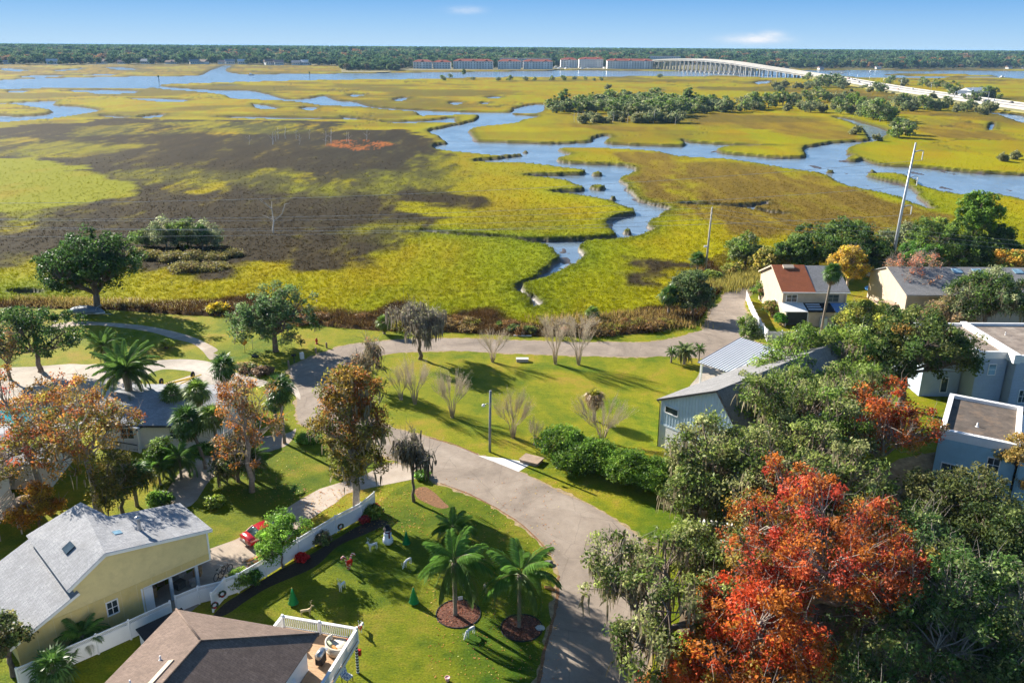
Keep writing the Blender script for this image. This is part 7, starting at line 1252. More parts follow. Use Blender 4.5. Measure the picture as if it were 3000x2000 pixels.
for i, (x, y, H, R) in enumerate([(1060, 850, 1.9, 4.2), (1190, 860, 1.7, 4.2), (1330, 860, 1.6, 4.0), (1480, 850, 1.5, 4.5), (1600, 830, 1.3, 4.0), (1280, 930, 1.4, 5.0), (1450, 920, 1.3, 5.0), (960, 840, 1.8, 3.0)]): put_tree('marsh_shrub', ['dark thicket under the silvery left hammock tree', 'dark thicket below the middle hammock tree', 'dark thicket in front of the hammock palm', 'dark thicket at the right end of the small hammock', 'outlying thicket right of the small hammock', 'broad front thicket nearest the lawn below the hammock', 'second front thicket right of the broad one', 'small thicket at the far left of the hammock'][i], P(*cr('D', (x, y))[0], -.2), bush_meshes(420 + i, R * (.7 + .08 * (i % 4)), H * (1.0 + .25 * (i % 3)), 110, 40, .26, [(.09, .09, .03), (.13, .12, .035), (.10, .075, .035), (.15, .13, .03)], .95, stems=False, low=.02), i, cat='shrub', group='thickets below the small marsh hammock')
# bare snags
def snag(label, q, h, s, arms=3, big=False, group=None):
    rg = np.random.RandomState(s); b = P(*q, -.3); t = thing('dead_tree', label, 'dead tree', b, 0, group); m = MB(); m.tube(wob(rg, (0, 0, 0), (.3, 0, h), 6, .02), [h * .02, h * .018, h * .016, h * .012, h * .009, h * .004], 5)
    for k in range(arms): z = h * rg.uniform(.35, .8); a = rg.rand() * 6.3; m.tube(wob(rg, (.1, 0, z), (cos(a) * h * .3, sin(a) * h * .1, z + h * rg.uniform(.12, .3)), 4, .06), [h * .009, h * .007, h * .005, h * .003], 4, False)
    if big: m.tube([(.1, 0, h * .38), (h * .3, 0, h * .62), (h * .42, 0, h * .93), (h * .55, 0, h * .95)], [h * .013, h * .01, h * .008, h * .004], 5)
    m.obj('trunk', M('bleached_wood', (.62, .59, .55), .9, .15), t)
snag('tall forked dead snag standing in the dark rushes', cr('D', (1885, 680))[0], 8.2, 1, 3, True)
for i in range(16): x, y = rr.uniform(1700, 2700), rr.uniform(20, 80); snag('bleached dead snag near the red patch in the rushes', cr('D', (x, y))[0], rr.uniform(4.5, 7.5), 10 + i, 3, group='dead snags near the red patch')
for i in range(10): x, y = rr.uniform(1600, 2300), rr.uniform(640, 680); snag('thin dead trunk along the near edge of the big hammock', cr('B', (x, y))[0], rr.uniform(5, 8), 30 + i, 3, group='dead trunks at the big hammock')
# ------------------------------------------------------------------ red car
MC_RED = M('car_red', (.42, .008, .014), .22, .04, 1, coat=1.0, spec=.6); MC_TYRE = M('tyre', (.02, .02, .021), .85, .2, 8); MC_RIM = M('alloy', (.55, .56, .58), .3, .05, 3, metal=.9); MC_GLASS = glass_mat('car_glass', (.015, .03, .035)); MC_LIGHT = M('tail_light', (.35, .004, .006), .2, .05); MC_PLASTIC = M('dark_plastic', (.02, .02, .022), .6, .1)
def loft(secs, closed=True):
    b = MB(); n = len(secs[0]); V = [p for s in secs for p in s]; fs = [(i * n + k, i * n + (k + 1) % n, (i + 1) * n + (k + 1) % n, (i + 1) * n + k) for i in range(len(secs) - 1) for k in range(n if closed else n - 1)]
    if closed: fs += [tuple(reversed(range(n))), tuple((len(secs) - 1) * n + k for k in range(n))]
    b.add(V, fs, True); return b
def sedan(label, loc, rz, paint, L_=4.7, suv=False):
    t = thing('parked_car', label, 'car', loc, rz); w = .92; secs = []
    prof = [(-2.35, .42, .78, .74), (-2.28, .34, .98, .84), (-1.9, .30, 1.06, .90), (-1.2, .28, 1.0, .92), (0, .27, .96, .92), (1.0, .27, .95, .92), (1.6, .28, .90, .90), (2.1, .32, .80, .84), (2.32, .40, .66, .70)]
    if suv: prof = [(x, z0, z1 + .12, ww) for x, z0, z1, ww in prof]
    for x, z0, z1, ww in prof: secs.append([(x, -ww * .86, z0), (x, -ww, z0 + .12), (x, -ww, (z0 + z1) / 2), (x, -ww * .95, z1 - .08), (x, -ww * .8, z1), (x, 0, z1 + .03), (x, ww * .8, z1), (x, ww * .95, z1 - .08), (x, ww, (z0 + z1) / 2), (x, ww, z0 + .12), (x, ww * .86, z0)])
    loft(secs).obj('body', paint, t)
    hz = 1.46 if not suv else 1.68; zb = .99 if not suv else 1.08; rr_ = -2.15 if suv else -1.75
    cab = [(rr_, zb, .78), (-1.05 if not suv else -1.9, hz - .06, .62), (-.5, hz, .62), (.25, hz - .03, .62), (1.25, zb - .04, .76)]
    cs = []
    for x, z, ww in cab: cs.append([(x, -ww, z), (x, -ww * .6, z + .03), (x, ww * .6, z + .03), (x, ww, z), (x, .84, zb - .06), (x, -.84, zb - .06)])
    g = loft(cs); go = g.obj('windows', MC_GLASS, t)
    rf = MB(); rf.add([(-1.1 if not suv else -1.9, -.60, hz - .03), (-.5, -.60, hz + .03), (.22, -.60, hz + .0), (-1.1 if not suv else -1.9, .60, hz - .03), (-.5, .60, hz + .03), (.22, .60, hz), (-1.1 if not suv else -1.9, 0, hz + .01), (-.5, 0, hz + .06), (.22, 0, hz + .03)], [(0, 1, 7, 6), (1, 2, 8, 7), (6, 7, 4, 3), (7, 8, 5, 4)], True); rf.obj('roof', paint, t)
    for s in (-1, 1):
        for a, b_ in (((rr_ + .05, s * .80, zb), (-1.05, s * .635, hz - .05)), ((1.22, s * .78, zb - .04), (.25, s * .635, hz - .03)), ((-.3, s * .80, zb), (-.35, s * .65, hz))): MB().beam(a, b_, .07, .07).obj('pillar', paint, t)
        MB().cbox((.75, s * 1.0, 1.02), .18, .16, .13).obj('mirror', paint, t, .03); MB().cbox((-2.27, s * .62, .86), .12, .42, .14).obj('tail_light', MC_LIGHT, t, .03); MB().cbox((2.22, s * .6, .68), .16, .36, .12).obj('headlight', MG_SKY, t, .03)
        for x in (-1.38, 1.4):
            wh = MB().lathe([(.2, -.1), (.32, -.11), (.335, -.06), (.335, .06), (.32, .11), (.2, .1)], (x, s * .84, .335), 20, axis='y').obj('wheel', MC_TYRE, t); rm = MB().lathe([(0, s * .112), (.05, s * .115), (.21, s * .10), (.21, -.05)], (x, s * .84, .335), 14, axis='y')
            for k in range(5): a = k * 2 * pi / 5; rm.beam((x, s * .955, .335), (x + .2 * cos(a), s * .955, .335 + .2 * sin(a)), .05, .03)
            rm.obj('rim', MC_RIM, wh)
    MB().cbox((-2.37, 0, .70), .03, .34, .16).obj('number_plate', MW_WHITE, t); MB().box(-2.38, -2.2, -.8, .8, .34, .50).obj('bumper', MC_PLASTIC, t, .03); return t
sedan('glossy red sedan parked nose-up on the sandy driveway', (-22.5, 67.1, .012), radians(45), MC_RED)
sedan('white sport utility car parked behind the golden tree', P(2575, 815), 2.7, M('car_white', (.75, .75, .75), .3, .03, coat=.6), suv=True)
sedan('dark sport utility car parked beside the white one', P(2610, 805), 2.6, M('car_dark', (.03, .03, .035), .3, .05, coat=.6), suv=True)
# ------------------------------------------------------------------ bicycles
def bicycle(label, loc, rz, col):
    t = thing('bicycle', label, 'bicycle', loc, rz)
    for x in (-.52, .52):
        w = MB(); a = np.linspace(0, 2 * pi, 25); w.tube([(x + .33 * cos(q), 0, .34 + .33 * sin(q)) for q in a], .03, 6, False); wo = w.obj('wheel', MC_TYRE, t); sp = MB(); sp.lathe([(.03, -.04), (.03, .04)], (x, 0, .34), 8, axis='y')
        for q in a[:-1:3]: sp.tube([(x, 0, .34), (x + .32 * cos(q), 0, .34 + .32 * sin(q))], .004, 3, False)
        sp.obj('spokes', MC_RIM, wo)
    f = MB(); A, B_, C_, D_, E_ = (-.52, 0, .34), (-.08, 0, .3), (-.2, 0, .85), (.36, 0, .82), (.52, 0, .34)
    for p, q in ((A, B_), (A, C_), (B_, C_), (B_, D_), (C_, D_), (D_, E_), (D_, (.33, 0, 1.0))): f.tube([p, q], .022, 6)
    f.obj('frame', col, t); MB().tube([(.18, -.3, 1.06), (.33, -.18, 1.02), (.33, .18, 1.02), (.18, .3, 1.06)], .016, 6).obj('handlebar', MC_RIM, t); MB().add([(-.34, -.09, .95), (-.34, .09, .95), (-.05, .03, .95), (-.05, -.03, .95), (-.34, -.09, .9), (-.34, .09, .9), (-.05, .03, .9), (-.05, -.03, .9)], [(0, 3, 2, 1), (4, 5, 6, 7), (0, 1, 5, 4), (2, 3, 7, 6), (1, 2, 6, 5), (3, 0, 4, 7)]).obj('saddle', MC_PLASTIC, t); MB().tube([(-.2, 0, .85), (-.2, 0, .93)], .015, 6).obj('seat_post', MC_RIM, t)
bicycle('bicycle with a pale frame leaning by the carport', P(645, 1690), 1.3, M('bike_pale', (.6, .55, .5), .4)); bicycle('dark bicycle beside the pale framed one', P(662, 1682), 1.15, M('bike_dark', (.12, .07, .06), .4))
# ------------------------------------------------------------------ winter yard decorations
MD_WHITE = M('deer_white', (.78, .77, .74), .6, .04); MD_GOLD = M('deer_gold', (.52, .40, .22), .6, .08); MD_RED = M('ribbon_red', (.55, .015, .012), .45, .05); MD_GREEN = M('decor_green', (.02, .30, .12), .45, .1); MD_BLUEWHITE = M('snow_fabric', (.78, .82, .90), .6, .03)
def deer_meshes(graze):
    """one skinned body; foot at the origin, looking along +x"""
    V = [(-.34, 0, .62), (0, 0, .60), (.30, 0, .66)]; R = [.13, .12, .13]; E = [(0, 1), (1, 2)]
    def chain(s, pts, rs):
        p = s
        for q, r in zip(pts, rs): V.append(q); R.append(r); E.append((p, len(V) - 1)); p = len(V) - 1
    for sx, s in ((-.34, 0), (.28, 2)):
        for sy in (-.08, .08):
            k = -.07 if s == 0 else .02
            chain(s, [(sx, sy, .46), (sx + k, sy, .30), (sx + (.02 if s == 0 else 0), sy, .02)], [.055, .032, .022])
    if graze: chain(2, [(.46, 0, .52), (.56, 0, .32), (.60, 0, .18), (.68, 0, .05)], [.075, .06, .06, .03]); hx, hz = .58, .22
    else: chain(2, [(.42, 0, .86), (.48, 0, 1.04), (.58, 0, 1.04), (.68, 0, 1.0)], [.075, .06, .06, .03]); hx, hz = .47, 1.08
    chain(0, [(-.46, 0, .66)], [.03])
    me = bpy.data.meshes.new('deer'); me.from_pydata(V, E, []); o = bpy.data.objects.new('tmp', me); COL.objects.link(o); m = o.modifiers.new('s', 'SKIN'); m.use_smooth_shade = True
    for i, r in enumerate(R): me.skin_vertices[0].data[i].radius = (r, r)
    me.skin_vertices[0].data[1].use_root = True; o.modifiers.new('d', 'SUBSURF').levels = 1
    dg = bpy.context.evaluated_depsgraph_get(); body = bpy.data.meshes.new_from_object(o.evaluated_get(dg)); bpy.data.objects.remove(o)
    an = MB()
    for s in (-1, 1):
        dx = -.15 if not graze else .12; an.tube([(hx, s * .03, hz), (hx + dx * .6, s * .12, hz + .16), (hx + dx * .3, s * .14, hz + .34), (hx + .08, s * .10, hz + .40)], .012, 5); an.tube([(hx + dx * .6, s * .12, hz + .16), (hx + dx * .6 - .08, s * .15, hz + .26)], .01, 5); an.tube([(hx, s * .05, hz - .03), (hx - .06, s * .13, hz + .03)], [.025, .008], 5)
    return body, an.mesh('antlers')
DM = {False: deer_meshes(False), True: deer_meshes(True)}
def deer(label, px, rz, graze=False, gold=False, bow=False, s=1.0):
    t = thing('reindeer_figure', label, 'reindeer figure', P(*px), rz, 'reindeer figures on the lawn', s); m = MD_GOLD if gold else MD_WHITE
    for nm, me in zip(('body', 'antlers'), DM[graze]): me = me.copy(); me.materials.clear(); me.materials.append(m); link(nm, me, t)
    if bow: MB().cbox((.38, 0, .74), .10, .34, .24).cbox((.40, 0, .55), .06, .12, .3).obj('bow', MD_RED, t, .03)
deer('white standing reindeer with tall antlers between the snowman and the candy canes', (1093, 1612), 3.9, s=1.05); deer('white reindeer in the dark tree shadow on the lawn', (1003, 1728), 4.4); deer('cream reindeer just beyond the deck railing', (898, 1806), .1, gold=True); deer('little reindeer with a red bow right of the deck corner', (1060, 1848), 4.6, bow=True, s=.9)
deer('white grazing reindeer at the left tips of the queen palm', (1195, 1657), 4.1, True); deer('white reindeer with antlers in the shade between the two queen palms', (1366, 1724), 4.2, s=1.05); deer('small brown and white reindeer deep in the queen palm shade', (1422, 1733), 5.0, gold=True, s=.85); deer('white grazing reindeer in the sun below the round mulch bed', (1378, 1862), 4.0, True, s=1.05)
sn = thing('snowman_figure', 'inflatable snowman with black hat and dark red scarf on the lawn', 'snowman figure', P(1137, 1592), -2.0 + pi / 2)
MB().lathe([(0, 0), (.32, .02), (.47, .22), (.5, .42), (.42, .68), (.33, .82), (.37, .98), (.36, 1.14), (.24, 1.28), (.23, 1.3), (.26, 1.42), (.24, 1.56), (.12, 1.66), (0, 1.68)], n=20).obj('body', MD_BLUEWHITE, sn); MB().lathe([(.4, 1.55), (.4, 1.6), (.24, 1.6), (.23, 1.92), (0, 1.93)], n=18).obj('hat', M('hat_black', (.015, .013, .013), .6), sn); MB().lathe([(.27, 1.22), (.31, 1.27), (.27, 1.34)], n=18).obj('scarf', M('scarf_plum', (.16, .02, .05), .7), sn); MB().cbox((.30, -.2, 1.02), .1, .16, .5).obj('scarf_end', M('scarf_plum', (.16, .02, .05), .7), sn, .03); MB().lathe([(.05, 0), (0, .22)], (.26, 0, 1.46), 8, axis='x').obj('nose', M('carrot', (.7, .25, .03), .6), sn)
for z, r in ((1.05, .36), (.85, .35), (.65, .44), (.45, .5)): MB().lathe([(0, .03), (.045, .01), (.045, -.02)], (r - .01, .05, z), 8, axis='x').obj('button', M('hat_black', (.015, .013, .013), .6), sn)
def cane_mat():
    m, nt, b, out = new_mat('candy_stripes'); tc = nt.nodes.new('ShaderNodeTexCoord'); w = nt.nodes.new('ShaderNodeTexWave'); w.bands_direction = 'DIAGONAL'; w.inputs['Scale'].default_value = 2.2; nt.links.new(tc.outputs['Object'], w.inputs['Vector']); r = ramp(nt, w.outputs['Fac'], [(.42, (.5, .015, .015)), (.5, (.78, .66, .58))]); nt.links.new(r.outputs[0], b.inputs['Base Color']); b.inputs['Roughness'].default_value = .45; return m
cc = thing('candy_cane_figure', 'pair of red and cream candy canes tied with a red bow on the lawn', 'candy cane figure', P(1022, 1666), .6)
for s in (-1, 1): MB().tube([(s * .05, 0, 0), (s * .18, 0, .7), (s * .3, 0, 1.25), (s * .42, 0, 1.42), (s * .58, 0, 1.36), (s * .62, 0, 1.16)], .085, 10).obj('cane', cane_mat() if s < 0 else bpy.data.materials['candy_stripes'], cc)
MB().cbox((.05, -.14, .82), .55, .14, .28).cbox((-.1, -.14, .6), .12, .08, .4).cbox((.2, -.14, .6), .12, .08, .4).obj('bow', MD_RED, cc, .04)
def deco_tree(label, px, h):
    t = thing('green_tree_figure', label, 'tree figure', P(*px), 0, 'green tree figures on the lawn'); pr = []
    for k in range(4): z = .12 + k * .23; pr += [(.30 - .065 * k, z), (.17 - .045 * k, z + .23)]
    MB().lathe([(0, .1)] + [(r * h, z * h) for r, z in pr] + [(0, 1.08 * h)], n=12).obj('body', MD_GREEN, t); MB().lathe([(.06, 0), (.06, .14 * h)], n=8).obj('stand', MC_PLASTIC, t); MB().lathe([(0, -.08), (.07, 0), (0, .08)], (0, 0, 1.1 * h), 5, False).obj('star', M('star_gold', (.7, .5, .1), .4), t)
deco_tree('green conical tree figure nearest the deck', (860, 1770), 1.45); deco_tree('green conical tree figure left of the round mulch bed', (1213, 1767), 1.45); deco_tree('green conical tree figure beside the snowman', (1191, 1594), 1.3)
# round mulch rings
for px, r, lab in (((1343, 1797), 1.75, 'round red-brown mulch bed around the arching queen palm'), ((1528, 1838), 1.6, 'round mulch bed around the weeping queen palm')):
    c = P(*px); t = thing('mulch_ring', lab, 'mulch bed', c); MB().lathe([(0, .1), (r * .5, .09), (r * .85, .05), (r, .0)], n=40).obj('mulch', MAT_MULCH, t); MB().lathe([(r, -.02), (r, .07), (r + .07, .07), (r + .07, -.02)], n=40).obj('edging', MW_BLACK, t)
    rg = np.random.RandomState(int(r * 100)); a = rg.rand(420) * 6.283; q = np.sqrt(rg.rand(420)) * r * .97; cen = np.stack([q * np.cos(a), q * np.sin(a), .11 - .1 * (q / r) ** 2], -1); V, cl = leaf_cloud(rg, cen, np.full(420, .06), 4, .10, pal(rg, 420, [(.20, .08, .05), (.13, .05, .035), (.26, .13, .08)]), .3, 1.5); tag(link('chips', cloud_mesh('chips', V, cl, MAT_LEAF), t), kind='stuff')
def rock(label, px, s, col, seed):
    rg = random.Random(seed); t = bmesh.new(); bmesh.ops.create_icosphere(t, subdivisions=2, radius=s)
    for v in t.verts: v.co *= rg.uniform(.8, 1.15); v.co.z *= .6; v.co.x *= 1.3
    me = bpy.data.meshes.new('rock'); t.to_mesh(me); t.free(); me.materials.append(M('rock_%d' % seed, col, .9, .3, 4, .4)); o = link('rock', me); o.location = P(*px) + Vector((0, 0, s * .3)); tag(o, label, 'rock')
rock('pale grey boulder beside the second mulch bed', (1581, 1841), .3, (.5, .5, .48), 1); rock('dark low rock on the lawn point by the road bend', (1606, 1651), .36, (.16, .15, .12), 2); rock('pinkish rock by the planting bed and driveway', (566, 1158), .3, (.4, .22, .16), 3)
lg = thing('log', 'orange-brown rotten log lying by the road edge', 'log', P(1611, 1727), -.5); MB().tube([(-.5, 0, .12), (0, .05, .15), (.45, 0, .12)], [.13, .16, .1], 8).obj('wood', M('rotten_wood', (.45, .22, .06), .9, .35, 6, .4), lg)
sg = thing('yard_sign', 'small grey-white sign at the back of the round mulch bed', 'sign', P(1349, 1763), .3); MB().box(-.2, .2, -.02, .02, .25, .55).obj('board', MW_WHITE, sg); MB().tube([(0, 0, 0), (0, 0, .3)], .02, 6).obj('stake', MW_TRIM, sg)
po = thing('planter', 'small pink pot on the lawn at the bottom edge', 'planter', P(1311, 1994)); MB().lathe([(0, 0), (.12, 0), (.2, .35), (.17, .35), (.15, .3), (0, .3)], n=14).obj('pot', M('pink_pot', (.7, .38, .36), .6), po)
# ------------------------------------------------------------------ roadside furniture
hy = thing('fire_hydrant', 'red fire hydrant on the verge right of the drooping oak', 'fire hydrant', P(928, 1007), 0, None, 1.25); hyd = M('hydrant_red', (.5, .03, .015), .5, .1); MB().lathe([(.17, 0), (.17, .05), (.11, .06), (.11, .5), (.14, .52), (.14, .56), (.11, .58), (.09, .7), (.03, .76), (0, .77)], n=14).obj('body', hyd, hy)
for s in (-1, 1): MB().lathe([(.06, 0), (.06, s * .17), (.075, s * .17), (0, s * .2)], (0, 0, .42), 10, axis='x').obj('outlet', hyd, hy)
def sign(label, px, h, kind, rz=0):
    t = thing('road_sign', label, 'sign', P(*px), rz); MB().tube([(0, 0, 0), (0, 0, h)], .035, 6).obj('post', MW_GALV, t)
    if kind == 'diamond': MB().add([(-.55, -.06, h - .3), (0, -.06, h - .85), (.55, -.06, h - .3), (0, -.06, h + .25), (-.55, -.04, h - .3), (0, -.04, h - .85), (.55, -.04, h - .3), (0, -.04, h + .25)], [(0, 1, 2, 3), (7, 6, 5, 4), (0, 4, 5, 1), (1, 5, 6, 2), (2, 6, 7, 3), (3, 7, 4, 0)]).obj('plate', M('sign_orange', (.62, .26, .03), .5, .05), t)
    else: MB().box(-.42, .42, -.02, .02, h - .1, h + .12).obj('plate', M('sign_green', (.02, .16, .10), .5, .05), t); MB().box(-.02, .02, -.42, .42, h + .15, h + .36).obj('plate', M('sign_green', (.02, .16, .10), .5, .05), t)
sign('orange-yellow diamond warning sign on the lawn by the driveway mouth', (718, 1032), 1.9, 'diamond'); sign('green street name sign behind the diamond warning sign', (717, 1022), 2.4, 'street', .3); sign('second thin green sign post left of the drooping oak', (741, 1024), 1.9, 'street', 1.2)
def block(name, label, cat, px, dims, mat, rz=0.0, part='body', bevel=.02): t = thing(name, label, cat, P(*px), rz); MB().box(-dims[0] / 2, dims[0] / 2, -dims[1] / 2, dims[1] / 2, -.02, dims[2]).obj(part, mat, t, bevel); return t
block('culvert_block', 'dark low block lying on the lawn near the diamond sign', 'block', (748, 1046), (1.0, .3, .3), MW_TRIM, -.15); b1 = block('concrete_box', 'low pale concrete utility box by the far road', 'utility box', (1530, 1058), (1.7, .7, .42), MAT_CONC, 0.02); b2 = block('drain_slab', 'tan flat stone drain cover beside the white apron', 'drain cover', (1557, 1352), (2.1, 1.5, .32), M('tan_slab', (.34, .25, .18), .9, .25, 2, .3), -.5)
MB().box(-.9, .9, -.4, .4, .42, .46).obj('lid', MAT_APRON, b1); MB().box(-1.15, 1.15, -.85, .85, .32, .4).obj('lid', M('tan_slab', (.34, .25, .18), .9, .25, 2, .3), b2)
for px, lab in (((957, 1019), 'short wooden bollard nearest the fire hydrant'), ((926, 1035), 'short wooden bollard second from the hydrant'), ((846, 1072), 'stout mailbox post by the reddish grasses')): t = thing('bollard', lab, 'bollard', P(*px)); MB().lathe([(.14, 0), (.14, .8), (.1, .86), (0, .86)], n=10).obj('post', MW_WOOD, t)
mb = thing('mailbox', 'black roadside mailbox under the drooping oak', 'mailbox', P(862, 1062), .5); MB().box(-.06, .06, -.06, .06, 0, 1.05).obj('post', MW_TRIM, mb); MB().lathe([(.16, -.3), (.16, .3)], (0, 0, 1.16), 12, axis='x').box(-.3, .3, -.16, .16, 1.02, 1.16).obj('box', MW_BLACK, mb)
block('recycling_bin', 'white lidded bin beside the black mailbox', 'bin', (885, 1050), (.55, .55, .9), MW_WHITE, .5, bevel=.05); block('rubbish_bin', 'blue wheeled bin beside the dense oak at the lane', 'bin', (2078, 862), (.8, .8, 1.1), M('bin_blue', (.03, .14, .4), .5), .2, bevel=.06)
cu = thing('culvert', 'pale concrete culvert outfall at the marsh edge', 'culvert', P(1531, 984)); MB().box(-1.4, 1.4, -.2, .2, -.5, .18).obj('headwall', MAT_APRON, cu); MB().lathe([(.5, 0), (.5, 1.6), (.42, 1.6), (.42, 0)], (0, .2, .0), 14, axis='y').obj('pipe', MAT_CONC, cu)
# light pole
lp = thing('light_pole', 'grey wooden pole with a street light beside the white apron', 'street light', P(1435, 1323)); MB().tube([(0, 0, -.2), (.03, 0, 3.6), (.08, 0, 7.45)], [.15, .14, .125], 10).obj('pole', M('grey_pole', (.22, .235, .26), .9, .2, 4, .3), lp); MB().tube([(.05, -.1, 5.8), (-.25, -.22, 6.05), (-.55, -.34, 5.95)], .03, 6).obj('arm', MW_GALV, lp); MB().lathe([(0, .12), (.1, .1), (.17, 0), (.19, -.1), (.12, -.2), (0, -.22)], (-.68, -.38, 5.9), 12).obj('lamp_head', MW_WHITE, lp); MB().box(.0, .14, -.2, -.08, 5.5, 6.0).obj('bracket', MW_GALV, lp)
# utility poles and wires
MPOLE = M('concrete_pole', (.48, .43, .36), .85, .12, 2); MSTEEL = M('weathered_steel', (.50, .53, .57), .5, .1, 1, metal=.3)
up = thing('utility_pole', 'short concrete utility pole at the end of the gravel lane', 'utility pole', P(2066, 800)); HP2 = hgt(P(2066, 800), 608); MB().tube([(0, 0, -.2), (.25, 0, HP2)], [.24, .15], 10).obj('pole', MPOLE, up); MB().box(-.7, .1, -.12, .12, HP2 * .40, HP2 * .40 + .35).obj('bracket', MW_WHITE, up)
for k in range(3): MB().lathe([(.05, 0), (.09, .1), (.05, .2), (.09, .3), (0, .36)], (.23 - k * .02, -.2, HP2 - .15 - k * 1.1), 8).obj('insulator', MW_WHITE, up)
tp2 = thing('power_pole', 'very tall pale steel power pole behind the houses', 'power pole', P(2608, 800)); HT = hgt(P(2608, 800), 418); MB().tube([(0, 0, -.2), (.3, 0, HT * .5), (.9, 0, HT)], [.36, .28, .16], 12).obj('pole', MSTEEL, tp2); ARM = []
for f in (.93, .74, .52):
    z = HT * f; x = .9 * f ** 1.3; MB().tube([(x, 0, z), (x + 1.0, -.1, z + .35), (x + 1.7, -.2, z + .3)], [.14, .1, .07], 8).obj('arm', MSTEEL, tp2); MB().lathe([(.07, 0), (.13, .25), (.07, .5), (.13, .75), (.07, 1.0), (.13, 1.25), (.05, 1.7)], (x + 1.7, -.2, z - 1.45), 8).obj('insulator', MW_WHITE, tp2); ARM.append(Vector((tp2.location.x + x + 1.7, tp2.location.y - .2, z - 1.5)))
MWIRE = M('wire', (.45, .46, .50), .4, .05, 1, metal=.6)
def wire(label, a, b, sag, r=.034):
    a, b = Vector(a), Vector(b); n = 40; pts = [a.lerp(b, i / n) - Vector((0, 0, sag * 4 * (i / n) * (1 - i / n))) for i in range(n + 1)]; o = MB().tube(pts, r, 4, False).obj('power_line', MWIRE); tag(o, label, 'power line', 'power lines across the marsh edge')
pu = up.location
# far ends: the next poles of both lines stand beyond the left and right edges
for k, (vl, z, lab) in enumerate([(596, 15.5, 'highest power line crossing the dark rushes'), (640, 13.5, 'second power line from the top across the rushes'), (655, 12.5, 'third power line from the top across the rushes')]):
    e = P(-250, vl, z); wire(lab, ARM[k], e, 2.2)
for k, (vl, z, lab) in enumerate([(640, 10.0, 'upper wire from the short utility pole across the small hammock'), (668, 9.0, 'middle wire from the short utility pole across the small hammock'), (690, 8.2, 'lower wire from the short utility pole across the small hammock')]):
    wire(lab, pu + Vector((.23 - k * .02, -.2, HP2 - k * 1.1)), P(-250, vl, z), 1.4, .028); wire(lab.replace('across the small hammock', 'towards the steel pole'), pu + Vector((.23 - k * .02, -.2, HP2 - k * 1.1)), (tp2.location.x - .2, tp2.location.y - .45, HT * .36 - k * .8), .8, .026)
for k in range(3): wire(['top', 'middle', 'bottom'][k] + ' wire running right from the steel pole behind the roofs', (tp2.location.x, tp2.location.y - .45, HT * .36 - k * .8), P(3200, 715 + k * 14, 7.5 - k), .5, .02)
# yellow three-wheeled implement
ty = thing('yellow_trailer', 'yellow A-frame farm rake trailer on the circular driveway', 'trailer', P(530, 1128)); MYEL = M('implement_yellow', (.62, .42, .03), .5, .1, 2); O = ty.location
def rel(u, v, z): p = P(u, v, z); return (p.x - O.x, p.y - O.y, z)
MB().beam(rel(476, 1128, .6), rel(563, 1106, .75), .16, .2).obj('main_beam', MYEL, ty); MB().beam(rel(512, 1132, .55), rel(562, 1108, .75), .1, .12).obj('side_beam', MYEL, ty); MB().beam(rel(563, 1106, .75), rel(590, 1097, .8), .1, .12).obj('drawbar', MYEL, ty); MB().beam(rel(470, 1146, .5), rel(508, 1138, .5), .12, .14).obj('axle', MYEL, ty)
for (u, v) in ((566, 1110), (506, 1146), (474, 1130)):
    x, y, _ = rel(u, v, 0); w = MB().lathe([(.25, -.1), (.5, -.12), (.55, -.06), (.55, .06), (.5, .12), (.25, .1)], (x, y, .55), 20, axis='x').obj('wheel', MC_TYRE, ty); MB().lathe([(0, -.06), (.26, -.05), (.26, .05), (0, .06)], (x, y, .55), 12, axis='x').obj('rim', MYEL, w)
for k in range(6): p = rel(478 + k * 5, 1136 - k, .5); MB().beam(p, (p[0] - 1.3, p[1] - .9, .12), .05, .05).obj('tine', MC_TYRE, ty)
# covered boat by the big oak
cb = thing('covered_boat', 'boat under a grey-blue cover on a trailer beneath the big oak', 'boat', P(258, 922), -.12); MTARP = M('boat_cover', (.13, .17, .22), .6, .25, 1.2)
secs = []
for x, w, h in ((-3.0, .5, .8), (-2.7, 1.0, 1.1), (-1.5, 1.15, 1.45), (0, 1.15, 1.55), (1.4, .95, 1.4), (2.4, .5, 1.15), (2.9, .1, .95)): secs.append([(x, -w, .55), (x, -w * .95, h * .75), (x, -w * .4, h), (x, w * .4, h), (x, w * .95, h * .75), (x, w, .55)])
loft(secs).obj('cover', MTARP, cb); loft([[(x, -w * .8, .35 + .1 * abs(x) / 3), (x, -w, .62), (x, w, .62), (x, w * .8, .35 + .1 * abs(x) / 3)] for x, w in ((-3, .9), (0, 1.1), (2.2, .7), (3.1, .1))]).obj('hull', MW_WHITE, cb); MB().beam((-2.4, -.7, .3), (2.6, -.1, .3), .1, .1).beam((-2.4, .7, .3), (2.6, .1, .3), .1, .1).beam((2.6, 0, .3), (4.2, 0, .3), .1, .1).obj('trailer_frame', MW_GALV, cb); MB().lathe([(0, .1), (.3, .1), (.3, -.1), (0, -.1)], (-.6, -1.0, .3), 14, axis='y').obj('wheel', MC_TYRE, cb); MB().lathe([(0, .1), (.3, .1), (.3, -.1), (0, -.1)], (-.6, 1.0, .3), 14, axis='y').obj('wheel', MC_TYRE, cb); MB().tube([(2.0, -.7, 1.1), (2.2, -.7, 1.6), (2.2, .7, 1.6), (2.0, .7, 1.1)], .05, 6).obj('rail', MW_GALV, cb)
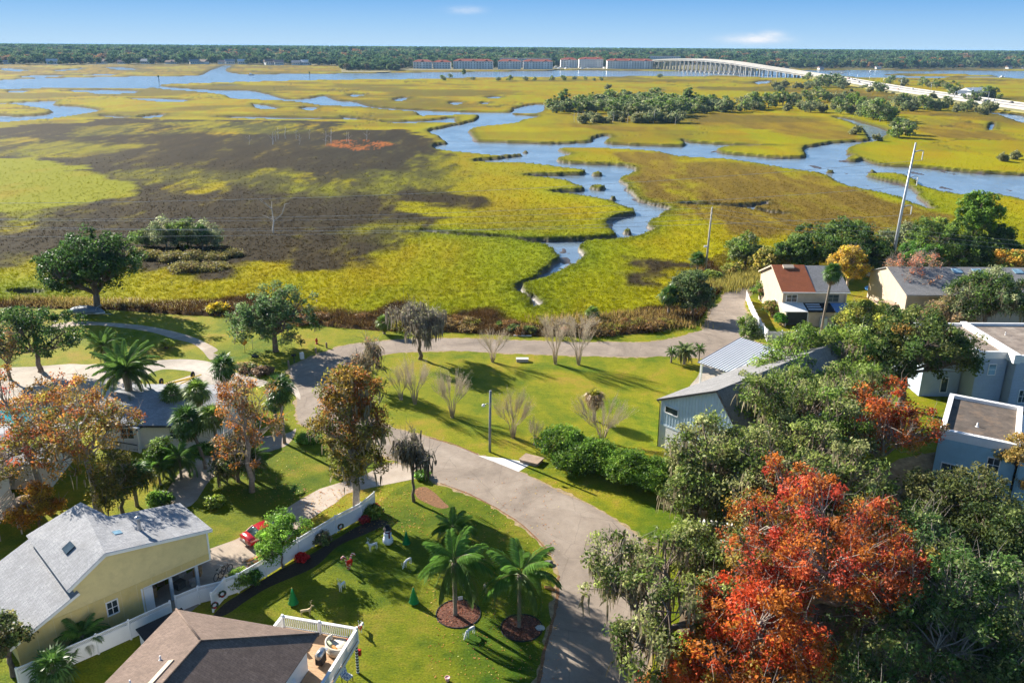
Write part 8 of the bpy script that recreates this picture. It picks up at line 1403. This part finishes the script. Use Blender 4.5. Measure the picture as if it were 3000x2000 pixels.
# ------------------------------------------------------------------ on the deck (raised floor of the brown roofed house)
_hm = Matrix.Translation(Hb.location) @ Matrix.Rotation(Hb.rotation_euler[2], 4, 'Z')
def on_deck(x, y): return _hm @ Vector((x, y, ZD + .006))
def adirondack(label, x, y, rz):
    t = thing('deck_chair', label, 'chair', on_deck(x, y), rz); sl = MB().box(-.05, .05, 0, .02, 0, .95)
    for k in range(5): MB().beam((-.24 + k * .12, -.25, .36), (-.24 + k * .12, .28, .26), .1, .025).obj('seat_slat', MW_WHITE, t); MB().beam((-.24 + k * .12, .25, .3), (-.3 + k * .15, .62, 1.05 - abs(k - 2) * .05), .11, .025).obj('back_slat', MW_WHITE, t)
    for s in (-1, 1): MB().beam((s * .36, -.35, .58), (s * .36, .4, .58), .14, .03).obj('armrest', MW_WHITE, t); MB().beam((s * .34, -.28, 0), (s * .34, -.28, .57), .08, .08).obj('leg', MW_WHITE, t); MB().beam((s * .3, -.25, .3), (s * .3, .6, .0), .05, .12).obj('leg', MW_WHITE, t)
adirondack('white slatted deck chair beside the far railing', 7.9, 2.0, 3.0); adirondack('white slatted deck chair against the house door wall', 10.75, -2.9, 1.2)
sf = thing('deck_sofa', 'curved cream wicker sofa with orange cushions on the deck', 'sofa', on_deck(11.3, 1.7), 2.3); ar = [(1.0 * cos(a), .8 * sin(a)) for a in np.linspace(-.2, pi + .2, 14)]; bk = MB(); V = []
for (x, y) in ar: V += [(x, y, .1), (x, y, .75), (x * .86, y * .86, .75), (x * .86, y * .86, .1)]
bk.add(V, [(i * 4 + k, i * 4 + (k + 1) % 4, (i + 1) * 4 + (k + 1) % 4, (i + 1) * 4 + k) for i in range(13) for k in range(4)] + [(3, 2, 1, 0), (52, 53, 54, 55)], True); bk.obj('backrest', M('wicker_cream', (.62, .54, .42), .8, .15, 12, .4), sf); MB().lathe([(0, .12), (.82, .12), (.84, .36), (0, .38)], n=20).obj('seat', M('cushion_cream', (.68, .62, .5), .85), sf); MB().cbox((-.35, .4, .56), .5, .2, .4).obj('cushion', M('cushion_orange', (.6, .27, .08), .85), sf, .06); MB().cbox((.3, .42, .56), .5, .2, .4).obj('cushion', M('cushion_mint', (.5, .56, .36), .85), sf, .06)
for x, y in ((-.6, -.1), (.6, -.1), (-.5, .5), (.5, .5)): MB().cbox((x, y, .06), .08, .08, .12).obj('leg', MW_WOOD, sf)
put_tree('potted_plant', 'green and red potted plant in the deck corner', on_deck(11.85, 2.6), {**bush_meshes(190, .28, .7, 18, 26, .10, [(.03, .16, .06), (.4, .03, .04)], .14, stems=False), 'pot': MB().lathe([(0, 0), (.14, 0), (.2, .3), (0, .3)], n=12).mesh('pot', M('pink_pot', (.7, .38, .36), .6))}, 0, cat='plant')
gr = thing('grill', 'dark barbecue grill under the eave on the deck', 'grill', on_deck(10.75, .2), 1.3); MB().cbox((0, 0, .45), .7, .5, .7).obj('cabinet', MC_PLASTIC, gr, .03); MB().lathe([(0, -.36), (.26, -.36), (.26, .36), (0, .36)], (0, 0, .85), 14, axis='x').obj('lid', M('grill_steel', (.4, .42, .45), .35, .1, metal=.8), gr); MB().cbox((.55, 0, .78), .35, .45, .04).obj('shelf', MW_GALV, gr)
pc_ = thing('patio_chair', 'patio chair with a blue patterned cushion below the deck', 'chair', P(1018, 1996), 1.0)
def pat():
    m, nt, b, out = new_mat('blue_pattern'); v = nt.nodes.new('ShaderNodeTexVoronoi'); v.inputs['Scale'].default_value = 9; tc = nt.nodes.new('ShaderNodeTexCoord'); nt.links.new(tc.outputs['Object'], v.inputs['Vector']); r = ramp(nt, v.outputs['Distance'], [(.35, (.05, .10, .3)), (.5, (.7, .72, .76))]); nt.links.new(r.outputs[0], b.inputs['Base Color']); b.inputs['Roughness'].default_value = .85; return m
MB().cbox((0, 0, .45), .6, .6, .14).obj('seat', pat(), pc_, .04); MB().beam((0, .3, .45), (0, .5, 1.05), .6, .12, (0, 1, 0)).obj('backrest', bpy.data.materials['blue_pattern'], pc_)
for x in (-.27, .27):
    for y in (-.27, .27): MB().cbox((x, y, .2), .04, .04, .4).obj('leg', MW_TRIM, pc_)
# lumber by the car, clutter under the carport
lm = thing('lumber_pile', 'small stack of orange boards on the driveway behind the fence', 'lumber', P(756, 1636), .75)
for i, (y, z, l, c) in enumerate([(-.3, .05, 2.2, 0), (-.05, .05, 2.4, 1), (.2, .05, 2.0, 0), (.4, .05, 2.6, 1), (-.2, .14, 2.3, 1), (.1, .14, 2.1, 0), (.0, .23, 1.9, 0)]): MB().box(-l / 2, l / 2, y - .1, y + .1, z - .04, z + .04).obj('board', [M('board_orange', (.46, .22, .07), .8, .25), MW_WOOD][c], lm)
_ym = Matrix.Translation(Y.location) @ Matrix.Rotation(Y.rotation_euler[2], 4, 'Z')
for i, (x, y, sx, sy, sz, col, lab) in enumerate([(10.0, 1.6, .9, .7, .9, (.3, .2, .1), 'brown crate in the carport beside the open door'), (12.3, 1.2, .8, .6, .6, (.10, .09, .08), 'dark storage tote in the carport between the posts'), (12.9, 2.6, 1.1, .7, 1.0, (.36, .33, .3), 'grey bench box at the back of the carport'), (14.2, 1.8, .6, .6, .7, (.4, .25, .12), 'tan cardboard box at the carport end'), (11.4, 2.8, .7, .6, 1.3, (.2, .13, .08), 'tall brown cabinet in the carport shade'), (13.4, .8, .5, .7, .45, (.45, .4, .36), 'pale low crate near the end carport post')]):
    t = thing('storage_box', lab, 'box', _ym @ Vector((x, y, .012)), Y.rotation_euler[2] + i * .3); MB().box(-sx / 2, sx / 2, -sy / 2, sy / 2, 0, sz * .8).obj('body', M('clutter_%d' % i, col, .8, .3), t, .02); MB().box(-sx / 2 - .03, sx / 2 + .03, -sy / 2 - .03, sy / 2 + .03, sz * .8, sz).obj('lid', M('clutter_%d' % i, col, .8, .3), t)
# fallen leaves scattered over lawns near the red trees
rg = np.random.RandomState(8); cs_ = []
for (u0, u1, v0, v1, n) in ((1250, 1640, 1400, 1990, 900), (2050, 3000, 1620, 2000, 3000), (880, 1250, 1430, 1560, 700), (640, 900, 1300, 1480, 500)):
    for _ in range(n): p = P(rg.uniform(u0, u1), rg.uniform(v0, v1)); cs_.append((p.x, p.y, .03))
cs_ = np.array(cs_); V, c = leaf_cloud(rg, cs_, np.full(len(cs_), .05), 1, .12, pal(rg, len(cs_), [(.36, .17, .05), (.42, .28, .08), (.3, .1, .04)]), .2, 2.5); tag(link('fallen_leaves', cloud_mesh('fallen_leaves', V, c, MAT_LEAF)), 'scattered fallen leaves on the lawns and yards', kind='stuff')
# air
hz_m = bpy.data.materials.new('haze_air'); hz_m.use_nodes = True; nt = hz_m.node_tree
for n in list(nt.nodes): nt.nodes.remove(n)
ho = nt.nodes.new('ShaderNodeOutputMaterial'); hv_ = nt.nodes.new('ShaderNodeVolumePrincipled'); hv_.inputs['Color'].default_value = (.38, .66, 1.0, 1); hv_.inputs['Density'].default_value = .00005; hv_.inputs['Anisotropy'].default_value = 0.0; nt.links.new(hv_.outputs[0], ho.inputs['Volume'])
tag(MB().box(-46000, 46000, -3100, 61000, -3.6, 47).obj('haze', hz_m), 'thin blue haze over the far shore', kind='stuff')
